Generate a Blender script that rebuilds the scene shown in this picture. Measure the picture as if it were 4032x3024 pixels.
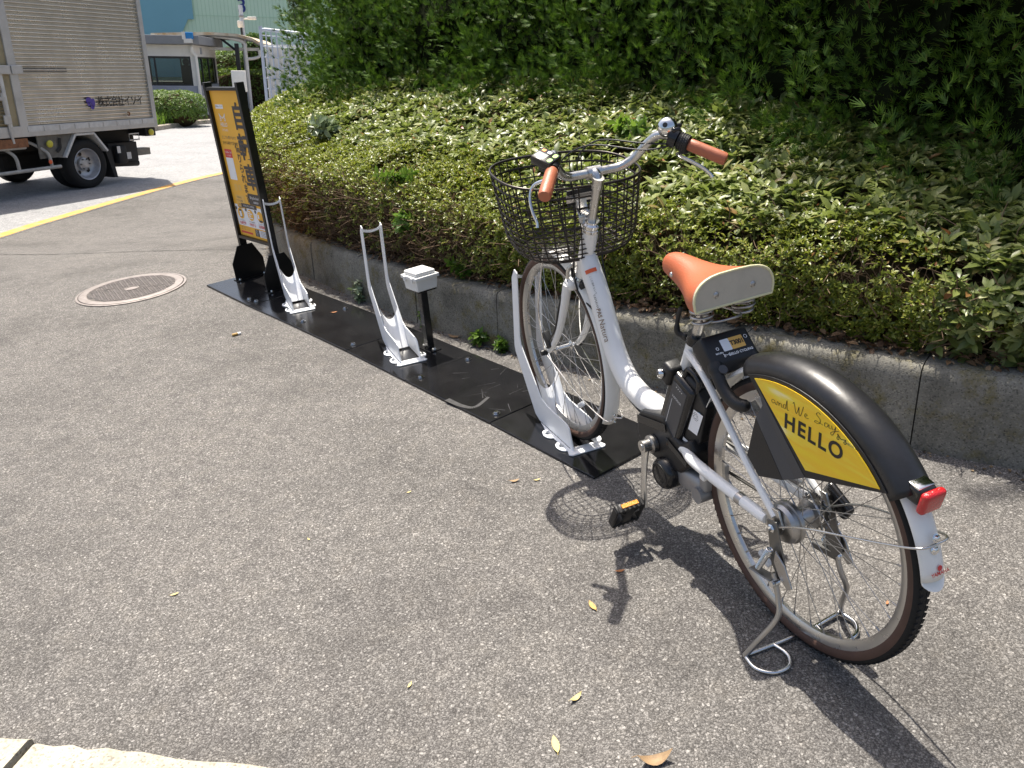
import bpy, bmesh, math, random
import numpy as np
from mathutils import Vector, Matrix
from math import sin, cos, pi, radians

rng = np.random.default_rng(7)
random.seed(7)
for o in list(bpy.data.objects):
    bpy.data.objects.remove(o, do_unlink=True)
scene = bpy.context.scene
COL = scene.collection

# ---------------------------------------------------------------- camera
CAM_POS = Vector((0.0, 0.0, 1.399))
PITCH, ROLL = 0.4292, 0.0889
_fw = Vector((0, cos(PITCH), -sin(PITCH)))
_up = Vector((0, sin(PITCH), cos(PITCH)))
_rt = Vector((1, 0, 0))
_r2 = _rt * cos(ROLL) - _up * sin(ROLL)
_u2 = _rt * sin(ROLL) + _up * cos(ROLL)
cam_d = bpy.data.cameras.new('camera')
cam_d.sensor_width = 36.0
cam_d.lens = 36.0 * 3155.46 / 4032.0
cam_d.clip_start = 0.02
cam_d.clip_end = 2000.0
cam = bpy.data.objects.new('camera', cam_d)
COL.objects.link(cam)
_m = Matrix.Identity(4)
for i in range(3):
    _m[i][0], _m[i][1], _m[i][2], _m[i][3] = _r2[i], _u2[i], -_fw[i], CAM_POS[i]
cam.matrix_world = _m
scene.camera = cam
scene.render.resolution_x, scene.render.resolution_y = 1024, 768

# ---------------------------------------------------------------- light
SUN_TO = Vector((-0.080, 0.385, 0.980)).normalized()      # towards the sun
SUN_EL = math.asin(SUN_TO.z)
SUN_AZ = math.atan2(SUN_TO.x, SUN_TO.y)                   # from +Y towards +X
world = bpy.data.worlds.new('World')
scene.world = world
world.use_nodes = True
wn = world.node_tree.nodes
wl = world.node_tree.links
wn.clear()
w_out = wn.new('ShaderNodeOutputWorld')
w_bg = wn.new('ShaderNodeBackground')
w_sky = wn.new('ShaderNodeTexSky')
w_sky.sky_type = 'NISHITA'
w_sky.sun_disc = False
w_sky.sun_elevation = SUN_EL
w_sky.sun_rotation = SUN_AZ
w_sky.air_density = 1.0
w_sky.dust_density = 5.0
w_bg.inputs['Strength'].default_value = 0.115
wl.new(w_sky.outputs[0], w_bg.inputs['Color'])
wl.new(w_bg.outputs[0], w_out.inputs['Surface'])
sun_d = bpy.data.lights.new('sun', 'SUN')
sun_d.energy = 5.0
sun_d.angle = radians(0.53)
sun_d.color = (1.0, 0.94, 0.84)
sun = bpy.data.objects.new('sun', sun_d)
COL.objects.link(sun)
sun.rotation_euler = SUN_TO.to_track_quat('Z', 'Y').to_euler()
sun.location = (0, 0, 12)
scene.view_settings.view_transform = 'Standard'
scene.view_settings.look = 'None'
scene.view_settings.exposure = 0.68
scene.view_settings.gamma = 1.0

# ---------------------------------------------------------------- materials
def _nt(m):
    m.use_nodes = True
    nt = m.node_tree
    return nt, nt.nodes, nt.links

def mat(name, col, rough=0.5, metal=0.0, var=0.0, vscale=8.0, bump=0.0, bscale=60.0, spec=0.5,
        rvar=0.0, coat=0.0, col2=None, emit=None, alpha=None, trans=0.0, island=0.0):
    m = bpy.data.materials.new(name)
    nt, N, Lk = _nt(m)
    b = N['Principled BSDF']
    b.inputs['Base Color'].default_value = (*col, 1)
    b.inputs['Roughness'].default_value = rough
    b.inputs['Metallic'].default_value = metal
    b.inputs['Specular IOR Level'].default_value = spec
    if coat:
        b.inputs['Coat Weight'].default_value = coat
        b.inputs['Coat Roughness'].default_value = 0.08
    if trans:
        b.inputs['Transmission Weight'].default_value = trans
    tc = N.new('ShaderNodeTexCoord')
    if var or rvar:
        nz = N.new('ShaderNodeTexNoise')
        nz.inputs['Scale'].default_value = vscale
        nz.inputs['Detail'].default_value = 6
        nz.inputs['Roughness'].default_value = 0.65
        Lk.new(tc.outputs['Object'], nz.inputs['Vector'])
        if var:
            mx = N.new('ShaderNodeMix')
            mx.data_type = 'RGBA'
            c2 = col2 if col2 else tuple(c * (1 - var) for c in col)
            mx.inputs[6].default_value = (*col, 1)
            mx.inputs[7].default_value = (*c2, 1)
            mp = N.new('ShaderNodeMapRange')
            mp.inputs['From Min'].default_value = 0.42
            mp.inputs['From Max'].default_value = 0.68
            Lk.new(nz.outputs[0], mp.inputs['Value'])
            Lk.new(mp.outputs[0], mx.inputs[0])
            Lk.new(mx.outputs[2], b.inputs['Base Color'])
        if rvar:
            mp2 = N.new('ShaderNodeMapRange')
            mp2.inputs['From Min'].default_value = 0.3
            mp2.inputs['From Max'].default_value = 0.7
            mp2.inputs['To Min'].default_value = max(0.02, rough - rvar)
            mp2.inputs['To Max'].default_value = min(1, rough + rvar)
            Lk.new(nz.outputs[0], mp2.inputs['Value'])
            Lk.new(mp2.outputs[0], b.inputs['Roughness'])
    if bump:
        n2 = N.new('ShaderNodeTexNoise')
        n2.inputs['Scale'].default_value = bscale
        n2.inputs['Detail'].default_value = 4
        Lk.new(tc.outputs['Object'], n2.inputs['Vector'])
        bp = N.new('ShaderNodeBump')
        bp.inputs['Strength'].default_value = bump
        bp.inputs['Distance'].default_value = 0.004
        Lk.new(n2.outputs[0], bp.inputs['Height'])
        Lk.new(bp.outputs[0], b.inputs['Normal'])
    return m

def ramp(N, stops, interp='LINEAR'):
    r = N.new('ShaderNodeValToRGB')
    r.color_ramp.interpolation = interp
    el = r.color_ramp.elements
    while len(el) > 1:
        el.remove(el[-1])
    el[0].position, el[0].color = stops[0][0], (*stops[0][1], 1)
    for p_, c_ in stops[1:]:
        e = el.new(p_)
        e.color = (*c_, 1)
    return r

def leaf_mat(name, stops, rough=0.45, transl=0.3, tcol=(0.25, 0.42, 0.05), spec=0.45):
    m = bpy.data.materials.new(name)
    nt, N, Lk = _nt(m)
    b = N['Principled BSDF']
    out = N['Material Output']
    g = N.new('ShaderNodeNewGeometry')
    r = ramp(N, stops)
    Lk.new(g.outputs['Random Per Island'], r.inputs[0])
    Lk.new(r.outputs[0], b.inputs['Base Color'])
    b.inputs['Roughness'].default_value = rough
    b.inputs['Specular IOR Level'].default_value = spec
    t = N.new('ShaderNodeBsdfTranslucent')
    mx = N.new('ShaderNodeMix')
    mx.data_type = 'RGBA'
    mx.blend_type = 'MIX'
    mx.inputs[0].default_value = 0.5
    mx.inputs[7].default_value = (*tcol, 1)
    Lk.new(r.outputs[0], mx.inputs[6])
    Lk.new(mx.outputs[2], t.inputs['Color'])
    ms = N.new('ShaderNodeMixShader')
    ms.inputs[0].default_value = transl
    Lk.new(b.outputs[0], ms.inputs[1])
    Lk.new(t.outputs[0], ms.inputs[2])
    Lk.new(ms.outputs[0], out.inputs['Surface'])
    return m

# asphalt with pale stones
def asphalt_mat(name, base, dark, stone, stone_amt=0.5, scale=150.0, patch=0.35, warm=None):
    m = bpy.data.materials.new(name)
    nt, N, Lk = _nt(m)
    b = N['Principled BSDF']
    tc = N.new('ShaderNodeTexCoord')
    co = tc.outputs['Object']
    # distort the coordinates so the stones are not regular
    nzd = N.new('ShaderNodeTexNoise'); nzd.inputs['Scale'].default_value = 45
    Lk.new(co, nzd.inputs['Vector'])
    ad = N.new('ShaderNodeMixRGB'); ad.blend_type = 'ADD'; ad.inputs[0].default_value = 0.012
    Lk.new(co, ad.inputs[1]); Lk.new(nzd.outputs['Color'], ad.inputs[2])
    v1 = N.new('ShaderNodeTexVoronoi'); v1.inputs['Scale'].default_value = scale
    Lk.new(ad.outputs[0], v1.inputs['Vector'])
    v1b = N.new('ShaderNodeTexVoronoi'); v1b.inputs['Scale'].default_value = scale * 2.1
    Lk.new(ad.outputs[0], v1b.inputs['Vector'])
    v2 = N.new('ShaderNodeTexVoronoi'); v2.inputs['Scale'].default_value = scale * 0.42
    Lk.new(ad.outputs[0], v2.inputs['Vector'])
    # per-cell random value
    s1 = N.new('ShaderNodeSeparateColor'); Lk.new(v1.outputs['Color'], s1.inputs[0])
    s2 = N.new('ShaderNodeSeparateColor'); Lk.new(v2.outputs['Color'], s2.inputs[0])
    s3 = N.new('ShaderNodeSeparateColor'); Lk.new(v1b.outputs['Color'], s3.inputs[0])
    r1 = ramp(N, [(0.0, dark), (0.35, tuple((d + c) / 2 for d, c in zip(dark, base))), (0.6, base), (0.80, tuple(0.55 * c + 0.45 * s for c, s in zip(base, stone))), (1.0, stone)])
    Lk.new(s1.outputs[0], r1.inputs[0])
    r3 = ramp(N, [(0.0, dark), (0.55, base), (1.0, stone)])
    Lk.new(s3.outputs[0], r3.inputs[0])
    mx0 = N.new('ShaderNodeMixRGB'); mx0.inputs[0].default_value = 0.45
    Lk.new(r1.outputs[0], mx0.inputs[1]); Lk.new(r3.outputs[0], mx0.inputs[2])
    # few large stones
    th = N.new('ShaderNodeMath'); th.operation = 'GREATER_THAN'; th.inputs[1].default_value = 1 - 0.16 * stone_amt
    Lk.new(s2.outputs[1], th.inputs[0])
    ds = N.new('ShaderNodeMath'); ds.operation = 'LESS_THAN'; ds.inputs[1].default_value = 0.33
    Lk.new(v2.outputs['Distance'], ds.inputs[0])
    ml = N.new('ShaderNodeMath'); ml.operation = 'MULTIPLY'
    Lk.new(th.outputs[0], ml.inputs[0]); Lk.new(ds.outputs[0], ml.inputs[1])
    mx1 = N.new('ShaderNodeMixRGB'); mx1.inputs[2].default_value = (*[min(1, s * 1.05) for s in stone], 1)
    Lk.new(ml.outputs[0], mx1.inputs[0]); Lk.new(mx0.outputs[0], mx1.inputs[1])
    # dark joints between stones
    jr = ramp(N, [(0.0, (1, 1, 1)), (0.42, (1, 1, 1)), (0.62, (0.55, 0.55, 0.55))])
    Lk.new(v1.outputs['Distance'], jr.inputs[0])
    mx2 = N.new('ShaderNodeMixRGB'); mx2.blend_type = 'MULTIPLY'; mx2.inputs[0].default_value = 0.8
    Lk.new(mx1.outputs[0], mx2.inputs[1]); Lk.new(jr.outputs[0], mx2.inputs[2])
    # broad wear patches and small stains
    nz = N.new('ShaderNodeTexNoise'); nz.inputs['Scale'].default_value = 1.3; nz.inputs['Detail'].default_value = 8; nz.inputs['Roughness'].default_value = 0.62
    Lk.new(co, nz.inputs['Vector'])
    pr = ramp(N, [(0.30, (1 - patch,) * 3), (0.5, (1, 1, 1)), (0.72, (1 + patch * 0.35, 1 + patch * 0.33, 1 + patch * 0.3))])
    Lk.new(nz.outputs[0], pr.inputs[0])
    mx3 = N.new('ShaderNodeMixRGB'); mx3.blend_type = 'MULTIPLY'; mx3.inputs[0].default_value = 1.0
    Lk.new(mx2.outputs[0], mx3.inputs[1]); Lk.new(pr.outputs[0], mx3.inputs[2])
    nz4 = N.new('ShaderNodeTexNoise'); nz4.inputs['Scale'].default_value = 14; nz4.inputs['Detail'].default_value = 6
    Lk.new(co, nz4.inputs['Vector'])
    pr4 = ramp(N, [(0.3, (0.82, 0.82, 0.83)), (0.55, (1, 1, 1)), (0.8, (1.08, 1.06, 1.03))])
    Lk.new(nz4.outputs[0], pr4.inputs[0])
    mx4 = N.new('ShaderNodeMixRGB'); mx4.blend_type = 'MULTIPLY'; mx4.inputs[0].default_value = 1.0
    Lk.new(mx3.outputs[0], mx4.inputs[1]); Lk.new(pr4.outputs[0], mx4.inputs[2])
    Lk.new(mx4.outputs[0], b.inputs['Base Color'])
    b.inputs['Roughness'].default_value = 0.82
    b.inputs['Specular IOR Level'].default_value = 0.25
    bp = N.new('ShaderNodeBump'); bp.inputs['Strength'].default_value = 0.9; bp.inputs['Distance'].default_value = 0.0025; bp.invert = True
    Lk.new(v1.outputs['Distance'], bp.inputs['Height'])
    bp2 = N.new('ShaderNodeBump'); bp2.inputs['Strength'].default_value = 0.5; bp2.inputs['Distance'].default_value = 0.004
    Lk.new(nz4.outputs[0], bp2.inputs['Height']); Lk.new(bp.outputs[0], bp2.inputs['Normal'])
    Lk.new(bp2.outputs[0], b.inputs['Normal'])
    return m

def concrete_mat(name, base, dark, moss, moss_amt=0.5, speck=True):
    m = bpy.data.materials.new(name)
    nt, N, Lk = _nt(m)
    b = N['Principled BSDF']
    tc = N.new('ShaderNodeTexCoord'); co = tc.outputs['Object']
    n1 = N.new('ShaderNodeTexNoise'); n1.inputs['Scale'].default_value = 5; n1.inputs['Detail'].default_value = 9; n1.inputs['Roughness'].default_value = 0.7
    Lk.new(co, n1.inputs['Vector'])
    r1 = ramp(N, [(0.32, dark), (0.52, base), (0.75, tuple(min(1, c * 1.3) for c in base))])
    Lk.new(n1.outputs[0], r1.inputs[0])
    n2 = N.new('ShaderNodeTexNoise'); n2.inputs['Scale'].default_value = 9; n2.inputs['Detail'].default_value = 8; n2.inputs['Roughness'].default_value = 0.75
    Lk.new(co, n2.inputs['Vector'])
    r2 = ramp(N, [(0.50, (0, 0, 0)), (0.66, (moss_amt,) * 3)])
    Lk.new(n2.outputs[0], r2.inputs[0])
    mx = N.new('ShaderNodeMixRGB'); mx.inputs[2].default_value = (*moss, 1)
    Lk.new(r2.outputs[0], mx.inputs[0]); Lk.new(r1.outputs[0], mx.inputs[1])
    v = N.new('ShaderNodeTexVoronoi'); v.inputs['Scale'].default_value = 210
    Lk.new(co, v.inputs['Vector'])
    s = N.new('ShaderNodeSeparateColor'); Lk.new(v.outputs['Color'], s.inputs[0])
    r3 = ramp(N, [(0.0, (0.45, 0.45, 0.45)), (0.25, (0.95, 0.95, 0.95)), (0.8, (1, 1, 1)), (1.0, (1.35, 1.33, 1.28))])
    Lk.new(s.outputs[0], r3.inputs[0])
    mx2 = N.new('ShaderNodeMixRGB'); mx2.blend_type = 'MULTIPLY'; mx2.inputs[0].default_value = 0.85 if speck else 0.3
    Lk.new(mx.outputs[0], mx2.inputs[1]); Lk.new(r3.outputs[0], mx2.inputs[2])
    Lk.new(mx2.outputs[0], b.inputs['Base Color'])
    b.inputs['Roughness'].default_value = 0.88
    b.inputs['Specular IOR Level'].default_value = 0.2
    bp = N.new('ShaderNodeBump'); bp.inputs['Strength'].default_value = 0.6; bp.inputs['Distance'].default_value = 0.004
    Lk.new(n2.outputs[0], bp.inputs['Height'])
    bp2 = N.new('ShaderNodeBump'); bp2.inputs['Strength'].default_value = 0.4; bp2.inputs['Distance'].default_value = 0.002; bp2.invert = True
    Lk.new(v.outputs['Distance'], bp2.inputs['Height']); Lk.new(bp.outputs[0], bp2.inputs['Normal'])
    Lk.new(bp2.outputs[0], b.inputs['Normal'])
    return m

M = {}
M['asphalt'] = asphalt_mat('asphalt', (0.152, 0.143, 0.134), (0.072, 0.067, 0.062), (0.36, 0.343, 0.322), 0.9, 230, patch=0.30)
M['road'] = asphalt_mat('road_asphalt', (0.36, 0.36, 0.36), (0.24, 0.24, 0.245), (0.52, 0.515, 0.51), 0.3, 120, patch=0.15)
M['kerb'] = concrete_mat('kerb_concrete', (0.215, 0.205, 0.175), (0.11, 0.105, 0.088), (0.145, 0.120, 0.036), 0.8)
M['granite'] = concrete_mat('pale_kerb_stone', (0.40, 0.37, 0.30), (0.27, 0.25, 0.20), (0.33, 0.32, 0.29), 0.4)
M['farkerb'] = concrete_mat('far_kerb_concrete', (0.36, 0.32, 0.27), (0.22, 0.2, 0.17), (0.2, 0.18, 0.12), 0.4)
M['soil'] = mat('soil', (0.055, 0.036, 0.022), 0.95, var=0.6, vscale=30, bump=1.0, bscale=40, spec=0.1)
M['yellowline'] = mat('yellow_road_paint', (0.60, 0.30, 0.05), 0.75, var=0.5, vscale=9, bump=0.4, bscale=200, col2=(0.40, 0.30, 0.17))
M['white'] = mat('white_frame_paint', (0.88, 0.875, 0.86), 0.28, var=0.06, vscale=5, coat=0.4)
M['whitepc'] = mat('white_powder_coat', (0.86, 0.87, 0.88), 0.38, var=0.04, vscale=6)
M['whitepl'] = mat('white_plastic', (0.74, 0.74, 0.72), 0.45, var=0.05, vscale=10)
M['fenderw'] = mat('white_fender_plastic', (0.86, 0.85, 0.81), 0.35, var=0.06, vscale=9)
M['blackplate'] = mat('black_glossy_steel', (0.010, 0.010, 0.011), 0.16, rvar=0.09, vscale=5, bump=0.05, bscale=8, spec=0.55)
M['scuff'] = mat('scuffed_black_steel', (0.028, 0.028, 0.029), 0.5, var=0.7, vscale=60)
M['blacksat'] = mat('satin_black_steel', (0.008, 0.008, 0.008), 0.38, spec=0.4)
M['blackpl'] = mat('black_plastic', (0.013, 0.013, 0.014), 0.42, bump=0.15, bscale=500, spec=0.45)
M['blackgl'] = mat('glossy_black_plastic', (0.012, 0.012, 0.013), 0.18, spec=0.55)
M['darkgrey'] = mat('dark_grey_plastic', (0.055, 0.056, 0.062), 0.38)
M['chrome'] = mat('chrome', (0.75, 0.75, 0.74), 0.14, 1.0, rvar=0.06, vscale=20)
M['alloy'] = mat('brushed_alloy', (0.60, 0.59, 0.57), 0.30, 1.0, rvar=0.08, vscale=25)
M['steel'] = mat('dull_steel', (0.46, 0.45, 0.44), 0.36, 1.0, rvar=0.12, vscale=30)
M['steeldk'] = mat('dark_steel', (0.20, 0.197, 0.19), 0.42, 1.0, rvar=0.1, vscale=30)
M['castalu'] = mat('cast_aluminium', (0.36, 0.36, 0.365), 0.5, 0.7, bump=0.1)
M['rubber'] = mat('black_rubber', (0.018, 0.018, 0.018), 0.75, bump=0.4, bscale=120, spec=0.25)
M['brown'] = mat('brown_tyre_wall', (0.085, 0.045, 0.032), 0.65, var=0.25, vscale=12)
M['tan'] = mat('tan_leatherette', (0.47, 0.125, 0.052), 0.42, bump=0.25, bscale=300, var=0.08, vscale=5)
M['grip'] = mat('tan_grip', (0.42, 0.135, 0.068), 0.45, bump=0.2, bscale=300)
M['beige'] = mat('beige_leatherette', (0.50, 0.455, 0.375), 0.5, var=0.1, vscale=20, bump=0.15, bscale=250)
M['cream'] = mat('cream_piping', (0.72, 0.68, 0.42), 0.4)
M['red'] = mat('red_reflector', (0.50, 0.012, 0.014), 0.15, bump=0.6, bscale=300, coat=0.6)
M['redprint'] = mat('red_print', (0.62, 0.05, 0.05), 0.5)
M['orange'] = mat('orange_reflector', (0.85, 0.30, 0.02), 0.35, bump=0.5, bscale=400)
M['orangeprint'] = mat('orange_print', (0.75, 0.13, 0.04), 0.5)
M['clear'] = mat('clear_reflector', (0.72, 0.73, 0.74), 0.2, bump=0.6, bscale=300)
M['ink'] = mat('black_print', (0.02, 0.015, 0.012), 0.6)
M['inkgrey'] = mat('grey_print', (0.16, 0.15, 0.14), 0.6)
M['whiteprint'] = mat('white_print', (0.85, 0.85, 0.85), 0.5)
M['bluep'] = mat('blue_print', (0.05, 0.32, 0.60), 0.5)
M['green'] = mat('green_button', (0.35, 0.75, 0.08), 0.4)
M['screen'] = mat('lcd_screen', (0.30, 0.33, 0.30), 0.25)
M['sticker'] = mat('orange_sticker', (0.82, 0.46, 0.10), 0.45)
M['signyellow'] = mat('amber_poster', (0.95, 0.50, 0.045), 0.55, var=0.05, vscale=2)
M['signpale'] = mat('pale_amber_print', (0.86, 0.50, 0.10), 0.55)
M['postwhite'] = mat('white_poster', (0.88, 0.88, 0.89), 0.55)
M['greyprint'] = mat('charcoal_print', (0.055, 0.045, 0.042), 0.55)
M['purple'] = mat('purple_paint', (0.09, 0.055, 0.32), 0.5)
M['signred'] = mat('red_poster_print', (0.70, 0.06, 0.055), 0.55)

def yellow_panel_mat():
    m = bpy.data.materials.new('yellow_brushed_print')
    nt, N, Lk = _nt(m)
    b = N['Principled BSDF']
    tc = N.new('ShaderNodeTexCoord')
    mp = N.new('ShaderNodeMapping')
    mp.inputs['Rotation'].default_value = (0, radians(-52), 0)
    mp.inputs['Scale'].default_value = (4.0, 1, 26.0)
    Lk.new(tc.outputs['Object'], mp.inputs['Vector'])
    n = N.new('ShaderNodeTexNoise'); n.inputs['Scale'].default_value = 1.0; n.inputs['Detail'].default_value = 5
    Lk.new(mp.outputs[0], n.inputs['Vector'])
    r = ramp(N, [(0.30, (0.88, 0.66, 0.02)), (0.48, (0.88, 0.55, 0.02)), (0.58, (0.88, 0.68, 0.05)), (0.66, (0.88, 0.78, 0.38)), (0.76, (0.88, 0.62, 0.06))])
    Lk.new(n.outputs[0], r.inputs[0])
    Lk.new(r.outputs[0], b.inputs['Base Color'])
    b.inputs['Roughness'].default_value = 0.35
    return m
M['yellowpanel'] = yellow_panel_mat()

# ---------------------------------------------------------------- geometry helpers
class G:
    """collects vertices and faces of one mesh"""
    def __init__(s):
        s.v, s.f, s.mi = [], [], []
    def add(s, v, f, mi=0):
        k = len(s.v)
        s.v += [tuple(x) for x in v]
        s.f += [tuple(i + k for i in q) for q in f]
        s.mi += [mi] * len(f)
        return s
    def box(s, c, size, R=None, mi=0):
        hx, hy, hz = size[0] / 2, size[1] / 2, size[2] / 2
        vs = [Vector((x, y, z)) for x in (-hx, hx) for y in (-hy, hy) for z in (-hz, hz)]
        if R is not None:
            vs = [R @ a for a in vs]
        c = Vector(c)
        return s.add([a + c for a in vs], [(0, 1, 3, 2), (4, 6, 7, 5), (0, 4, 5, 1), (2, 3, 7, 6), (0, 2, 6, 4), (1, 5, 7, 3)], mi)
    def rbox(s, c, size, r=0.006, seg=3, R=None, mi=0):
        bm = bmesh.new()
        bmesh.ops.create_cube(bm, size=1.0)
        for v in bm.verts:
            v.co = Vector((v.co.x * size[0], v.co.y * size[1], v.co.z * size[2]))
        bmesh.ops.bevel(bm, geom=list(bm.edges), offset=min(r, min(size) * 0.49), segments=seg, affect='EDGES', profile=0.5)
        bm.verts.index_update()
        vs = [v.co.copy() for v in bm.verts]
        fs = [tuple(v.index for v in f.verts) for f in bm.faces]
        bm.free()
        if R is not None:
            vs = [R @ a for a in vs]
        c = Vector(c)
        return s.add([a + c for a in vs], fs, mi)
    def tube(s, pts, r, n=8, closed=False, caps=True, mi=0, flat=None):
        pts = [Vector(q) for q in pts]
        m = len(pts)
        rr = r if isinstance(r, (list, tuple)) else [r] * m
        tang = []
        for i in range(m):
            a = pts[(i - 1) % m] if (closed or i > 0) else pts[i]
            b = pts[(i + 1) % m] if (closed or i < m - 1) else pts[i]
            d = (b - a)
            tang.append(d.normalized() if d.length > 1e-9 else Vector((0, 0, 1)))
        ref = Vector((0, 0, 1)) if abs(tang[0].z) < 0.9 else Vector((1, 0, 0))
        u = (ref - tang[0] * ref.dot(tang[0])).normalized()
        vs, fs = [], []
        for i in range(m):
            u = (u - tang[i] * u.dot(tang[i]))
            u = u.normalized() if u.length > 1e-6 else tang[i].orthogonal().normalized()
            w = tang[i].cross(u)
            for k in range(n):
                a = 2 * pi * k / n
                su, sw = (flat if flat else (1, 1))
                vs.append(pts[i] + (u * cos(a) * su + w * sin(a) * sw) * rr[i])
        for i in range(m if closed else m - 1):
            j = (i + 1) % m
            for k in range(n):
                k2 = (k + 1) % n
                fs.append((i * n + k, i * n + k2, j * n + k2, j * n + k))
        if caps and not closed:
            fs.append(tuple(range(n - 1, -1, -1)))
            fs.append(tuple((m - 1) * n + k for k in range(n)))
        return s.add(vs, fs, mi)
    def prism(s, poly, ext, mi=0):
        """polygon (3D points) swept along ext"""
        poly = [Vector(q) for q in poly]
        ext = Vector(ext)
        n = len(poly)
        vs = poly + [q + ext for q in poly]
        fs = [tuple(range(n - 1, -1, -1)), tuple(range(n, 2 * n))]
        for i in range(n):
            j = (i + 1) % n
            fs.append((i, j, n + j, n + i))
        return s.add(vs, fs, mi)
    def lathe(s, prof, c, axis, n=24, mi=0, a0=0.0, a1=2 * pi, closed_prof=False, mis=None):
        """profile (radius, along axis) turned about axis through c"""
        axis = Vector(axis).normalized()
        c = Vector(c)
        u = axis.orthogonal().normalized()
        w = axis.cross(u)
        full = abs(a1 - a0 - 2 * pi) < 1e-6
        m = n if full else n + 1
        vs, fs, mm = [], [], []
        P = len(prof)
        for i in range(m):
            a = a0 + (a1 - a0) * i / n
            d = u * cos(a) + w * sin(a)
            for (r, h) in prof:
                vs.append(c + d * r + axis * h)
        for i in range(n):
            j = (i + 1) % m
            for k in range(P if closed_prof else P - 1):
                k2 = (k + 1) % P
                fs.append((i * P + k, i * P + k2, j * P + k2, j * P + k))
                mm.append(mis[k] if mis else mi)
        k0 = len(s.f)
        s.add(vs, fs, mi)
        s.mi[k0:] = mm
        return s
    def arc(s, c, ax_u, ax_w, prof, a0, a1, n=24, mi=0, closed_prof=False, caps=False, mis=None):
        """profile (radius, lateral) swept about the lateral axis from angle a0 to a1 in the plane ax_u, ax_w"""
        c = Vector(c); ax_u = Vector(ax_u); ax_w = Vector(ax_w)
        lat = ax_w.cross(ax_u)
        vs, fs, mm = [], [], []
        P = len(prof)
        for i in range(n + 1):
            a = a0 + (a1 - a0) * i / n
            d = ax_u * cos(a) + ax_w * sin(a)
            for (r, l) in prof:
                vs.append(c + d * r + lat * l)
        for i in range(n):
            for k in range(P if closed_prof else P - 1):
                k2 = (k + 1) % P
                fs.append((i * P + k, i * P + k2, (i + 1) * P + k2, (i + 1) * P + k))
                mm.append(mis[k] if mis else mi)
        if caps:
            fs.append(tuple(range(P))); mm.append(mi)
            fs.append(tuple(n * P + k for k in range(P - 1, -1, -1))); mm.append(mi)
        k0 = len(s.f)
        s.add(vs, fs, mi)
        s.mi[k0:] = mm
        return s
    def ball(s, c, r, n=10, m=6, mi=0, half=False):
        c = Vector(c)
        rr = r if isinstance(r, (tuple, list)) else (r, r, r)
        vs, fs = [], []
        top = m
        for i in range(m + 1):
            th = (pi / 2 if half else pi) * i / m
            for k in range(n):
                a = 2 * pi * k / n
                vs.append(c + Vector((rr[0] * sin(th) * cos(a), rr[1] * sin(th) * sin(a), rr[2] * cos(th))))
        for i in range(m):
            for k in range(n):
                k2 = (k + 1) % n
                fs.append((i * n + k, (i + 1) * n + k, (i + 1) * n + k2, i * n + k2))
        return s.add(vs, fs, mi)

def mesh_from(name, g, mats, smooth=35.0):
    me = bpy.data.meshes.new(name)
    me.from_pydata(g.v, [], g.f)
    for m in (mats if isinstance(mats, (list, tuple)) else [mats]):
        me.materials.append(m)
    if any(g.mi):
        me.polygons.foreach_set('material_index', g.mi)
    bm = bmesh.new()
    bm.from_mesh(me)
    bmesh.ops.remove_doubles(bm, verts=bm.verts, dist=1e-6)
    bmesh.ops.recalc_face_normals(bm, faces=bm.faces)
    bm.to_mesh(me)
    bm.free()
    if smooth:
        me.polygons.foreach_set('use_smooth', [True] * len(me.polygons))
        me.set_sharp_from_angle(angle=radians(smooth))
    me.update()
    return me

def link(name, me, parent=None):
    o = bpy.data.objects.new(name, me)
    COL.objects.link(o)
    if parent is not None:
        o.parent = parent
    return o

def obj(name, g, mats, parent=None, smooth=35.0, bevel=0.0, seg=2, label=None):
    o = link(name, mesh_from(name, g, mats, smooth), parent)
    if bevel:
        b = o.modifiers.new('bevel', 'BEVEL')
        b.width, b.segments, b.limit_method, b.angle_limit = bevel, seg, 'ANGLE', radians(40)
        b.harden_normals = False
    if label:
        o['label'] = label
    return o

def thing(name, label, cat, loc=(0, 0, 0), rot=None, group=None):
    o = bpy.data.objects.new(name, None)
    COL.objects.link(o)
    o.empty_display_size = 0.1
    if rot is not None:
        o.matrix_world = Matrix.Translation(Vector(loc)) @ rot.to_4x4()
    else:
        o.location = loc
    tag(o, label, cat, group)
    return o

def tag(o, label, cat, group=None):
    o['label'] = label
    o['category'] = cat
    if group:
        o['group'] = group
    return o

def struct(o):
    o['kind'] = 'structure'
    return o

def stuff(o):
    o['kind'] = 'stuff'
    return o

def scatter(name, tv, tf, R, S, P, material, parent=None):
    """one mesh of many copies of a small template; tv (k,3), tf (m,n); R (N,3,3), S (N,) or (N,3), P (N,3)"""
    tv = np.asarray(tv, float)
    tf = np.asarray(tf, int)
    N = len(P)
    S = np.asarray(S)
    loc = tv[None] * (S[:, None, None] if S.ndim == 1 else S[:, None, :])
    V = np.einsum('nij,nkj->nki', R, loc) + P[:, None, :]
    k = len(tv)
    F = tf[None] + (np.arange(N) * k)[:, None, None]
    V = V.reshape(-1, 3)
    nl = tf.shape[1]
    F = F.reshape(-1, nl)
    me = bpy.data.meshes.new(name)
    me.vertices.add(len(V))
    me.vertices.foreach_set('co', V.astype(np.float32).ravel())
    me.loops.add(F.size)
    me.loops.foreach_set('vertex_index', F.astype(np.int32).ravel())
    me.polygons.add(len(F))
    me.polygons.foreach_set('loop_start', (np.arange(len(F)) * nl).astype(np.int32))
    me.polygons.foreach_set('loop_total', np.full(len(F), nl, np.int32))
    me.materials.append(material)
    me.update(calc_edges=True)
    return link(name, me, parent)

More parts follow.
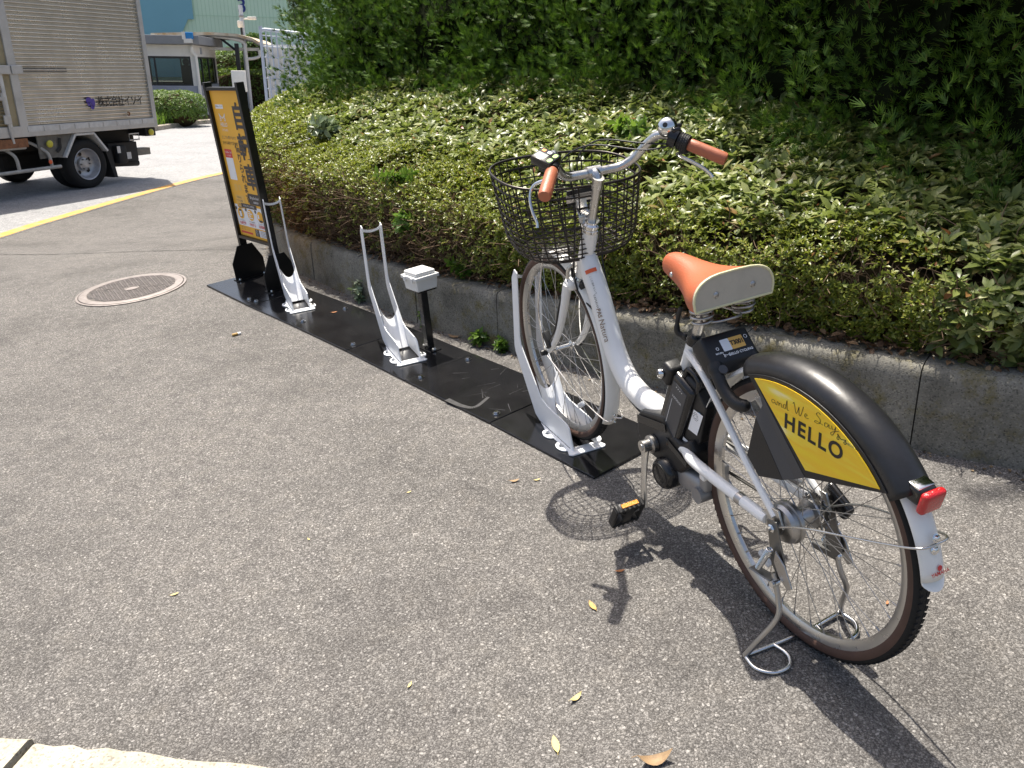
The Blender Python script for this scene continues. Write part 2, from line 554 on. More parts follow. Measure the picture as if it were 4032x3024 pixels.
def frames(D, spin):
    """rotation matrices whose local +Z is D, turned by spin about it"""
    D = D / np.linalg.norm(D, axis=1)[:, None]
    ref = np.where(np.abs(D[:, 2:3]) < 0.95, np.array([[0, 0, 1.0]]), np.array([[1.0, 0, 0]]))
    X = np.cross(ref, D)
    X /= np.linalg.norm(X, axis=1)[:, None]
    Y = np.cross(D, X)
    c, s = np.cos(spin)[:, None], np.sin(spin)[:, None]
    X2, Y2 = X * c + Y * s, -X * s + Y * c
    return np.stack([X2, Y2, D], axis=2)

_fontcache = {}
def text_geo(txt, size, bold=0.0, space=1.0, align='CENTER'):
    key = (txt, size, bold, space, align)
    if key in _fontcache:
        return _fontcache[key]
    cu = bpy.data.curves.new('t', 'FONT')
    cu.body = txt
    cu.size = size
    cu.offset = bold
    cu.space_character = space
    cu.align_x = align
    cu.align_y = 'CENTER'
    cu.resolution_u = 4
    o = bpy.data.objects.new('t', cu)
    COL.objects.link(o)
    dg = bpy.context.evaluated_depsgraph_get()
    me = o.evaluated_get(dg).to_mesh()
    v = [tuple(a.co) for a in me.vertices]
    f = [tuple(q.vertices) for q in me.polygons]
    o.evaluated_get(dg).to_mesh_clear()
    bpy.data.objects.remove(o)
    bpy.data.curves.remove(cu)
    _fontcache[key] = (v, f)
    return v, f

def lettering(name, txt, size, origin, ax, ay, m, parent, bold=0.0, space=1.0, sx=1.0, align='CENTER', g=None):
    v, f = text_geo(txt, size, bold, space, align)
    origin, ax, ay = Vector(origin), Vector(ax), Vector(ay)
    pts = [origin + ax * (q[0] * sx) + ay * q[1] for q in v]
    if g is not None:
        g.add(pts, f)
        return g
    gg = G().add(pts, f)
    return flat_obj(name, gg, m, parent)

def flat_obj(name, g, m, parent):
    me = bpy.data.meshes.new(name)
    me.from_pydata(g.v, [], g.f)
    me.materials.append(m)
    me.update()
    return link(name, me, parent)

def quad(g, origin, ax, ay, x0, x1, y0, y1, r=0.0):
    origin, ax, ay = Vector(origin), Vector(ax), Vector(ay)
    if r <= 0:
        P = [(x0, y0), (x1, y0), (x1, y1), (x0, y1)]
    else:
        P = []
        for cx, cy, a in ((x1 - r, y0 + r, -90), (x1 - r, y1 - r, 0), (x0 + r, y1 - r, 90), (x0 + r, y0 + r, 180)):
            for k in range(5):
                t = radians(a + 22.5 * k)
                P.append((cx + r * cos(t), cy + r * sin(t)))
    k = len(g.v)
    g.v += [tuple(origin + ax * x + ay * y) for x, y in P]
    g.f.append(tuple(range(k, k + len(P))))
    g.mi.append(0)
    return g

def disc(g, origin, ax, ay, cx, cy, rx, ry=None, n=24, inner=None):
    ry = ry or rx
    origin, ax, ay = Vector(origin), Vector(ax), Vector(ay)
    P = [(cx + rx * cos(2 * pi * k / n), cy + ry * sin(2 * pi * k / n)) for k in range(n)]
    k0 = len(g.v)
    g.v += [tuple(origin + ax * x + ay * y) for x, y in P]
    if inner is None:
        g.f.append(tuple(range(k0, k0 + n))); g.mi.append(0)
    else:
        P2 = [(cx + inner * rx * cos(2 * pi * k / n), cy + inner * ry * sin(2 * pi * k / n)) for k in range(n)]
        g.v += [tuple(origin + ax * x + ay * y) for x, y in P2]
        for k in range(n):
            j = (k + 1) % n
            g.f.append((k0 + k, k0 + j, k0 + n + j, k0 + n + k)); g.mi.append(0)
    return g

def spline(pts, n=8):
    """Catmull-Rom through the points"""
    P = [Vector(q) for q in pts]
    out = []
    for i in range(len(P) - 1):
        p0 = P[i - 1] if i > 0 else P[i] * 2 - P[i + 1]
        p1, p2 = P[i], P[i + 1]
        p3 = P[i + 2] if i + 2 < len(P) else P[i + 1] * 2 - P[i]
        for k in range(n):
            t = k / n
            out.append(0.5 * ((2 * p1) + (-p0 + p2) * t + (2 * p0 - 5 * p1 + 4 * p2 - p3) * t * t + (-p0 + 3 * p1 - 3 * p2 + p3) * t ** 3))
    out.append(P[-1])
    return out

def rot_y(a):
    return Matrix.Rotation(a, 3, 'Y')
def rot_z(a):
    return Matrix.Rotation(a, 3, 'Z')
def rot_x(a):
    return Matrix.Rotation(a, 3, 'X')
# ================================================================ far frame (the level road beyond the sloping apron)
FT = Vector((-5.93400507, 12.04555073, -0.39580677))
FX = Vector((0.40200921, 0.91173823, -0.08439186)).normalized()
FN = Vector((0.09303322, 0.05101822, 0.99435505)).normalized()
FY = FN.cross(FX).normalized()
FROT = Matrix((FX, FY, FN)).transposed()
def far(x, y, z=0.0):
    return FT + FX * x + FY * y + FN * z

def sm(a, b, x):
    t = np.clip((x - a) / (b - a), 0, 1)
    return t * t * (3 - 2 * t)
_nT = FN.dot(FT)
def ground_z(x, y):
    zf = (_nT - FN.x * x - FN.y * y) / FN.z
    return zf * sm(5.5, 10.5, y - 0.25 * x)

def grid_obj(name, xs, ys, zfun, m, off=0.0):
    X, Y = np.meshgrid(xs, ys)
    Z = zfun(X, Y) + off
    V = np.stack([X, Y, Z], -1).reshape(-1, 3)
    nx, ny = len(xs), len(ys)
    i, j = np.meshgrid(np.arange(nx - 1), np.arange(ny - 1))
    a = (j * nx + i).ravel()
    F = np.stack([a, a + 1, a + nx + 1, a + nx], 1)
    me = bpy.data.meshes.new(name)
    me.from_pydata(V.tolist(), [], F.tolist())
    me.materials.append(m)
    me.polygons.foreach_set('use_smooth', [True] * len(me.polygons))
    return link(name, me)
t = np.linspace(-1, 1, 161)
xs = np.sinh(t * 4.2) / np.sinh(4.2) * 260
ys = np.sinh(t * 4.2) / np.sinh(4.2) * 260 + 6
ground = struct(grid_obj('ground', xs, ys, ground_z, M['asphalt']))

def strip_obj(name, left, right, m, off, nsub=1):
    """sheet between two polylines, draped on the ground"""
    g = G()
    n = len(left)
    for a, b in zip(left, right):
        for k in range(nsub + 1):
            q = Vector(a).lerp(Vector(b), k / nsub)
            g.v.append((q.x, q.y, float(ground_z(q.x, q.y)) + off))
    w = nsub + 1
    for i in range(n - 1):
        for k in range(nsub):
            g.f.append((i * w + k, i * w + k + 1, (i + 1) * w + k + 1, (i + 1) * w + k)); g.mi.append(0)
    me = bpy.data.meshes.new(name)
    me.from_pydata(g.v, [], g.f)
    me.materials.append(m)
    me.polygons.foreach_set('use_smooth', [True] * len(me.polygons))
    return link(name, me)

YL = spline([(-4.2, -3, 0), (-4.75, 2.5, 0), (-5.05, 6.8, 0), (-5.12, 8.31, 0), (-5.15, 9.06, 0), (-5.09, 9.72, 0), (-4.92, 11.37, 0), (-4.70, 12.98, 0), (-4.42, 14.2, 0), (-3.5, 17.5, 0), (-1.5, 22.5, 0), (3.0, 31.0, 0)], 14)
def offs(pl, d):
    out = []
    for i, q in enumerate(pl):
        tg = (pl[min(i + 1, len(pl) - 1)] - pl[max(i - 1, 0)]).normalized()
        out.append(q + Vector((-tg.y, tg.x, 0)) * d)
    return out
road = struct(strip_obj('road', offs(YL, 0.0), offs(YL, 17.0), M['road'], 0.004, 34))
# the yellow edge line, worn in places
yl = strip_obj('road_marking', offs(YL, 0.015), offs(YL, 0.165), M['yellowline'], 0.009, 3)
yl.parent = road
# resurfacing seam across the apron
CR = spline([(-4.75, 7.3, 0), (-4.45, 7.15, 0), (-3.9, 6.93, 0), (-3.18, 6.69, 0), (-2.6, 6.42, 0), (-2.08, 6.15, 0), (-1.72, 5.95, 0)], 12)
CR = [q + Vector((0, random.uniform(-0.008, 0.008), 0)) for q in CR]
M['crack'] = mat('crack_dark', (0.05, 0.047, 0.044), 0.95)
cr = strip_obj('crack', CR, [q + Vector((0.002, random.uniform(0.006, 0.02), 0)) for q in CR], M['crack'], 0.003)
cr.parent = ground

# ---------------------------------------------------------------- planting bed: kerb line
KP = [(3.5, 0.78, 0), (2.6, 1.35, 0), (1.95, 1.79, 0), (1.548, 2.076, 0), (1.287, 2.268, 0), (0.92, 2.60, 0), (0.50, 2.97, 0), (0.2, 3.23, 0),
      (-0.044, 3.464, 0), (-0.25, 3.67, 0), (-0.455, 3.903, 0), (-0.718, 4.258, 0), (-0.92, 4.52, 0), (-1.15, 4.84, 0), (-1.33, 5.10, 0),
      (-1.50, 5.40, 0), (-1.66, 5.8, 0), (-1.80, 6.4, 0), (-1.98, 7.2, 0), (-2.15, 8.5, 0), (-2.3, 10.5, 0)]
_kp = spline(KP, 8)
KA = np.array([tuple(q) for q in _kp])[:, :2]
_seg = np.linalg.norm(np.diff(KA, axis=0), axis=1)
KS = np.concatenate([[0], np.cumsum(_seg)])
KLEN = KS[-1]
def kerb_at(s):
    s = np.clip(np.asarray(s, float), 0, KLEN)
    return np.stack([np.interp(s, KS, KA[:, 0]), np.interp(s, KS, KA[:, 1])], -1)
def kerb_n(s):
    d = kerb_at(np.asarray(s) + 0.12) - kerb_at(np.asarray(s) - 0.12)
    d /= np.linalg.norm(d, axis=-1)[..., None]
    return np.stack([d[..., 1], -d[..., 0]], -1)            # points into the bed
def kerb_s_of(x, y):
    d = (KA[:, 0] - x) ** 2 + (KA[:, 1] - y) ** 2
    return KS[int(np.argmin(d))]
def kerb_h(s):
    return np.interp(s, [0, 3.2, 5.5, 8, KLEN], [0.30, 0.285, 0.25, 0.235, 0.23])

kerb = bpy.data.objects.new('kerb', None)
COL.objects.link(kerb)
struct(kerb)
s_ref = kerb_s_of(1.30, 2.255)
k0 = s_ref - 0.6 * math.floor(s_ref / 0.6)
joints = np.arange(k0, KLEN, 0.6)
KPROF = [(0.0, -0.02), (0.004, 0.10), (0.014, 0.80), (0.020, 0.93), (0.034, 0.985), (0.055, 1.0), (0.175, 1.0), (0.18, 0.98), (0.18, -0.02)]   # (into bed, share of height)
for a, b in zip(joints[:-1], joints[1:]):
    g = G()
    n = 8
    P = len(KPROF)
    jit = random.uniform(-0.004, 0.004)
    for i in range(n + 1):
        s = a + 0.0022 + (b - a - 0.0044) * i / n
        c, nn, hh = kerb_at(s), kerb_n(s), float(kerb_h(s)) + jit
        gz = float(ground_z(c[0], c[1]))
        for (tt, z) in KPROF:
            w = 0.0025 * math.sin(s * 41 + tt * 90) + random.uniform(-0.0012, 0.0012)
            g.v.append((c[0] + nn[0] * (tt + w + jit), c[1] + nn[1] * (tt + w + jit), gz + z * hh + (random.uniform(-0.002, 0.002) if z > 0.9 else 0)))
    for i in range(n):
        for k in range(P - 1):
            g.f.append((i * P + k, i * P + k + 1, (i + 1) * P + k + 1, (i + 1) * P + k)); g.mi.append(0)
    g.f.append(tuple(range(P))); g.mi.append(0)
    g.f.append(tuple(n * P + k for k in range(P - 1, -1, -1))); g.mi.append(0)
    obj('kerb_block', g, M['kerb'], kerb, smooth=50)
# mortar behind the joints
g = G()
for i, s in enumerate(np.linspace(0, KLEN, 160)):
    c, nn, hh = kerb_at(s), kerb_n(s), float(kerb_h(s))
    gz = float(ground_z(c[0], c[1]))
    for tt, z in ((0.022, 0.0), (0.03, 0.93), (0.17, 0.95)):
        g.v.append((c[0] + nn[0] * tt, c[1] + nn[1] * tt, gz + z * hh))
for i in range(159):
    for k in range(2):
        g.f.append((i * 3 + k, i * 3 + k + 1, (i + 1) * 3 + k + 1, (i + 1) * 3 + k)); g.mi.append(0)
M['mortar'] = mat('joint_mortar', (0.09, 0.085, 0.07), 0.95, var=0.4, vscale=30)
obj('joint_mortar', g, M['mortar'], kerb)
# soil of the bed
g = G()
NS, TT = 120, [0.17, 0.3, 0.6, 1.0, 1.6, 2.4, 4.0, 8.0]
for i, s in enumerate(np.linspace(0, KLEN, NS)):
    c, nn, hh = kerb_at(s), kerb_n(s), float(kerb_h(s))
    gz = float(ground_z(c[0], c[1]))
    for k, tt in enumerate(TT):
        g.v.append((c[0] + nn[0] * tt, c[1] + nn[1] * tt, gz * max(0, 1 - tt / 3) + hh - 0.025 + 0.03 * min(tt, 2.5) + random.uniform(-0.012, 0.012)))
for i in range(NS - 1):
    for k in range(len(TT) - 1):
        a = i * len(TT) + k
        g.f.append((a, a + 1, a + len(TT) + 1, a + len(TT))); g.mi.append(0)
soil = obj('soil_bed', g, M['soil'], None, smooth=80)
struct(soil)
# litter and grit gathered along the foot of the kerb
tv = [(-.5, -.5, 0), (.5, -.5, .15), (.5, .5, 0), (-.5, .5, .2)]
N = 900
ss = rng.uniform(0.5, KLEN - 3, N)
tt = -np.abs(rng.normal(0, 0.03, N)) - 0.004
cc, nn = kerb_at(ss), kerb_n(ss)
P = np.stack([cc[:, 0] + nn[:, 0] * tt, cc[:, 1] + nn[:, 1] * tt, np.full(N, 0.004)], 1)
P[:, 2] += ground_z(P[:, 0], P[:, 1])
D = np.stack([rng.normal(0, .3, N), rng.normal(0, .3, N), np.ones(N)], 1)
M['grit'] = leaf_mat('kerb_grit', [(0, (0.03, 0.022, 0.015)), (0.5, (0.10, 0.07, 0.04)), (1, (0.26, 0.19, 0.11))], rough=0.9, transl=0.0)
grit = scatter('grit', tv, [(0, 1, 2, 3)], frames(D, rng.uniform(0, 6.28, N)), rng.uniform(0.003, 0.010, N), P, M['grit'])
stuff(grit)
grit['label'] = 'brown grit and crumbs along the foot of the kerb'
grit['category'] = 'grit'

# ---------------------------------------------------------------- pale kerb stones at the near edge of the apron
nk = bpy.data.objects.new('pale_kerb', None)
COL.objects.link(nk)
struct(nk)
e0, ed = Vector((-1.137, 1.345, 0)), Vector((0.975, -0.222, 0)).normalized()
en = Vector((ed.y, -ed.x, 0))
for k in (-2, -1, 0, 1):
    g = G()
    a0, a1 = k * 0.62 + 0.008, (k + 1) * 0.62 - 0.008
    top = 0.022 if k < 0 else 0.016
    n = 14
    fr = [random.uniform(-0.006, 0.006) for _ in range(n + 1)]
    for i in range(n + 1):
        a = a0 + (a1 - a0) * i / n
        for (d, z) in ((fr[i], -0.03), (fr[i] + 0.002, top - 0.008), (fr[i] + 0.012, top), (0.16, top + 0.003), (0.30, top), (0.30, -0.03)):
            q = e0 + ed * a + en * d
            g.v.append((q.x, q.y, z + random.uniform(-0.0015, 0.0015)))
    for i in range(n):
        for j in range(5):
            g.f.append((i * 6 + j, i * 6 + j + 1, i * 6 + j + 7, i * 6 + j + 6)); g.mi.append(0)
    g.f.append(tuple(range(6))); g.mi.append(0)
    g.f.append(tuple(n * 6 + j for j in range(5, -1, -1))); g.mi.append(0)
    obj('kerb_stone', g, M['granite'], nk, smooth=45)
# ================================================================ bicycle  (local x forward, y to its left, z up, origin under the rear axle)
LEAN = -0.0278
_b_f = Vector((cos(1.9463), sin(1.9463), 0))
_b_l = Vector((-sin(1.9463), cos(1.9463), 0))
_b_l2 = _b_l * cos(LEAN) + Vector((0, 0, 1)) * sin(LEAN)
_b_u2 = Vector((0, 0, 1)) * cos(LEAN) - _b_l * sin(LEAN)
bike = thing('bicycle', 'white electric rental bicycle with tan saddle and yellow HELLO panel', 'bicycle',
             (0.6253, 1.4854, 0.002), Matrix((_b_f, _b_l2, _b_u2)).transposed())
WR = 0.331
RA = Vector((0, 0, WR))
FA = Vector((1.170, 0.002, WR + 0.012))

def tyre_profile():
    P, mi = [], []
    n = 20
    for k in range(n):
        a = 2 * pi * k / n
        P.append((0.3133 + 0.0178 * cos(a), 0.0185 * sin(a)))
        am = 2 * pi * (k + 0.5) / n
        mi.append(0 if cos(am) > 0.42 else 1)
    return P, mi
def wheel(name, c, hubtype):
    # the rim is the wheel's own mesh; tyre, hub, spokes are its pieces
    g = G()
    g.lathe([(0.3045, 0.0125), (0.3045, -0.0125), (0.296, -0.0120), (0.286, -0.0095), (0.279, -0.0045), (0.279, 0.0045), (0.286, 0.0095), (0.296, 0.0120)], (0, 0, 0), (0, 1, 0), 96, closed_prof=True)
    w = obj(name, g, M['alloy'], bike, smooth=30)
    w.location = c
    P, mi = tyre_profile()
    g = G(); g.lathe(P, (0, 0, 0), (0, 1, 0), 110, closed_prof=True, mis=mi)
    # tread blocks
    for k in range(120):
        a = 2 * pi * k / 120
        for s in (-1, 1):
            aa = a + (0.013 if s > 0 else 0)
            R = rot_y(-aa)
            g.box(R @ Vector((0.3300, s * 0.0072, 0)), (0.0026, 0.0085, 0.0105), R @ rot_x(s * 0.35))
    obj('tyre', g, [M['rubber'], M['brown']], w, smooth=40)
    if hubtype == 'rear':
        g = G()
        g.lathe([(0.0, 0.062), (0.022, 0.062), (0.040, 0.058), (0.046, 0.050), (0.046, 0.040), (0.050, 0.039), (0.050, 0.030), (0.046, 0.029), (0.036, 0.026)], (0, 0, 0), (0, 1, 0), 40)
        obj('drum_brake', g, M['steel'], w, smooth=30)
        g = G()
        g.lathe([(0.036, 0.027), (0.036, 0.022), (0.024, 0.019), (0.022, 0.0), (0.024, -0.018), (0.034, -0.022), (0.034, -0.027), (0.026, -0.030), (0.026, -0.040), (0.0, -0.040)], (0, 0, 0), (0, 1, 0), 40)
        obj('hub', g, M['steel'], w, smooth=30)
        g = G(); g.lathe([(0.030, -0.041), (0.040, -0.041), (0.040, -0.044), (0.030, -0.044)], (0, 0, 0), (0, 1, 0), 40, closed_prof=True)
        for k in range(18):
            R = rot_y(2 * pi * k / 18); g.box(R @ Vector((0.042, -0.0425, 0)), (0.006, 0.003, 0.006), R)
        obj('sprocket', g, M['steeldk'], w, smooth=0)
        g = G(); g.tube([(0, -0.09, 0), (0, 0.092, 0)], 0.0048, 10); obj('axle', g, M['steel'], w)
        g = G(); g.lathe([(0.0, 0.071), (0.0105, 0.071), (0.0105, 0.083), (0.007, 0.086), (0.0, 0.086)], (0, 0, 0), (0, 1, 0), 6); obj('axle_nut', g, M['chrome'], w, smooth=20)
        g = G(); quad(g, (0.035, 0.0535, 0.024), rot_y(0.9) @ Vector((1, 0, 0)), rot_y(0.9) @ Vector((0, 0.3, 1)).normalized(), -0.012, 0.012, -0.005, 0.005); flat_obj('yellow_sticker', g, M['sticker'], w)
        fr, fv = 0.036, 0.024
    else:
        g = G()
        g.lathe([(0.0, 0.046), (0.008, 0.046), (0.008, 0.036), (0.019, 0.033), (0.019, 0.029), (0.0095, 0.024), (0.0085, 0.0), (0.0095, -0.024), (0.019, -0.029), (0.019, -0.033), (0.008, -0.036), (0.008, -0.046), (0, -0.046)], (0, 0, 0), (0, 1, 0), 28)
        obj('hub', g, M['chrome'], w, smooth=30)
        for s in (-1, 1):
            g = G(); g.lathe([(0.0, 0.060), (0.010, 0.060), (0.011, 0.072), (0.009, 0.082), (0.0, 0.084)], (0, 0, 0), (0, s, 0), 12); obj('axle_cap', g, M['blackpl'], w)
        fr, fv = 0.0175, 0.031
    # 36 crossed spokes sharing four meshes
    for s in (-1, 1):
        for lead in (-1, 1):
            me = None
            for k in range(9):
                base = 2 * pi * (k / 9 + (0.25 / 9 if s > 0 else 0) + (0.5 / 9 if lead > 0 else 0))
                if me is None:
                    ha = lead * radians(58)
                    g = G()
                    g.tube([(fr * cos(ha), s * fv, fr * sin(ha)), (0.273, s * 0.003, 0)], 0.00105, 5, caps=False)
                    g.tube([(0.268, s * 0.003, 0), (0.281, s * 0.0025, 0)], 0.0021, 6)
                    me = mesh_from('spoke', g, M['steel'])
                o = link('spoke', me, w)
                o.rotation_euler = (0, base, 0)
    g = G(); g.rbox((0.21, 0.006, 0.0), (0.018, 0.012, 0.045), 0.004, 2); o = obj('spoke_reflector', g, M['clear'], w)
    o.rotation_euler = (0, 1.05 if hubtype == 'rear' else 2.2, 0)
    return w
wheel('rear_wheel', RA, 'rear')
wheel('front_wheel', FA, 'front')

# ---------------------------------------------------------------- frame
MT = spline([(0.950, 0, 0.715), (0.925, 0, 0.680), (0.880, 0, 0.610), (0.840, 0, 0.525), (0.795, 0, 0.445), (0.735, 0, 0.388), (0.660, 0, 0.362), (0.575, 0, 0.358), (0.53, 0, 0.345)], 6)
g = G(); g.tube(MT, [0.0355] * (len(MT) - 6) + [0.035, 0.034, 0.033, 0.032, 0.031, 0.03], 20, flat=(1.0, 0.92)); frame = obj('frame', g, M['white'], bike, smooth=60)
HD = Vector((-0.064, 0, 0.151)).normalized()
H0, H1 = Vector((0.978, 0, 0.652)), Vector((0.911, 0, 0.808))
g = G(); g.tube([H0, H1], 0.0245, 20); obj('head_tube', g, M['white'], frame)
ST0, ST1 = Vector((0.512, 0, 0.33)), Vector((0.392, 0, 0.636))
SDv = (ST1 - ST0).normalized()
g = G(); g.tube([ST0, ST1], 0.0195, 20); obj('seat_tube', g, M['white'], frame)
for s in (1, -1):
    g = G()
    pts = spline([(0.43, s * 0.030, 0.315), (0.385, s * 0.040, 0.330), (0.335, s * 0.058, 0.334), (0.27, s * 0.064, 0.334), (0.11, s * 0.066, 0.331), (0.035, s * 0.066, 0.330)], 5)
    g.tube(pts, [0.0145] * 6 + [0.0145] * (len(pts) - 7) + [0.012], 12); obj('chain_stay', g, M['white'], frame)
    g = G(); pts = spline([(0.405, s * 0.018, 0.598), (0.33, s * 0.040, 0.592), (0.265, s * 0.050, 0.562), (0.12, s * 0.060, 0.440), (0.008, s * 0.066, 0.352)], 5)
    g.tube(pts, 0.0085, 10); obj('seat_stay', g, M['white'], frame)
    g = G(); g.prism([(0.050, s * 0.063, 0.345), (0.05, s * 0.063, 0.318), (-0.012, s * 0.063, 0.312), (-0.022, s * 0.063, 0.335), (-0.004, s * 0.063, 0.372), (0.014, s * 0.063, 0.372)], (0, s * 0.006, 0)); obj('dropout', g, M['alloy'], frame, smooth=0, bevel=0.001)
g = G(); g.tube([(0.135, 0.0658, 0.3315), (0.115, 0.0658, 0.331)], 0.0150, 14); obj('grey_band', g, M['steel'], frame)
g = G(); g.rbox((0.275, 0.064, 0.312), (0.02, 0.010, 0.018), 0.003); obj('cable_guide', g, M['white'], frame)
# decals wrapped on the main tube
def on_main(s_along, ang, off=0.0006):
    L_ = [0.0]
    for a, b in zip(MT[:-1], MT[1:]): L_.append(L_[-1] + (b - a).length)
    s_along = min(max(s_along, 0), L_[-1] - 1e-4)
    k = max(i for i in range(len(L_)) if L_[i] <= s_along)
    f = (s_along - L_[k]) / (L_[k + 1] - L_[k])
    c = MT[k].lerp(MT[k + 1], f); tg = (MT[k + 1] - MT[k]).normalized()
    up_ = Vector((-tg.z, 0, tg.x)); up_ = up_ if up_.x < 0 or up_.z > 0 else -up_
    side = Vector((0, 1, 0))
    return c + (side * cos(ang) * 0.0355 * 1.0 + up_ * sin(ang) * 0.0355) * (1 + off / 0.0355)
def wrap_text(txt, size, s0, a0, m, bold=0.0, name='lettering'):
    v, f = text_geo(txt, size, bold, 1.0, 'LEFT')
    g = G().add([on_main(s0 + q[0], a0 + q[1] / 0.0355, 0.0022) for q in v], f)
    flat_obj(name, g, m, frame)
M['browndecal'] = mat('brown_decal', (0.24, 0.17, 0.11), 0.5)
wrap_text('YAMAHA', 0.010, 0.120, radians(40), M['inkgrey']); wrap_text('PAS', 0.017, 0.162, radians(40), M['browndecal'], 0.0004); wrap_text('Natura', 0.025, 0.195, radians(40), M['browndecal'], 0.0)
g = G()
for i in range(8):
    for j in range(6):
        k = len(g.v)
        q = [(i, j), (i + 1, j), (i + 1, j + 1), (i, j + 1)]
        g.v += [tuple(on_main(0.046 + 0.012 * b / 6, radians(35 + 55 * a / 8), 0.002)) for a, b in q]; g.f.append((k, k + 1, k + 2, k + 3)); g.mi.append(0)
flat_obj('orange_label', g, M['orangeprint'], frame)
wrap_text('ここに触れないで', 0.007, 0.066, radians(50), M['inkgrey']); 

# headset, stem, handlebar
HT = H1
g = G(); g.lathe([(0.024, 0.0), (0.029, 0.002), (0.030, 0.012), (0.026, 0.014), (0.026, 0.018), (0.0285, 0.019), (0.0285, 0.026), (0.022, 0.030), (0.022, 0.036), (0.0, 0.036)], HT, HD, 28); headset = obj('headset', g, M['chrome'], bike)
g = G(); g.lathe([(0.0, -0.012), (0.027, -0.012), (0.029, -0.006), (0.026, 0.0)], H0, HD, 24); obj('lower_cup', g, M['chrome'], headset)
SB = HT + HD * 0.03
STP = HT + HD * 0.170
g = G(); g.tube([SB, STP], 0.0128, 18); stem = obj('stem', g, M['alloy'], bike)
CL = Vector((0.872, 0, 0.980))
g = G(); g.tube([STP - HD * 0.028, STP + HD * 0.005], 0.0165, 18)
g.tube(spline([STP - HD * 0.010, STP.lerp(CL, 0.5) + Vector((0, 0, 0.004)), CL], 4), [0.0155] * 5 + [0.016] * 4, 14)
g.tube([CL + Vector((0, -0.021, 0)), CL + Vector((0, 0.021, 0))], 0.0185, 18); obj('stem_clamp', g, M['alloy'], stem, smooth=50)
def bar_pts(s):
    return [(0.872, s * 0.0, 0.980), (0.873, s * 0.05, 0.980), (0.868, s * 0.085, 0.983), (0.848, s * 0.120, 1.003), (0.818, s * 0.143, 1.040), (0.785, s * 0.160, 1.064), (0.748, s * 0.178, 1.062), (0.705, s * 0.206, 1.040), (0.632, s * 0.266, 1.000)]
bp = spline([Vector(q) for q in bar_pts(-1)[::-1]] + [Vector(q) for q in bar_pts(1)[1:]], 8)
g = G(); g.tube(bp, 0.0125, 16); bar = obj('handlebar', g, M['alloy'], bike, smooth=60)
for s in (1, -1):
    a, b = Vector((0.706, s * 0.2055, 1.041)), Vector((0.628, s * 0.2695, 0.998))
    d = (b - a).normalized()
    g = G(); g.tube([a, a + d * 0.004, a + d * 0.03, a + d * 0.08, b - d * 0.008, b - d * 0.002, b], [0.0145, 0.0165, 0.0168, 0.0172, 0.0172, 0.0155, 0.006], 18); obj('grip', g, M['grip'], bar, smooth=50)
    # brake lever
    c = a - d * 0.012
    dn = Vector((0.55, s * 0.25, -0.80)).normalized()
    g = G(); g.rbox(c + dn * 0.016, (0.026, 0.024, 0.036), 0.006, 2); g.tube([c - d * 0.010, c + d * 0.010], 0.0175, 14); obj('lever_clamp', g, M['blackpl'], bar)
    if s > 0:
        lv = spline([(0.742, 0.206, 1.014), (0.768, 0.232, 1.000), (0.768, 0.246, 0.970), (0.752, 0.249, 0.935), (0.738, 0.246, 0.912), (0.735, 0.247, 0.898)], 4)
    else:
        lv = spline([(0.742, -0.196, 1.014), (0.745, -0.206, 1.004), (0.728, -0.226, 0.990), (0.708, -0.248, 0.972), (0.694, -0.262, 0.956), (0.688, -0.268, 0.944)], 4)
    g = G(); g.tube(lv, [0.0075] * 4 + [0.0065] * (len(lv) - 7) + [0.0065, 0.007, 0.0075], 10, flat=(0.7, 1.15)); obj('brake_lever', g, M['chrome'], bar, smooth=60)
# right: bell, twist shifter
a, b = Vector((0.706, -0.2055, 1.041)), Vector((0.628, -0.2695, 0.998)); d = (a - b).normalized()
g = G(); g.lathe([(0.0175, 0.0), (0.0225, 0.003), (0.0215, 0.030), (0.0175, 0.033), (0.0, 0.033)], a, d, 24); sh = obj('twist_shifter', g, M['blackpl'], bar)
g = G(); g.lathe([(0.0, 0.033), (0.026, 0.033), (0.027, 0.040), (0.025, 0.056), (0.0, 0.060)], a, d, 24); obj('shifter_body', g, M['blackgl'], sh)
g = G()
for i in range(26):
    for j in range(4):
        an = 2 * pi * (i + .5 * (j % 2)) / 26
        u_ = d.orthogonal().normalized(); w_ = d.cross(u_)
        g.ball(a + d * (0.007 + 0.0065 * j) + (u_ * cos(an) + w_ * sin(an)) * 0.0222, 0.0018, 5, 3)
stuff(obj('grip_stud', g, M['blackpl'], sh))
g = G(); u_ = Vector((-0.3, 0.1, 0.95)); u_ = (u_ - d * u_.dot(d)).normalized(); g.rbox(a + d * 0.047 + u_ * 0.024, (0.02, 0.026, 0.014), 0.005); obj('gear_window', g, M['blackgl'], sh)
bc = Vector((0.752, -0.168, 1.088))
bn = Vector((-0.55, 0.62, 0.35)).normalized()
g = G(); g.lathe([(0.0, 0.021), (0.012, 0.0195), (0.021, 0.014), (0.0255, 0.005), (0.026, 0.0)], bc, bn, 28); bell = obj('bell', g, M['chrome'], bar, smooth=70)
g = G(); g.lathe([(0.0265, 0.0), (0.027, -0.007), (0.021, -0.013), (0.0, -0.013)], bc, bn, 24); g.tube([bc - bn * 0.008, Vector((0.752, -0.174, 1.066))], 0.008, 8); g.rbox(bc + Vector((-0.01, -0.028, 0.0)), (0.012, 0.022, 0.012), 0.004); obj('bell_base', g, M['blackpl'], bell)
g = G(); g.lathe([(0.0, 0.0225), (0.0068, 0.0222), (0.0068, 0.019)], bc, bn, 16); obj('bell_rivet', g, M['blackpl'], bell)
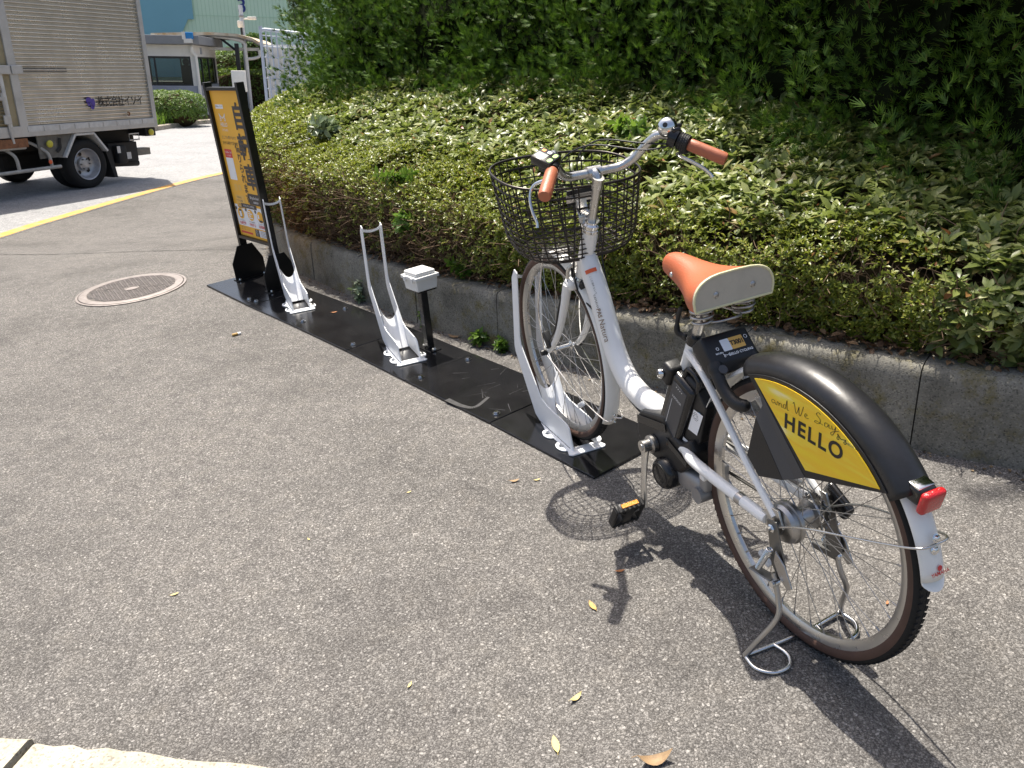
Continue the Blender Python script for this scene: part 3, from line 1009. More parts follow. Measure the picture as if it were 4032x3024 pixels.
# left: assist display
dc = Vector((0.735, 0.206, 1.066))
Rd = Matrix((Vector((0.80, 0.52, 0.30)).normalized(), Vector((-0.55, 0.83, 0.03)).normalized(), Vector((0, 0, 1)))).transposed()
xx = Vector((0.84, 0.42, 0.34)).normalized(); zz = Vector((-0.42, 0.10, 0.90)); zz = (zz - xx * zz.dot(xx)).normalized(); yy = zz.cross(xx)
Rd = Matrix((xx, yy, zz)).transposed()
g = G(); g.rbox(dc, (0.062, 0.050, 0.024), 0.004, 2, Rd); disp = obj('assist_display', g, M['blackgl'], bar)
def dq(name, m, x0, x1, y0, y1, r=0.0, h=0.0136):
    g = G(); quad(g, dc + Rd @ Vector((0, 0, h - 0.001)), Rd @ Vector((1, 0, 0)), Rd @ Vector((0, 1, 0)), x0 * .84, x1 * .84, y0 * .88, y1 * .88, r * .85); flat_obj(name, g, m, disp)
dq('display_screen', M['screen'], -0.008, 0.030, -0.004, 0.023, 0.002)
dq('power_button', M['orange'], 0.014, 0.028, -0.022, -0.010, 0.005); dq('light_button', M['postwhite'], -0.008, 0.006, -0.022, -0.010, 0.004)
dq('green_button', M['green'], -0.032, -0.018, -0.022, -0.004, 0.006); dq('green_button', M['green'], -0.032, -0.018, 0.004, 0.022, 0.006)
g = G(); g.rbox(dc + Rd @ Vector((0.0, 0.0, -0.020)), (0.03, 0.03, 0.022), 0.004, 2, Rd); obj('display_mount', g, M['blackpl'], disp)

# ---------------------------------------------------------------- fork
g = G()
g.tube([H0 + HD * 0.0, H0 - HD * 0.022], [0.022, 0.026], 16)
crn = H0 - HD * 0.028
g.rbox(crn + Vector((0.01, 0, 0)), (0.045, 0.105, 0.034), 0.014, 3, rot_y(-0.40))
fork = obj('fork', g, M['white'], bike, smooth=60)
for s in (1, -1):
    g = G()
    pts = spline([(0.998, s * 0.046, 0.628), (1.030, s * 0.050, 0.545), (1.072, s * 0.053, 0.455), (1.118, s * 0.055, 0.390), (1.168, s * 0.056, 0.345)], 6)
    g.tube(pts, [0.0155 - 0.0065 * k / (len(pts) - 1) for k in range(len(pts))], 12); obj('fork_leg', g, M['white'], fork, smooth=60)
g = G(); g.tube(spline([(0.99, 0.028, 0.690), (1.0, 0.040, 0.672), (1.004, 0.040, 0.64), (1.0, 0.026, 0.615)], 5), 0.006, 8); g.tube(spline([(0.99, -0.028, 0.690), (1.0, -0.040, 0.672), (1.004, -0.040, 0.64), (1.0, -0.026, 0.615)], 5), 0.006, 8)
g.rbox((0.995, 0.0, 0.688), (0.018, 0.06, 0.016), 0.004); obj('caliper_brake', g, M['alloy'], fork)
for s in (1, -1):
    g = G(); g.rbox((1.005, s * 0.022, 0.655), (0.012, 0.010, 0.045), 0.003); obj('brake_pad', g, M['rubber'], fork)
# lock block and cable tie on the left leg
g = G(); g.rbox((1.150, 0.062, 0.395), (0.026, 0.022, 0.06), 0.005, 2, rot_y(0.7)); obj('leg_clip', g, M['blackpl'], fork)
# front fender and stay
def fender_prof(r, w, dp=0.012):
    n = 10
    return [(r - dp * (2 * k / n - 1) ** 2, w * (k / n - 0.5)) for k in range(n + 1)]
g = G(); g.arc(FA, (1, 0, 0), (0, 0, 1), fender_prof(0.3535, 0.052), radians(93), radians(207), 40); ff = obj('front_fender', g, M['fenderw'], bike, smooth=60)
sol = ff.modifiers.new('s', 'SOLIDIFY'); sol.thickness = 0.002; sol.offset = 0
a_ = radians(201); fe_ = FA + Vector((cos(a_), 0, sin(a_))) * 0.356
g = G(); g.tube(spline([FA + Vector((0, 0.066, -0.004)), FA.lerp(fe_, 0.55) + Vector((0, 0.052, -0.012)), fe_ + Vector((-0.002, 0.032, 0)), fe_ + Vector((-0.008, 0, 0)), fe_ + Vector((-0.002, -0.032, 0)), FA.lerp(fe_, 0.55) + Vector((0, -0.052, -0.012)), FA + Vector((0, -0.066, -0.004))], 8), 0.0024, 8); obj('fender_stay', g, M['chrome'], ff)
g = G(); g.ball(fe_ + Vector((-0.010, 0.0, 0.012)), 0.005, 8, 4); g.ball(fe_ + Vector((-0.010, 0.0, -0.012)), 0.005, 8, 4); obj('stay_screw', g, M['chrome'], ff)
# basket
BT = Vector((1.070, -0.012, 0.962)); BB = Vector((1.045, -0.005, 0.735))
def basket_pt(a, f):
    """a angle, f 0 at the bottom to 1 at the rim"""
    c = BB.lerp(BT, f)
    su, sv = 0.132 + (0.158 - 0.132) * f, 0.196 + (0.228 - 0.196) * f
    if f < 0.30:
        k = 0.82 + 0.18 * (1 - (1 - f / 0.30) ** 2) ** 0.5
        su, sv = su * k, sv * k
    e = 2 / 2.7
    ca, sa = cos(a), sin(a)
    x = su * math.copysign(abs(ca) ** e, ca); y = sv * math.copysign(abs(sa) ** e, sa)
    return c + Vector((x, y, 0.17 * x + 0.05 * y * f))
g = G(); g.tube([basket_pt(2 * pi * k / 72, 1.0) for k in range(72)], 0.0042, 8, closed=True); basket = obj('basket', g, mat('bronze_black_wire', (0.032, 0.026, 0.022), 0.33, 0.6, spec=0.6), bike, smooth=60)
wm = basket.data.materials[0]
for f, rr in ((0.87, .0032), (0.73, .0023), (0.64, .0023), (0.55, .0023), (0.47, .0023), (0.39, .0023), (0.32, .0023), (0.25, .0023), (0.18, .0023), (0.11, .0023), (0.05, .0023), (0.0, .003)):
    g = G(); g.tube([basket_pt(2 * pi * k / 56, f) for k in range(56)], rr, 6, closed=True); obj('hoop_wire', g, wm, basket, smooth=60)
for k in range(32):
    a = 2 * pi * (k + 0.5) / 32
    g = G(); g.tube([basket_pt(a, f) for f in (1.0, 0.8, 0.6, 0.4, 0.3, 0.2, 0.1, 0.04, 0.0)], 0.0021, 6, caps=False); obj('upright_wire', g, wm, basket, smooth=60)
for k in range(-6, 7):
    y = k * 0.024
    L_ = 0.100 * (max(0.0, 1 - abs(y / 0.155) ** 2.7)) ** (1 / 2.7)
    if L_ > 0.02:
        g = G(); g.tube([BB + Vector((-L_, y, -0.17 * L_ + 0.001)), BB + Vector((L_, y, 0.17 * L_ + 0.001))], 0.0016, 6); obj('floor_wire', g, wm, basket)
for k in range(-4, 5):
    x = k * 0.022
    L_ = 0.154 * (max(0.0, 1 - abs(x / 0.10) ** 2.7)) ** (1 / 2.7)
    g = G(); g.tube([BB + Vector((x, -L_, 0.17 * x - 0.002)), BB + Vector((x, L_, 0.17 * x - 0.002))], 0.0016, 6); obj('floor_wire', g, wm, basket)
g = G(); g.rbox((0.938, 0.0, 0.905), (0.006, 0.11, 0.045), 0.002); obj('mounting_panel', g, M['blackpl'], basket)
g = G(); g.prism([(0.930, -0.055, 0.893), (0.930, 0.060, 0.893), (0.930, 0.060, 0.915), (0.930, -0.055, 0.915)], (0.004, 0, 0)); g.prism(spline([(0.929, 0.0, 0.90), (0.925, 0.0, 0.875), (0.915, 0.0, 0.855), (0.912, 0.0, 0.835)], 4) + spline([(0.908, 0.0, 0.835), (0.911, 0.0, 0.857), (0.921, 0.0, 0.878), (0.925, 0.0, 0.90)], 4), (0, 0.035, 0)); g.tube([(0.925, 0.018, 0.873), (0.918, 0.018, 0.853)], 0.003, 6); obj('basket_bracket', g, M['alloy'], basket, smooth=30)
for y in (-0.03, 0.04):
    g = G(); g.ball((0.928, y, 0.904), (0.004, 0.006, 0.006), 8, 5); obj('bracket_bolt', g, M['chrome'], basket)
g = G(); g.tube(spline([(1.168, 0.07, 0.345), (1.172, 0.078, 0.50), (1.10, 0.085, 0.66), (1.08, 0.08, 0.735)], 6), 0.0028, 8); g.tube(spline([(1.168, -0.07, 0.345), (1.172, -0.078, 0.50), (1.10, -0.085, 0.66), (1.08, -0.08, 0.735)], 6), 0.0028, 8); obj('basket_stay', g, M['chrome'], basket)
g = G(); g.rbox((1.07, 0.03, 0.719), (0.045, 0.09, 0.012), 0.004); obj('lamp_bracket', g, M['alloy'], basket)
# cables
def cable(pts, r=0.0024):
    g = G(); g.tube(spline([Vector(q) for q in pts], 8), r, 7); obj('cable', g, M['blackpl'], bike, smooth=60)
cable([(0.728, -0.185, 1.042), (0.80, -0.12, 1.03), (0.93, -0.02, 1.045), (1.00, 0.045, 0.99), (0.985, 0.062, 0.88), (0.975, 0.048, 0.77), (0.99, 0.025, 0.70)])
cable([(0.728, 0.185, 1.035), (0.80, 0.15, 0.985), (0.90, 0.07, 0.955), (0.955, 0.01, 0.93), (0.955, -0.04, 0.86), (0.94, -0.05, 0.76), (0.925, -0.042, 0.70), (0.89, -0.036, 0.62)])
cable([(0.728, -0.19, 1.040), (0.82, -0.13, 1.045), (0.95, -0.06, 1.05), (1.005, -0.02, 0.99), (0.985, -0.035, 0.88), (0.955, -0.055, 0.80), (0.955, -0.04, 0.70), (0.93, -0.03, 0.66)])
cable([(0.745, 0.18, 1.075), (0.83, 0.12, 1.02), (0.90, 0.06, 0.965), (0.94, 0.03, 0.88), (0.955, 0.034, 0.76), (0.975, 0.032, 0.66), (0.955, 0.028, 0.60), (0.895, 0.02, 0.57)], 0.003)
cable([(0.995, 0.045, 0.64), (1.03, 0.063, 0.56), (1.075, 0.066, 0.46), (1.13, 0.066, 0.40), (1.158, 0.066, 0.362)], 0.0035)
cable([(0.895, 0.014, 0.565), (0.855, 0.012, 0.48), (0.80, 0.012, 0.40), (0.735, 0.012, 0.348), (0.66, 0.012, 0.322), (0.60, 0.012, 0.318)], 0.0045)
g = G(); g.rbox((0.955, 0.0, 0.63), (0.018, 0.05, 0.028), 0.004, 2, rot_y(-0.5)); g.rbox((0.872, 0.0, 0.545), (0.010, 0.03, 0.024), 0.003); g.rbox((0.800, 0.0, 0.405), (0.012, 0.03, 0.02), 0.003); obj('cable_clip', g, M['blackpl'], bike)

# ---------------------------------------------------------------- saddle and post
g = G(); g.tube([ST1 - SDv * 0.02, ST1 + SDv * 0.125], 0.0132, 18); post = obj('seat_post', g, M['alloy'], bike)
g = G(); g.tube([ST1 - SDv * 0.016, ST1 + SDv * 0.010], 0.0225, 20); clampo = obj('seat_clamp', g, M['blackgl'], post)
g = G(); q = ST1 + Vector((0.028, 0.010, -0.004)); g.rbox(q, (0.022, 0.020, 0.020), 0.005); g.tube(spline([q, q + Vector((0.018, 0.012, 0.01)), q + Vector((0.018, 0.010, 0.045)), q + Vector((0.010, 0.006, 0.075))], 5), [0.008] * 8 + [0.006] * 8, 8); obj('quick_lever', g, M['blackpl'], clampo, smooth=60)
SEC = [  # u, half width, top, crown, skirt
    (0.512, 0.006, 0.806, 0.000, 0.010), (0.508, 0.016, 0.820, 0.004, 0.026), (0.495, 0.025, 0.832, 0.007, 0.040), (0.470, 0.031, 0.838, 0.008, 0.050), (0.43, 0.036, 0.837, 0.008, 0.056),
    (0.395, 0.044, 0.834, 0.007, 0.060), (0.36, 0.058, 0.831, 0.006, 0.062), (0.33, 0.075, 0.831, 0.005, 0.064), (0.30, 0.091, 0.834, 0.004, 0.066), (0.272, 0.104, 0.841, 0.004, 0.074), (0.252, 0.108, 0.847, 0.004, 0.078), (0.246, 0.108, 0.848, 0.003, 0.078)]
def saddle_ring(sec):
    u, hw, top, cr, sk = sec
    out = []
    sh = sk * 0.72                          # height of the rounded shoulder
    ex_p = 2.0 + 1.4 * min(1, hw / 0.1)
    for k in range(4):                      # left skirt from the bottom up
        f = k / 3
        out.append((u, hw * (1.0 - 0.03 * (1 - f)), top - sk + (sk - sh) * f))
    for k in range(1, 16):                  # rounded shoulder and top
        a = k / 16
        y = hw * math.copysign(abs(cos(a * pi)) ** (2 / ex_p), cos(a * pi))
        e = (1 - min(1, abs(y / hw)) ** ex_p) ** (1 / 2.2)
        out.append((u, y, top - sh + sh * e))
    for k in range(4):
        f = 1 - k / 3
        out.append((u, -hw * (1.0 - 0.03 * (1 - f)), top - sk + (sk - sh) * f))
    return out
g = G()
rings = [saddle_ring(s_) for s_ in SEC]
n_ = len(rings[0])
for r_ in rings: g.v += r_
for i in range(len(rings) - 1):
    for k in range(n_ - 1):
        g.f.append((i * n_ + k, i * n_ + k + 1, (i + 1) * n_ + k + 1, (i + 1) * n_ + k)); g.mi.append(0)
g.f.append(tuple(range(n_))); g.mi.append(0)
saddle = obj('saddle', g, M['tan'], bike, smooth=70)
sm_ = saddle.modifiers.new('sub', 'SUBSURF'); sm_.levels = sm_.render_levels = 1
last = rings[-1]
g = G(); g.v += [(0.2455 - 0.003, y, z) for (u, y, z) in last]; g.f.append(tuple(range(n_))); g.mi.append(0)
g.v += [(0.2455 + 0.004, y, z) for (u, y, z) in last]
for k in range(n_):
    g.f.append((k, (k + 1) % n_, n_ + (k + 1) % n_, n_ + k)); g.mi.append(0)
obj('rear_panel', g, M['beige'], saddle, smooth=30)
g = G(); g.tube([Vector((0.2425, q[1] * 1.0, q[2])) for q in last], 0.0028, 8, closed=True); obj('piping', g, M['cream'], saddle, smooth=60)
for y, z in ((0.050, 0.800), (-0.050, 0.803)):
    g = G(); g.lathe([(0.0, 0.0035), (0.005, 0.003), (0.0075, 0.0008), (0.0078, 0.0)], (0.2425, y, z), (-1, 0, 0), 16); obj('rivet', g, M['steel'], saddle, smooth=60)
for s in (1, -1):
    g = G(); g.lathe([(0.0, 0.0035), (0.004, 0.003), (0.006, 0.0008), (0.0063, 0.0)], (0.440, s * 0.0358, 0.795), (0, s, 0), 14); obj('rivet', g, M['alloy'], saddle, smooth=60)
    g = G(); pts = []
    for k in range(60):
        a = 2 * pi * 4.2 * k / 59
        rr = 0.020 + 0.006 * sin(pi * k / 59)
        pts.append((0.285 + rr * cos(a), s * 0.058 + rr * sin(a), 0.722 + 0.058 * k / 59))
    g.tube(pts, 0.0034, 7); obj('coil_spring', g, M['steel'], saddle, smooth=60)
    g = G(); g.tube(spline([(0.285, s * 0.058, 0.722), (0.33, s * 0.03, 0.730), (0.375, s * 0.018, 0.745), (0.44, s * 0.016, 0.78)], 6), 0.0034, 7); obj('saddle_rail', g, M['steel'], saddle, smooth=60)
g = G(); g.tube(spline([(0.285, 0.058, 0.722), (0.262, 0.03, 0.726), (0.255, 0.0, 0.728), (0.262, -0.03, 0.726), (0.285, -0.058, 0.722)], 6), 0.0034, 7); obj('spring_bridge', g, M['steel'], saddle, smooth=60)
g = G(); g.rbox((0.345, 0, 0.752), (0.05, 0.055, 0.03), 0.008, 2); obj('saddle_clamp', g, M['steel'], saddle)

# ---------------------------------------------------------------- rear fender, cover, side panels, tail light
g = G(); g.arc(RA, (1, 0, 0), (0, 0, 1), fender_prof(0.3575, 0.056), radians(-3), radians(169), 60); rf = obj('rear_fender', g, M['fenderw'], bike, smooth=60)
sol = rf.modifiers.new('s', 'SOLIDIFY'); sol.thickness = 0.002; sol.offset = 0
# rounded mud flap end
a_ = radians(169)
e1, e2 = Vector((cos(a_), 0, sin(a_))), Vector((-sin(a_), 0, cos(a_)))
g = G(); P = []
for k in range(13):
    t_a = pi * k / 12
    y = 0.028 * cos(t_a); ex_ = 0.022 * sin(t_a)
    rr = 0.3575 - 0.012 * (2 * y / 0.056) ** 2
    P.append(RA + e1 * rr + e2 * ex_ + Vector((0, y, 0)))
g.prism(P, e1 * 0.0018); obj('fender_end', g, M['fenderw'], rf)
cov = []
for k in range(17):
    a = pi * k / 16
    cov.append((0.338 + 0.040 * sin(a) ** 0.8, 0.045 * cos(a)))
g = G(); g.arc(RA, (1, 0, 0), (0, 0, 1), cov, radians(64), radians(142), 40); cover = obj('fender_cover', g, mat('scuffed_black_cover', (0.016, 0.016, 0.018), 0.36, var=0.5, vscale=30, rvar=0.1, bump=0.08, bscale=60), bike, smooth=60)
sol = cover.modifiers.new('s', 'SOLIDIFY'); sol.thickness = 0.003; sol.offset = -1
def arcpts(r, a0, a1, n=16):
    return [(r * cos(radians(a0 + (a1 - a0) * k / n)), WR + r * sin(radians(a0 + (a1 - a0) * k / n))) for k in range(n + 1)]
for s in (1, -1):
    outer = arcpts(0.342, 66, 139.5) + [(-0.033, 0.470), (0.020, 0.425)] + [(0.045, 0.440)]
    outer = arcpts(0.342, 67, 139.5) + [(-0.052, 0.478)]
    g = G(); g.prism([(u, s * 0.043, w) for u, w in outer], (0, s * 0.004, 0)); pn = obj('wheel_panel', g, M['blackpl'], bike, smooth=0, bevel=0.001)
    inner = arcpts(0.333, 71, 137.5) + [(-0.057, 0.499)]
    g = G(); g.prism([(u, s * 0.0475, w) for u, w in inner], (0, s * 0.0015, 0)); obj('yellow_print', g, M['yellowpanel'], pn, smooth=0)
    # angular guard below the panel
    g = G()
    A3 = [(0.106, 0.575), (0.060, 0.520), (-0.028, 0.455), (0.018, 0.436), (0.135, 0.415), (0.128, 0.500)]
    g.prism([(0.080, s * 0.0475, 0.592), (-0.030, s * 0.0475, 0.463), (-0.005, s * 0.058, 0.451), (0.087, s * 0.058, 0.562)], (0, s * 0.002, 0))
    obj('guard_bevel', g, M['darkgrey'], pn, smooth=0)
    g = G(); g.prism([(0.087, s * 0.0580, 0.562), (-0.005, s * 0.0580, 0.451), (0.072, s * 0.0580, 0.421), (0.112, s * 0.0580, 0.456)], (0, s * 0.003, 0)); obj('guard_plate', g, M['blackpl'], pn, smooth=0)
    g = G(); g.prism([(0.098, s * 0.045, 0.630), (-0.055, s * 0.045, 0.480), (-0.030, s * 0.0465, 0.463), (0.080, s * 0.0465, 0.592)], (0, s * 0.003, 0)); obj('guard_strip', g, M['darkgrey'], pn, smooth=0)
    # lettering, running down towards the back as in the print
    dx = Vector((-1, 0, 0)) if s > 0 else Vector((1, 0, 0))
    th_ = radians(-0.6)
    ax_ = Vector((dx.x * cos(th_), 0, sin(th_))); ay_ = Vector((-dx.x * sin(th_), 0, cos(th_)))
    yv = s * 0.0496
    lettering('lettering', 'HELLO', 0.0475, (-0.071, yv, 0.585), ax_, ay_, M['ink'], pn, bold=0.0014, space=1.22)
    lettering('lettering', 'HELLO CYCLING', 0.0062, (-0.184 if s > 0 else -0.03, yv, 0.612), ax_, ay_, M['ink'], pn, space=1.1)
    # handwriting
    strokes = [
        [(0.0, .30), (-.10, .42), (-.22, .30), (-.16, .06), (0.0, .22), (.03, .06), (.12, .04)], [(.12, .04), (.16, .36), (.24, .34), (.26, .06)], [(.26, .06), (.30, .30), (.40, .34), (.44, .04), (.52, .04)],
        [(.74, .36), (.60, .40), (.55, .14), (.68, .06), (.80, .85), (.80, .06), (.92, .02)],
        [(1.18, .80), (1.26, .95), (1.34, .20), (1.42, .10), (1.56, .75)], [(1.56, .75), (1.56, .10), (1.66, .06), (1.84, .92)], [(1.92, .16), (2.06, .30), (1.98, .42), (1.90, .18), (2.02, .04), (2.16, .10)],
        [(2.86, .86), (2.74, .98), (2.62, .78), (2.84, .44), (2.78, .06), (2.52, .04), (2.60, .20), (3.0, .08)],
        [(3.30, .34), (3.14, .38), (3.10, .10), (3.22, .06), (3.34, .34), (3.36, .08), (3.48, .06)], [(3.50, .36), (3.54, .08), (3.66, .12), (3.74, .40)], [(3.74, .40), (3.66, -.10), (3.52, -.44), (3.46, -.24), (3.70, .0), (3.92, .16)]]
    g = G(); sc = 0.0315
    o3 = Vector((0.040 if s > 0 else -0.16, yv, 0.611)); az_ = radians(4.5); ah_ = Vector((dx.x * cos(az_), 0, sin(az_))); av_ = Vector((-dx.x * sin(az_), 0, cos(az_)))
    if s < 0: sc *= 0.9
    for st_ in strokes:
        sp = spline([Vector((q[0], q[1], 0)) for q in st_], 7)
        for a3, b3 in zip(sp[:-1], sp[1:]):
            d3 = (b3 - a3)
            if d3.length < 1e-5: continue
            nn3 = Vector((-d3.y, d3.x, 0)).normalized() * 0.017
            k = len(g.v)
            for q in (a3 - nn3, b3 - nn3, b3 + nn3, a3 + nn3):
                g.v.append(tuple(o3 + ah_ * (q.x * sc * 1.46) + av_ * (q.y * sc * 0.80)))
            g.f.append((k, k + 1, k + 2, k + 3)); g.mi.append(0)
    flat_obj('handwriting', g, M['ink'], pn)
    g = G()
    o4 = Vector((-0.138 if s > 0 else -0.09, yv, 0.6135))
    for q in ((0.0, 0.0), (0.018, -0.002)):
        disc(g, o4, ax_, ay_, q[0], q[1], 0.0035, 0.0035, 12, 0.6)
    for a4, b4 in (((0, .003), (-.002, .009)), ((-.002, .009), (.008, .001)), ((.008, .001), (.020, .005)), ((.020, .005), (.018, .001))):
        d4 = Vector((b4[0] - a4[0], b4[1] - a4[1], 0)); n4 = Vector((-d4.y, d4.x, 0)).normalized() * 0.0008
        k = len(g.v)
        for q in (Vector((*a4, 0)) - n4, Vector((*b4, 0)) - n4, Vector((*b4, 0)) + n4, Vector((*a4, 0)) + n4):
            g.v.append(tuple(o4 + ax_ * q.x + ay_ * q.y))
        g.f.append((k, k + 1, k + 2, k + 3)); g.mi.append(0)
    flat_obj('logo', g, M['ink'], pn)
# tail light
a_ = radians(143.5); lc = RA + Vector((cos(a_), 0, sin(a_))) * 0.378
Rl = rot_y(-radians(12))
g = G(); g.rbox(lc + Vector((0.012, 0, 0.004)), (0.036, 0.044, 0.038), 0.010, 3, Rl); tl = obj('tail_light', g, M['blackgl'], bike)
g = G(); g.rbox(lc + Rl @ Vector((-0.012, 0, -0.001)), (0.018, 0.052, 0.048), 0.008, 3, Rl); obj('red_lens', g, M['red'], tl)
g = G(); g.rbox(lc + Vector((0.012, 0, 0.0215)), (0.026, 0.040, 0.006), 0.003, 2, Rl); obj('light_cap', g, M['chrome'], tl)
# stays of the rear fender
a_ = radians(157); fe_ = RA + Vector((cos(a_), 0, sin(a_))) * 0.3595
g = G(); g.tube(spline([RA + Vector((-0.004, 0.074, 0.002)), RA.lerp(fe_, 0.30) + Vector((0, 0.078, 0.016)), RA.lerp(fe_, 0.8) + Vector((0, 0.052, 0.004)), fe_ + Vector((-0.0, 0.034, 0)), fe_ + Vector((-0.006, 0.0, 0)), fe_ + Vector((0.0, -0.034, 0)), RA.lerp(fe_, 0.8) + Vector((0, -0.052, 0.004)), RA.lerp(fe_, 0.3) + Vector((0, -0.078, 0.016)), RA + Vector((-0.004, -0.074, 0.002))], 8), 0.0026, 8); obj('fender_stay', g, M['alloy'], rf, smooth=60)
for dz in (0.013, -0.013):
    q = fe_ + Vector((-0.006, 0, dz)); g = G(); g.lathe([(0.0, 0.006), (0.0045, 0.005), (0.006, 0.0), (0.009, -0.001)], q, (cos(a_), 0, sin(a_)), 12); obj('stay_screw', g, M['chrome'], rf)
# maker's mark on the fender end
a_ = radians(166.0); q = RA + Vector((cos(a_), 0, sin(a_))) * 0.3592
tdir = Vector((-sin(a_), 0, cos(a_)))
g = G(); nrm = Vector((cos(a_), 0, sin(a_)))
lettering('lettering', 'YAMAHA', 0.0105, q + nrm * 0.0016 + tdir * 0.004 + Vector((0, -0.004, 0)), (0, -1, 0), -tdir, M['redprint'], rf, bold=0.0003)
disc(g, q + nrm * 0.0016 - tdir * 0.006, (0, -1, 0), -tdir, 0.004, 0, 0.0055, 0.0055, 20); flat_obj('logo', g, M['redprint'], rf)

# ---------------------------------------------------------------- battery, motor, crank, pedal
Rb = Matrix((Vector((SDv.z, 0, -SDv.x)), Vector((0, 1, 0)), SDv)).transposed()      # local z along the seat tube
def sb(u, v, w):      # seat tube frame: u ahead of it, v left, w up along it from the bracket
    return ST0 + Rb @ Vector((u, v, w))
g = G(); g.rbox(sb(-0.040, 0.003, 0.108), (0.104, 0.084, 0.240), 0.014, 3, Rb); bat = obj('battery', g, M['blackgl'], bike, smooth=50)
g = G(); g.rbox(sb(-0.058, 0.0, 0.228), (0.060, 0.062, 0.030), 0.012, 3, Rb); obj('battery_cap', g, M['blackpl'], bat, smooth=50)
g = G(); g.tube(spline([sb(-0.030, 0.026, 0.225), sb(-0.033, 0.026, 0.256), sb(-0.058, 0.026, 0.264), sb(-0.083, 0.026, 0.256), sb(-0.088, 0.026, 0.225)], 5), 0.008, 10); g.tube(spline([sb(-0.030, -0.026, 0.225), sb(-0.033, -0.026, 0.256), sb(-0.058, -0.026, 0.264), sb(-0.083, -0.026, 0.256), sb(-0.088, -0.026, 0.225)], 5), 0.008, 10); g.tube([sb(-0.083, 0.026, 0.256), sb(-0.083, -0.026, 0.256)], 0.008, 10); obj('battery_handle', g, M['blackgl'], bat, smooth=50)
g = G(); g.rbox(sb(-0.044, 0.0455, 0.115), (0.062, 0.003, 0.185), 0.001, 1, Rb); obj('battery_face', g, M['darkgrey'], bat)
bx_, by_ = Rb @ Vector((-1, 0, 0)), Rb @ Vector((0, 0, 1))
lettering('lettering', 'YAMAHA', 0.010, sb(-0.044, 0.0476, 0.165), bx_, by_, M['whiteprint'], bat)
g = G(); quad(g, sb(-0.044, 0.0476, 0.125), bx_, by_, -0.018, -0.0165, -0.06, 0.03)
for k in range(4): disc(g, sb(-0.044, 0.0476, 0.200), bx_, by_, -0.012 + 0.008 * k, 0, 0.0018, 0.0018, 8)
stuff(flat_obj('face_marks', g, M['whiteprint'], bat))
g = G(); disc(g, sb(-0.0935, 0.0, 0.19), Vector((0, -1, 0)), by_, 0, 0, 0.010, 0.010, 20); flat_obj('logo', g, M['whiteprint'], bat)
# lock barrel beside the battery, ahead of the seat tube
g = G(); g.rbox(sb(0.016, 0.030, 0.205), (0.042, 0.050, 0.062), 0.010, 3, Rb); kl = obj('battery_lock', g, M['blackpl'], bike, smooth=50)
g = G(); c_ = sb(0.026, 0.054, 0.200); g.lathe([(0.0, 0.012), (0.011, 0.012), (0.0125, 0.009), (0.0125, 0.0)], c_, (0.35, 0.93, 0.1), 20); obj('lock_barrel', g, M['chrome'], kl)
g = G(); g.box(c_ + Vector((0.35, 0.93, 0.1)).normalized() * 0.0125, (0.002, 0.0012, 0.009)); obj('keyhole', g, M['ink'], kl, smooth=0)
# holder behind the battery, with its printed labels
g = G(); g.prism([sb(-0.088, 0.031, 0.235), sb(-0.135, 0.031, 0.215), sb(-0.150, 0.031, 0.10), sb(-0.118, 0.031, 0.02), sb(-0.080, 0.031, -0.01), sb(-0.06, 0.031, 0.02)], (0, -0.062, 0)); hold = obj('battery_holder', g, M['blackpl'], bike, smooth=0, bevel=0.004)
def lab(name, m, u0, u1, w0, w1, h=0.0336):
    g = G(); k = len(g.v); g.v += [tuple(sb(u0, h, w0)), tuple(sb(u1, h, w0 + 0.012)), tuple(sb(u1, h, w1 + 0.012)), tuple(sb(u0, h, w1))]; g.f.append((0, 1, 2, 3)); g.mi.append(0); flat_obj(name, g, m, hold)
lab('white_label', M['postwhite'], -0.099, -0.136, 0.105, 0.178); lab('blue_label', M['bluep'], -0.1, -0.124, 0.143, 0.176, 0.0332)
lab('white_label', M['postwhite'], -0.072, -0.128, 0.036, 0.062)
lettering('lettering', 'Li-ion20', 0.011, sb(-0.118, 0.0334, 0.124), bx_, by_, M['ink'], hold); lettering('lettering', '♲', 0.030, sb(-0.112, 0.0338, 0.163), bx_, by_, M['ink'], hold)
# motor
BBc = Vector((0.519, 0, 0.289))
g = G(); P = [(0.470, 0.395), (0.590, 0.362), (0.612, 0.335), (0.612, 0.280), (0.585, 0.245), (0.545, 0.240), (0.47, 0.235), (0.40, 0.250), (0.352, 0.292), (0.335, 0.345), (0.352, 0.375), (0.395, 0.345), (0.43, 0.352)]
g.prism([(u, 0.050, w) for u, w in P], (0, -0.100, 0)); mot = obj('motor_cover', g, M['blackpl'], bike, smooth=0, bevel=0.010, seg=3)
g = G(); g.prism([(0.60, 0.052, 0.345), (0.46, 0.052, 0.375), (0.455, 0.052, 0.352), (0.60, 0.052, 0.322)], (0, 0.002, 0)); g.prism([(0.455, 0.052, 0.338), (0.36, 0.052, 0.305), (0.365, 0.052, 0.290), (0.455, 0.052, 0.318)], (0, 0.002, 0)); obj('cover_ridge', g, M['blackgl'], mot, smooth=0)
g = G(); g.rbox((0.40, 0.0, 0.232), (0.17, 0.085, 0.070), 0.022, 4); g.tube([(0.325, -0.05, 0.222), (0.325, 0.05, 0.222)], 0.022, 16); g.rbox((0.315, 0.0, 0.270), (0.03, 0.08, 0.07), 0.01); obj('motor_body', g, M['castalu'], mot, smooth=50)
g = G(); g.lathe([(0.0, 0.024), (0.030, 0.024), (0.040, 0.020), (0.046, 0.010), (0.048, -0.02)], (0.463, 0.050, 0.222), (0, 1, 0), 36); obj('motor_end_cap', g, M['blackgl'], mot, smooth=40)
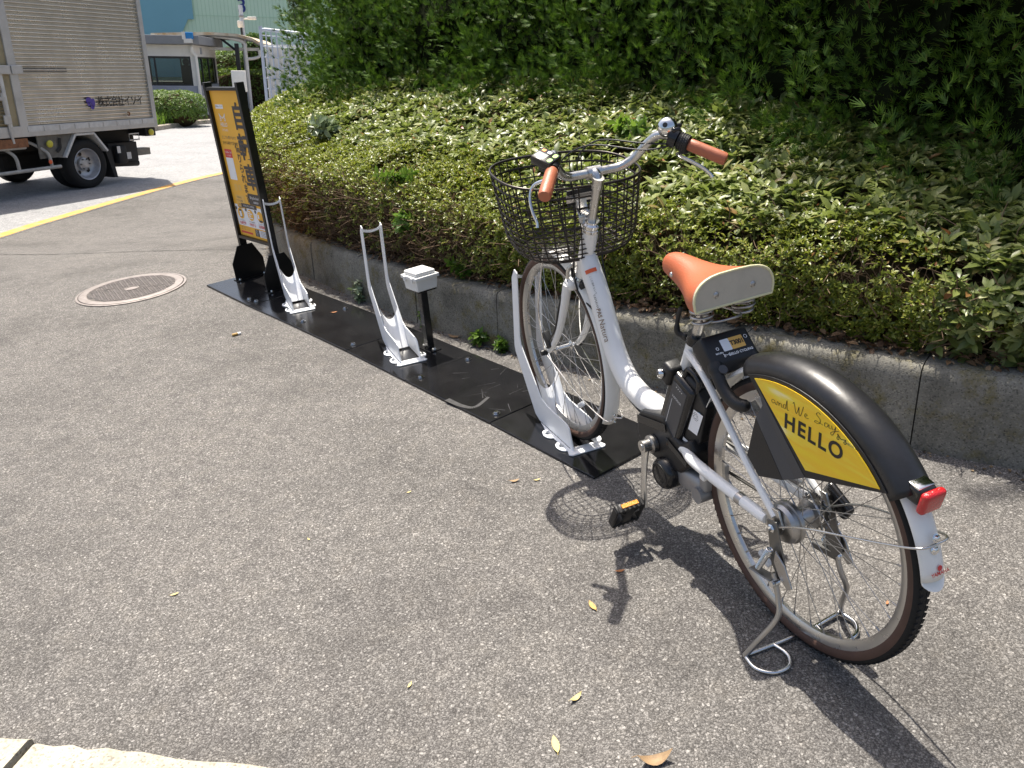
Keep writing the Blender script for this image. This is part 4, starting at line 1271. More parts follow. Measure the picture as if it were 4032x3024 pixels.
g = G(); g.lathe([(0.026, 0.0240), (0.034, 0.0244), (0.034, 0.0226)], (0.463, 0.050, 0.222), (0, 1, 0), 36); obj('cap_ring', g, M['blackpl'], mot)
g = G(); g.tube([BBc + Vector((0, -0.075, 0)), BBc + Vector((0, 0.088, 0))], 0.011, 16); g.lathe([(0.0, 0.052), (0.026, 0.052), (0.026, 0.066), (0.018, 0.070), (0, 0.070)], BBc, (0, 1, 0), 28); obj('bottom_bracket', g, M['steel'], mot)
# cranks and pedals
def crank(s, pdl, name='crank'):
    c0 = BBc + Vector((0, s * 0.080, 0))
    c1 = pdl
    g = G()
    pts = [c0.lerp(c1, f) + Vector((0, s * 0.014 * sin(f * pi / 2), 0)) for f in (0.0, 0.12, 0.3, 0.6, 0.9, 1.0)]
    g.tube(pts, [0.0175, 0.015, 0.0125, 0.0115, 0.0125, 0.013], 14, flat=(0.55, 1.0) if abs((c1 - c0).normalized().z) < 0.9 else (1.0, 0.55))
    g.tube([c0 + Vector((0, -s * 0.012, 0)), c0 + Vector((0, s * 0.012, 0))], 0.0185, 20)
    cr_ = obj(name, g, M['alloy'], bike, smooth=50)
    g = G(); g.lathe([(0.0, 0.0145), (0.009, 0.0145), (0.010, 0.012)], c0, (0, s, 0), 18); obj('crank_bolt', g, M['steel'], cr_)
    return cr_
PL = Vector((0.487, 0.096, 0.118)); PRr = Vector((0.551, -0.096, 0.460))
crank(1, PL); crank(-1, PRr)
def pedal(c, s, tilt):
    R = rot_y(tilt)
    g = G()
    cc = c + Vector((0, s * 0.062, 0))
    for du in (-0.038, 0.038):
        g.rbox(cc + R @ Vector((du, 0, 0)), (0.012, 0.088, 0.026), 0.004, 2, R)
        for k in range(6): g.box(cc + R @ Vector((du * 1.16, -0.035 + 0.014 * k, 0.0)), (0.004, 0.006, 0.027), R)
    for dv in (-0.042, 0.0, 0.042):
        g.rbox(cc + R @ Vector((0, dv, 0)), (0.078, 0.009 if dv else 0.03, 0.022), 0.003, 2, R)
    for sx in (-1, 1):
        for q in (-1, 1):
            g.rbox(cc + R @ Vector((sx * 0.02, q * 0.021, 0)), (0.042, 0.006, 0.022), 0.002, 1, R @ rot_z(0.75 * sx * q))
    p_ = obj('pedal', g, M['blackpl'], bike, smooth=40)
    g = G(); g.tube([c + Vector((0, s * 0.004, 0)), cc], 0.006, 10); obj('pedal_axle', g, M['steel'], p_)
    for du in (-0.0455, 0.0455):
        g = G(); g.rbox(cc + R @ Vector((du, 0, 0.001)), (0.003, 0.052, 0.013), 0.001, 1, R); obj('pedal_reflector', g, M['orange'], p_)
pedal(PL + Vector((0, 0.010, 0)), 1, radians(62)); pedal(PRr + Vector((0, -0.010, 0)), -1, radians(10))
# chain and chain case on the far side
g = G(); g.prism([(0.60, -0.052, 0.325), (0.52, -0.052, 0.362), (0.40, -0.052, 0.366), (0.06, -0.052, 0.372), (0.06, -0.052, 0.350), (0.40, -0.052, 0.335), (0.50, -0.052, 0.325), (0.58, -0.052, 0.300)], (0, -0.008, 0)); cg = obj('chain_guard', g, M['fenderw'], bike, smooth=0, bevel=0.003)
g = G(); g.lathe([(0.052, -0.0445), (0.058, -0.0445), (0.058, -0.0475), (0.052, -0.0475)], BBc, (0, 1, 0), 40, closed_prof=True); g.tube([(0.519, -0.046, 0.346), (0.0, -0.0425, 0.373)], 0.0042, 6); g.tube([(0.519, -0.046, 0.232), (0.40, -0.046, 0.262), (0.0, -0.0425, 0.289)], 0.0042, 6); obj('chain', g, M['steeldk'], cg)
g = G(); g.rbox((-0.018, -0.088, 0.352), (0.085, 0.022, 0.045), 0.012, 3, rot_y(-0.5)); obj('gear_guard', g, M['blackgl'], bike, smooth=50)

# ---------------------------------------------------------------- smart lock on the rear fender
LT = Vector((0.256, 0, 0.659))
lx = Vector((-0.72, 0, -0.69)).normalized()       # towards the back, sloping down
lz = Vector((-0.69, 0, 0.72)).normalized()
ly = lz.cross(lx)                                   # points to the bicycle's right
Rlk = Matrix((lx, ly, lz)).transposed()
g = G()
bm_top = [(-0.044, 0.066), (0.046, 0.066), (0.046, -0.066), (-0.044, -0.066)]
# housing: top face narrower than the waist, deep sides
T_ = [(-0.040, -0.064, 0.0), (0.036, -0.064, 0.0), (0.036, 0.064, 0.0), (-0.040, 0.064, 0.0)]
W_ = [(-0.040, -0.069, -0.040), (0.052, -0.068, -0.022), (0.052, 0.068, -0.022), (-0.040, 0.069, -0.040)]
B_ = [(-0.028, -0.062, -0.058), (0.050, -0.062, -0.052), (0.050, 0.062, -0.052), (-0.028, 0.062, -0.058)]
vv = [LT + Rlk @ Vector(q) for q in T_ + W_ + B_]
g.add(vv, [(0, 1, 2, 3), (0, 4, 5, 1), (1, 5, 6, 2), (2, 6, 7, 3), (3, 7, 4, 0), (4, 8, 9, 5), (5, 9, 10, 6), (6, 10, 11, 7), (7, 11, 8, 4), (11, 10, 9, 8)])
lock = obj('smart_lock', g, M['blackpl'], bike, smooth=0, bevel=0.007, seg=3)
lock.data.polygons.foreach_set('use_smooth', [True] * len(lock.data.polygons))
for s in (1, -1):
    g = G()
    pts = spline([Vector((0.248, s * 0.050, 0.628)), Vector((0.226, s * 0.056, 0.608)), Vector((0.204, s * 0.058, 0.586)), Vector((0.176, s * 0.057, 0.569)), Vector((0.150, s * 0.053, 0.564)), Vector((0.130, s * 0.046, 0.570))], 5)
    g.tube(pts, [0.020] * 4 + [0.0165] * (len(pts) - 8) + [0.016, 0.0155, 0.0135, 0.010], 14, flat=(1.0, 0.9)); obj('lock_arm', g, M['blackpl'], lock, smooth=60)
g = G(); g.tube([LT + Rlk @ Vector((0.050, -0.048, 0.004)), LT + Rlk @ Vector((0.050, -0.048, -0.030))], 0.011, 16); obj('bolt_knob', g, M['darkgrey'], lock)
tx_, ty_ = ly, -lx                                  # reader's right = the bicycle's right
o0 = LT + lz * 0.0016
def lq(name, m, x0, x1, y0, y1, r=0.0, h=0.0):
    g = G(); quad(g, o0 + lz * h, tx_, ty_, x0, x1, y0, y1, r); flat_obj(name, g, m, lock)
lq('white_sticker', M['postwhite'], -0.022, 0.002, -0.010, 0.020, 0.002)
lq('orange_sticker', M['sticker'], 0.002, 0.040, -0.010, 0.020, 0.002)
lettering('lettering', 'T3001', 0.0160, o0 + tx_ * 0.0208 + ty_ * 0.005 + lz * 0.0006, tx_, ty_, M['ink'], lock, bold=0.0006, sx=0.9)
lettering('lettering', 'HELLO CYCLING', 0.0085, o0 + tx_ * 0.020 + ty_ * -0.020, tx_, ty_, M['whiteprint'], lock, bold=0.0003, space=1.05)
lettering('lettering', 'RETURN', 0.0055, o0 + tx_ * -0.036 + ty_ * -0.011, tx_, ty_, M['whiteprint'], lock, bold=0.0002)
g = G(); disc(g, o0, tx_, ty_, -0.036, 0.001, 0.0042, 0.0042, 18, 0.6); disc(g, o0, tx_, ty_, 0.049, 0.013, 0.0048, 0.0048, 12, 0.75)
for q in ((-0.026, -0.021), (-0.012, -0.021)): disc(g, o0, tx_, ty_, q[0], q[1], 0.0026, 0.0026, 12, 0.5)
for a4, b4 in (((-.026, -.019), (-.028, -.014)), ((-.027, -.0165), (-.019, -.0195)), ((-.019, -.0195), (-.011, -.0165)), ((-.011, -.0145), (-.012, -.019))):
    d4 = Vector((b4[0] - a4[0], b4[1] - a4[1], 0)); n4 = Vector((-d4.y, d4.x, 0)).normalized() * 0.0007
    k = len(g.v)
    for q in (Vector((*a4, 0)) - n4, Vector((*b4, 0)) - n4, Vector((*b4, 0)) + n4, Vector((*a4, 0)) + n4): g.v.append(tuple(o0 + tx_ * q.x + ty_ * q.y))
    g.f.append((k, k + 1, k + 2, k + 3)); g.mi.append(0)
flat_obj('logo', g, M['whiteprint'], lock)

# ---------------------------------------------------------------- twin leg stand
g = G()
fz = 0.006
cross = spline([(-0.012, 0.158, fz), (-0.016, 0.10, fz), (-0.02, 0.03, fz), (-0.02, -0.03, fz), (-0.014, -0.09, fz), (-0.010, -0.132, fz)], 5)
g.tube(cross, 0.0052, 10)
stand = obj('stand', g, M['chrome'], bike, smooth=60)
for s, vf in ((1, 0.156), (-1, -0.130)):
    g = G(); g.tube(spline([(-0.020, s * 0.088, 0.225), (-0.040, s * 0.090, 0.170), (-0.052, s * 0.100, 0.125), (-0.030, vf * 0.86, 0.055), (-0.013, vf, 0.008)], 6), 0.0068, 10); obj('stand_leg', g, M['steel'], stand, smooth=60)
    g = G(); g.tube(spline([(-0.012, vf, fz), (-0.055, vf + s * 0.004, fz), (-0.085, vf - s * 0.022, fz), (-0.088, vf - s * 0.062, fz), (-0.060, vf - s * 0.085, fz), (-0.018, vf - s * 0.080, fz)], 6), 0.0052, 10); obj('stand_foot', g, M['chrome'], stand, smooth=60)
    g = G(); g.prism([(0.018, s * 0.076, 0.345), (-0.012, s * 0.076, 0.352), (-0.030, s * 0.076, 0.300), (-0.052, s * 0.076, 0.235), (-0.030, s * 0.076, 0.205), (-0.002, s * 0.076, 0.235), (0.010, s * 0.076, 0.300)], (0, s * 0.004, 0)); obj('stand_bracket', g, M['steeldk'], stand, smooth=0, bevel=0.001)
    g = G(); g.prism([(-0.022, s * 0.084, 0.285), (-0.052, s * 0.084, 0.262), (-0.078, s * 0.084, 0.218), (-0.064, s * 0.084, 0.205), (-0.036, s * 0.084, 0.225), (-0.018, s * 0.084, 0.255)], (0, s * 0.004, 0)); obj('stand_catch', g, M['steel'], stand, smooth=0, bevel=0.001)
    g = G(); g.rbox((0.010, s * 0.092, 0.205), (0.075, 0.024, 0.005), 0.002, 1, rot_y(0.15)); g.prism([(0.045, s * 0.080, 0.200), (-0.03, s * 0.080, 0.215), (-0.03, s * 0.080, 0.198), (0.045, s * 0.080, 0.188)], (0, s * 0.003, 0)); obj('stand_plate', g, M['steeldk'], stand)
    g = G(); pts = []
    a3, b3 = Vector((-0.012, s * 0.094, 0.288)), Vector((0.022, s * 0.096, 0.214))
    ad_ = (b3 - a3).normalized(); u3 = ad_.orthogonal().normalized(); w3 = ad_.cross(u3)
    for k in range(150):
        a = 2 * pi * 16 * k / 149
        pts.append(a3.lerp(b3, k / 149) + (u3 * cos(a) + w3 * sin(a)) * 0.0068)
    g.tube(pts, 0.0016, 5); obj('stand_spring', g, M['chrome'], stand, smooth=60)
    g = G()
    for k in range(3): g.lathe([(0.0, 0.003), (0.008, 0.003), (0.008, -0.003), (0.0, -0.003)], (-0.030, s * (0.086 + 0.007 * k), 0.205), (0, 1, 0), 14)
    obj('stand_pivot', g, M['chrome'], stand)
# ================================================================ docking station
FE = [Vector((-1.83, 4.983, 0)), Vector((-1.43, 4.463, 0)), Vector((-1.121, 4.08, 0)), Vector((-0.757, 3.612, 0)), Vector((-0.451, 3.198, 0)), Vector((-0.084, 2.715, 0)), Vector((0.241, 2.246, 0))]
SD = Vector((-0.603, 0.797, 0)).normalized()      # along the strip, away
SN = Vector((0.797, 0.603, 0)).normalized()       # towards the kerb
FE = [Vector(FE[-1]) + SD * d + SN * o for d, o in ((3.43, -0.055), (2.78, -0.040), (2.285, -0.018), (1.69, 0.0), (1.165, 0.002), (0.568, 0.008), (0.0, 0.0))]
PW = 0.375
plate_labels = [
    ('black steel base plate under the yellow sign stand', True),
    ('black base plate carrying the white rack nearest the sign', False),
    ('plain black base plate between the two empty white racks', True),
    ('black base plate under the white junction box and the middle rack', False),
    ('scratched black base plate between the junction box and the bicycle', True),
    ('black base plate under the front wheel of the white bicycle', False)]
def bolt(g, c, r=0.011):
    c = Vector(c)
    g.lathe([(0.0, 0.0005), (r * 1.45, 0.0005), (r * 1.45, 0.003), (r, 0.003), (r, 0.003)], c, (0, 0, 1), 12)
    g.lathe([(r, 0.003), (r, 0.009), (r * 0.85, 0.0105), (0.0, 0.0105)], c, (0, 0, 1), 6)
for i in range(6):
    A, B = FE[i], FE[i + 1]
    lab, raised = plate_labels[i]
    gap = 0.0015
    d = (B - A).normalized()
    A2, B2 = A + d * gap, B - d * gap
    z0, z1 = (0.0015, 0.0115) if raised else (0.0015, 0.0095)
    c = (A2 + B2) / 2 + SN * PW / 2
    t_ = thing('base_plate', lab, 'base plate', (c.x, c.y, 0), group='black base plates in a row')
    g = G()
    poly = [A2, B2, B2 + SN * PW, A2 + SN * PW]
    g.prism([(q - c) + Vector((0, 0, z0)) for q in poly], (0, 0, z1 - z0))
    obj('plate', g, M['blackplate'], t_, smooth=0, bevel=0.0015, seg=1)
    spots = [A2 - d * -0.035 + SN * 0.06, A2 + d * 0.035 + SN * (PW - 0.06), B2 - d * 0.035 + SN * 0.06, B2 - d * 0.035 + SN * (PW - 0.06)] if raised else []
    if i == 0:
        spots = spots[2:] + [B2 - d * 0.11 + SN * 0.05, B2 - d * 0.11 + SN * (PW - 0.07)]
    for q in spots:
        gb = G()
        bolt(gb, (q - c) + Vector((0, 0, z1)))
        obj('bolt', gb, M['chrome'], t_, smooth=40)
    if i == 4:   # scuffs left by tyres
        gs = G()
        q0 = B2 - d * 0.20 + SN * 0.012
        path = spline([q0 - d * 0.09 - c, q0 + SN * 0.004 - c, q0 + d * 0.05 + SN * 0.03 - c, q0 + d * 0.02 + SN * 0.12 - c], 8)
        for k in range(len(path) - 1):
            wd = 0.018 * (1 - 0.5 * k / len(path))
            nrm = Vector((-(path[k + 1] - path[k]).y, (path[k + 1] - path[k]).x, 0)).normalized()
            a_, b_ = path[k], path[k + 1]
            kk = len(gs.v)
            gs.v += [tuple(a_ + Vector((0, 0, z1 + .0006)) - nrm * wd), tuple(b_ + Vector((0, 0, z1 + .0006)) - nrm * wd), tuple(b_ + Vector((0, 0, z1 + .0006)) + nrm * wd * .4), tuple(a_ + Vector((0, 0, z1 + .0006)) + nrm * wd * .4)]
            gs.f.append((kk, kk + 1, kk + 2, kk + 3)); gs.mi.append(0)
        for _ in range(16):
            a_ = A2.lerp(B2, random.uniform(.1, .95)) + SN * random.uniform(.05, .34) - c
            an = random.uniform(0, 6.28); ln = random.uniform(.015, .09)
            dv = Vector((cos(an), sin(an), 0)); nv = Vector((-dv.y, dv.x, 0)) * random.uniform(.0006, .0016)
            zz = Vector((0, 0, z1 + .0007))
            kk = len(gs.v)
            gs.v += [tuple(a_ + zz - nv), tuple(a_ + dv * ln + zz - nv * .3), tuple(a_ + dv * ln + zz + nv * .3), tuple(a_ + zz + nv)]
            gs.f.append((kk, kk + 1, kk + 2, kk + 3)); gs.mi.append(0)
        stuff(flat_obj('scuff_mark', gs, M['scuff'], t_))

# ---------------------------------------------------------------- racks
def rack_parts(t_):
    th = 0.0045
    prof = [(-0.143, 0.006), (0.13, 0.006), (0.165, 0.02), (0.312, 0.225), (0.318, 0.25), (0.290, 0.525), (0.262, 0.562), (0.238, 0.552), (0.262, 0.300), (0.254, 0.268), (0.105, 0.112), (0.06, 0.098), (-0.10, 0.092), (-0.118, 0.082)]
    for s in (1, -1):
        g = G()
        g.prism([(u, s * 0.044, w) for u, w in prof], (0, s * th, 0))
        obj('side_rail', g, M['whitepc'], t_, smooth=0, bevel=0.0012, seg=1)
        # foot flange with two bolt lobes
        g = G()
        v0 = s * (0.044 + th)
        P = [(-0.150, v0), (-0.140, v0 + s * 0.016)]
        for cu, r in ((-0.088, 0.024), (0.020, 0.024)):
            for k in range(9):
                a = pi * (1 - k / 8)
                P.append((cu + r * cos(a) * 1.5, v0 + s * (0.014 + r * 0.95 * sin(a))))
        P += [(0.085, v0 + s * 0.006), (0.120, v0)]
        g.prism([(u, v, 0.0) for u, v in P], (0, 0, 0.005))
        obj('foot_flange', g, M['whitepc'], t_, smooth=0, bevel=0.001, seg=1)
        for cu in (-0.088, 0.020):
            gb = G(); bolt(gb, (cu, v0 + s * 0.020, 0.005), 0.007)
            obj('bolt', gb, M['chrome'], t_, smooth=40)
    # top bridge dipping between the rails
    g = G()
    n = 10
    for i in range(n + 1):
        v = -0.044 + 0.088 * i / n
        dip = 0.011 * (1 - (v / 0.044) ** 2)
        for du, dz in ((0.262, 0.544), (0.285, 0.537), (0.286, 0.526), (0.264, 0.532)):
            g.v.append((du, v, dz - dip))
    for i in range(n):
        for k in range(4):
            k2 = (k + 1) % 4
            g.f.append((i * 4 + k, i * 4 + k2, (i + 1) * 4 + k2, (i + 1) * 4 + k)); g.mi.append(0)
    obj('top_bridge', g, M['whitepc'], t_, smooth=50)
    # cradle plate with a rounded notch between the rails
    g = G()
    n = 14
    for i in range(n + 1):
        v = -0.044 + 0.088 * i / n
        x = abs(v) / 0.044
        top = 0.112 + 0.060 * x ** 2.2
        for k, f in enumerate((0.0, 0.5, 1.0)):
            w = 0.008 + (0.11 + top - 0.10 - 0.008) * f
            g.v.append((0.035 + 0.11 * f, v, w))
            g.v.append((0.039 + 0.11 * f, v, w - 0.002))
    W = 6
    for i in range(n):
        for k in (0, 2):
            g.f.append((i * W + k, i * W + k + 2, (i + 1) * W + k + 2, (i + 1) * W + k)); g.mi.append(0)
            g.f.append((i * W + k + 1, (i + 1) * W + k + 1, (i + 1) * W + k + 3, i * W + k + 3)); g.mi.append(0)
        g.f.append((i * W + 4, i * W + 5, (i + 1) * W + 5, (i + 1) * W + 4)); g.mi.append(0)
    obj('cradle_plate', g, M['whitepc'], t_, smooth=50)
    g = G()
    lip = [(-0.165, -0.062), (-0.155, -0.072), (-0.118, -0.060), (-0.118, 0.060), (-0.155, 0.072), (-0.165, 0.062)]
    g.prism([(u, v, 0.0) for u, v in lip], (0, 0, 0.006))
    obj('front_lip', g, M['whitepc'], t_, smooth=0, bevel=0.0015, seg=1)
YAW = 1.9463
FWD = Vector((cos(YAW), sin(YAW), 0))
def rack_frame():
    return Matrix((FWD, Vector((-FWD.y, FWD.x, 0)), Vector((0, 0, 1)))).transposed()
near_off = 0.15
rk3 = Vector((0.184, 2.569, 0.0100))
rk2 = Vector((-0.443, 3.363, 0.0100)) + FWD * near_off
rk1 = Vector((-1.120, 4.250, 0.0100)) + FWD * near_off
for q, lab in ((rk3, 'white steel bicycle rack holding the front wheel of the bicycle'),
               (rk2, 'empty white steel bicycle rack beside the white junction box'),
               (rk1, 'empty white steel bicycle rack next to the yellow sign')):
    rack_parts(thing('bike_rack', lab, 'bicycle rack', q, rack_frame(), group='white bicycle racks'))

# ---------------------------------------------------------------- junction box on its post
jb = Vector((-0.372, 3.52, 0.0097))
t_ = thing('junction_box', 'white plastic junction box on a short black post by the kerb', 'junction box', jb, Matrix((SD, SN, Vector((0, 0, 1)))).transposed())
g = G(); g.box((0, 0, 0.146), (0.036, 0.036, 0.292))
obj('post', g, M['blackgl'], t_, smooth=0, bevel=0.004)
g = G(); g.box((0, 0, 0.0025), (0.11, 0.06, 0.005))
obj('foot_plate', g, M['blackgl'], t_, smooth=0, bevel=0.001)
for x in (-.04, .04):
    gb = G(); bolt(gb, (x, 0, .005), .009); obj('bolt', gb, M['chrome'], t_, smooth=40)
g = G(); g.rbox((0, 0, 0.2955), (0.098, 0.098, 0.006), 0.001, 1); obj('mounting_plate', g, M['blackgl'], t_, smooth=0)
g = G()
for sz, z0, z1 in ((0.112, 0.2995, 0.352),):
    b0, b1 = 0.104 / 2, 0.114 / 2
    g.add([(-b0, -b0, z0), (b0, -b0, z0), (b0, b0, z0), (-b0, b0, z0), (-b1, -b1, z1), (b1, -b1, z1), (b1, b1, z1), (-b1, b1, z1)], [(3, 2, 1, 0), (4, 5, 6, 7), (0, 1, 5, 4), (1, 2, 6, 5), (2, 3, 7, 6), (3, 0, 4, 7)])
obj('box_body', g, M['whitepl'], t_, smooth=0, bevel=0.004)
g = G(); g.rbox((0, 0, 0.360), (0.128, 0.128, 0.016), 0.003, 2)
g.rbox((0, 0, 0.377), (0.104, 0.104, 0.020), 0.006, 3)
obj('box_lid', g, M['whitepl'], t_, smooth=40)
for x in (-0.03, 0.03):
    g = G(); g.rbox((x, -0.0645, 0.354), (0.018, 0.006, 0.022), 0.0015, 1); obj('latch', g, M['whitepl'], t_, smooth=0)

# ---------------------------------------------------------------- sign stand
PR_, PL_ = Vector((-1.345, 4.735, 0)), Vector((-1.622, 5.055, 0))
mid = (PR_ + PL_) / 2
ax = (PR_ - PL_).normalized()                 # towards the nearer post (reader's right)
nf = Vector((ax.y, -ax.x, 0))                 # faces the reader
if nf.dot(Vector((-0.797, -0.603, 0))) < 0:
    nf = -nf
half = (PR_ - PL_).length / 2
Rs = Matrix((ax, -nf, Vector((0, 0, 1)))).transposed()     # x: reader's right, -y: front
sign = thing('sign_stand', 'tall yellow bicycle sharing sign in a black steel frame', 'sign', (mid.x, mid.y, 0.0118), Rs)
for sx in (-1, 1):
    g = G(); g.box((sx * half, 0, 0.595), (0.028, 0.046, 1.17)); obj('post', g, M['blacksat'], sign, smooth=0, bevel=0.002)
    g = G()
    P = [(-0.105, 0.0), (0.105, 0.0), (0.105, 0.11), (0.05, 0.215), (-0.05, 0.215), (-0.105, 0.11)]
    g.prism([(sx * half + 0.018, y, z) for y, z in P], (0.006, 0, 0)); obj('gusset', g, M['blacksat'], sign, smooth=0, bevel=0.001)
    g = G(); g.box((sx * half + 0.02, 0, 0.0025), (0.07, 0.21, 0.005)); obj('foot_plate', g, M['blacksat'], sign, smooth=0)
    for y in (-0.085, 0.085):
        gb = G(); bolt(gb, (sx * half + 0.038, y, .005), .008); obj('bolt', gb, M['chrome'], sign, smooth=40)
pw = half - 0.015
for z in (1.145, 0.27):
    g = G(); g.box((0, -0.006, z), (2 * pw, 0.03, 0.018)); obj('cross_bar', g, M['blacksat'], sign, smooth=0, bevel=0.001)
g = G(); g.box((0, 0, 0.7075), (2 * pw, 0.006, 0.855)); board = obj('board', g, M['signyellow'], sign, smooth=0)
# printed poster: millimetre sheet offsets in front of the board, x in [-.21,.21], z in [.28,1.135]
def S(y): return (0, -0.003 - y, 0)
X_, Z_ = (1, 0, 0), (0, 0, 1)
def sq(name, m, x0, x1, z0, z1, lay=1, r=0.0):
    g = G(); quad(g, S(0.0008 * lay), X_, Z_, x0, x1, z0, z1, r); return flat_obj(name, g, m, board)
def tx(txt, size, x, z, m, lay=2, bold=0.0, sx=1.0, space=1.0, name='lettering'):
    return lettering(name, txt, size, Vector(S(0.0008 * lay)) + Vector((x, 0, z)), X_, Z_, m, board, bold, space, sx)
sq('white_tag', M['postwhite'], -0.155, -0.055, 1.035, 1.058, 1)
tx('自転車シェアリング', 0.0105, -0.105, 1.047, M['inkgrey'])
# small rounded mark
g = G()
for xx in (-0.118, -0.062):
    disc(g, Vector(S(.0016)), X_, Z_, xx, 0.975, 0.010, 0.010, 14, 0.55)
pts = [(-0.118, 0.985), (-0.128, 1.008), (-0.112, 0.992), (-0.09, 0.982), (-0.068, 0.992), (-0.052, 1.008), (-0.062, 0.985)]
for a, b in zip(pts[:-1], pts[1:]):
    d = Vector((b[0] - a[0], 0, b[1] - a[1])); nn_ = Vector((-d.z, 0, d.x)).normalized() * 0.003
    k = len(g.v); a3, b3 = Vector(S(.0016)) + Vector((a[0], 0, a[1])), Vector(S(.0016)) + Vector((b[0], 0, b[1]))
    g.v += [tuple(a3 - nn_), tuple(b3 - nn_), tuple(b3 + nn_), tuple(a3 + nn_)]; g.f.append((k, k + 1, k + 2, k + 3)); g.mi.append(0)
flat_obj('logo', g, M['whiteprint'], board)
tx('HELLO', 0.030, -0.09, 0.945, M['whiteprint'], bold=0.0004); tx('CYCLING', 0.018, -0.09, 0.915, M['whiteprint'])
tx('どこでも借りられて', 0.021, -0.062, 0.872, M['inkgrey']); tx('好きな場所で返せる', 0.021, -0.062, 0.840, M['ink'])
for ch, z in (('自', 0.985), ('転', 0.815), ('車', 0.645)):
    tx(ch, 0.155, 0.120, z, M['greyprint'], 3, bold=0.004, sx=0.95)
for k, ch in enumerate('借りられます'):
    tx(ch, 0.058, 0.022, 0.815 - 0.059 * k, M['greyprint'], 3, bold=0.0008)
sq('red_header', M['signred'], -0.165, -0.07, 0.755, 0.805, 1, 0.005)
tx('ご利用開始・登録', 0.0115, -0.1175, 0.786, M['whiteprint']); tx('カンタン登録', 0.009, -0.1175, 0.768, M['whiteprint'])
sq('white_card', M['postwhite'], -0.165, -0.07, 0.625, 0.755, 1, 0.004)
# pale drawing of a box and paper
for x0, x1, z0, z1 in ((-0.135, -0.095, 0.560, 0.600), (-0.085, -0.045, 0.565, 0.598), (-0.150, -0.03, 0.455, 0.535)):
    sq('pale_drawing', M['signpale'], x0, x1, z0, z1, 1, 0.004)
for k, s_ in enumerate(('ご利用方法', 'アプリで検索', '予約して', '乗るだけ')):
    tx(s_, 0.014, -0.105, 0.520 - 0.021 * k, M['inkgrey'])
sq('charcoal_box', M['greyprint'], 0.025, 0.205, 0.490, 0.556, 2, 0.003)
tx('Bicycle sharing', 0.024, 0.116, 0.533, M['whiteprint'], 3, sx=0.95); tx('station', 0.024, 0.116, 0.508, M['whiteprint'], 3)
sq('white_band', M['postwhite'], -0.19, 0.208, 0.345, 0.475, 1, 0.006)
sq('charcoal_strip', M['greyprint'], -0.095, 0.105, 0.462, 0.488, 2, 0.004)
tx('はじめてのご利用方法', 0.0145, 0.005, 0.475, M['whiteprint'], 3)
for k, (x, cap, sub) in enumerate(((-0.125, '会員登録', 'アプリを使って'), (0.005, '予約する', 'アプリで自転車を'), (0.130, '利用開始', 'カードをかざして'))):
    g = G(); disc(g, S(.0018), X_, Z_, x, 0.422, 0.040, 0.034); flat_obj('step_circle', g, M['signyellow'], board)
    g = G(); disc(g, S(.0024), X_, Z_, x - 0.052, 0.450, 0.012, 0.010); flat_obj('step_number', g, M['greyprint'], board)
    tx(str(k + 1), 0.014, x - 0.052, 0.450, M['whiteprint'], 4)
    if k == 0:
        sq('phone_print', M['greyprint'], x - 0.016, x + 0.016, 0.398, 0.446, 3, 0.003); sq('phone_screen_print', M['postwhite'], x - 0.013, x + 0.013, 0.402, 0.436, 4)
    elif k == 1:
        for j in range(4):
            sq('map_print', M['postwhite'], x - 0.028, x + (0.004 if j % 2 else 0.024), 0.400 + 0.013 * j, 0.407 + 0.013 * j, 3)
    else:
        sq('card_print', M['postwhite'], x - 0.03, x - 0.012, 0.412, 0.436, 3, 0.002); sq('reader_print', M['greyprint'], x - 0.02, x + 0.022, 0.392, 0.404, 3, 0.002)
    tx(sub, 0.0105, x, 0.378, M['inkgrey']); tx(cap, 0.021, x, 0.360, M['signred'], bold=0.0003)
sq('charcoal_tab', M['greyprint'], 0.020, 0.075, 0.296, 0.338, 2); sq('white_notice', M['postwhite'], 0.075, 0.200, 0.296, 0.338, 2)
for k, s_ in enumerate(('お問い', '合わせ', '窓口')): tx(s_, 0.011, 0.047, 0.330 - 0.0125 * k, M['whiteprint'], 3)
for k in range(4): tx('ご利用の際は規約をご確認', 0.0085, 0.137, 0.331 - 0.0095 * k, M['inkgrey'], 3)
sq('red_strip', M['signred'], -0.175, -0.02, 0.298, 0.310, 1, 0.004)
for k in range(2): tx('詳しくはホームページへ', 0.0105, -0.10, 0.334 - 0.012 * k, M['inkgrey'])

# ---------------------------------------------------------------- manhole cover
mc = Vector((-2.385, 5.04, 0.0))
M['castiron'] = mat('worn_cast_iron', (0.30, 0.265, 0.245), 0.5, 0.35, var=0.35, vscale=14, bump=0.3, bscale=120, rvar=0.1)
M['castdark'] = mat('dirt_in_cast_iron', (0.10, 0.088, 0.078), 0.8, 0.1, var=0.4, vscale=40)
t_ = thing('manhole_cover', 'round worn iron manhole cover set in the asphalt', 'manhole cover', mc)
g = G(); g.lathe([(0.335, -0.004), (0.335, 0.006), (0.331, 0.0075), (0.322, 0.0075), (0.319, 0.004)], (0, 0, 0), (0, 0, 1), 72); obj('frame_ring', g, M['castiron'], t_)
g = G(); g.lathe([(0.315, 0.002), (0.315, 0.0085), (0.312, 0.0095), (0.268, 0.0095), (0.266, 0.006), (0.0, 0.006)], (0, 0, 0), (0, 0, 1), 72, mis=[0, 0, 0, 0, 1]); obj('lid', g, [M['castiron'], M['castdark']], t_)
g = G(); 
rowh, pit = 0.030, 0.036
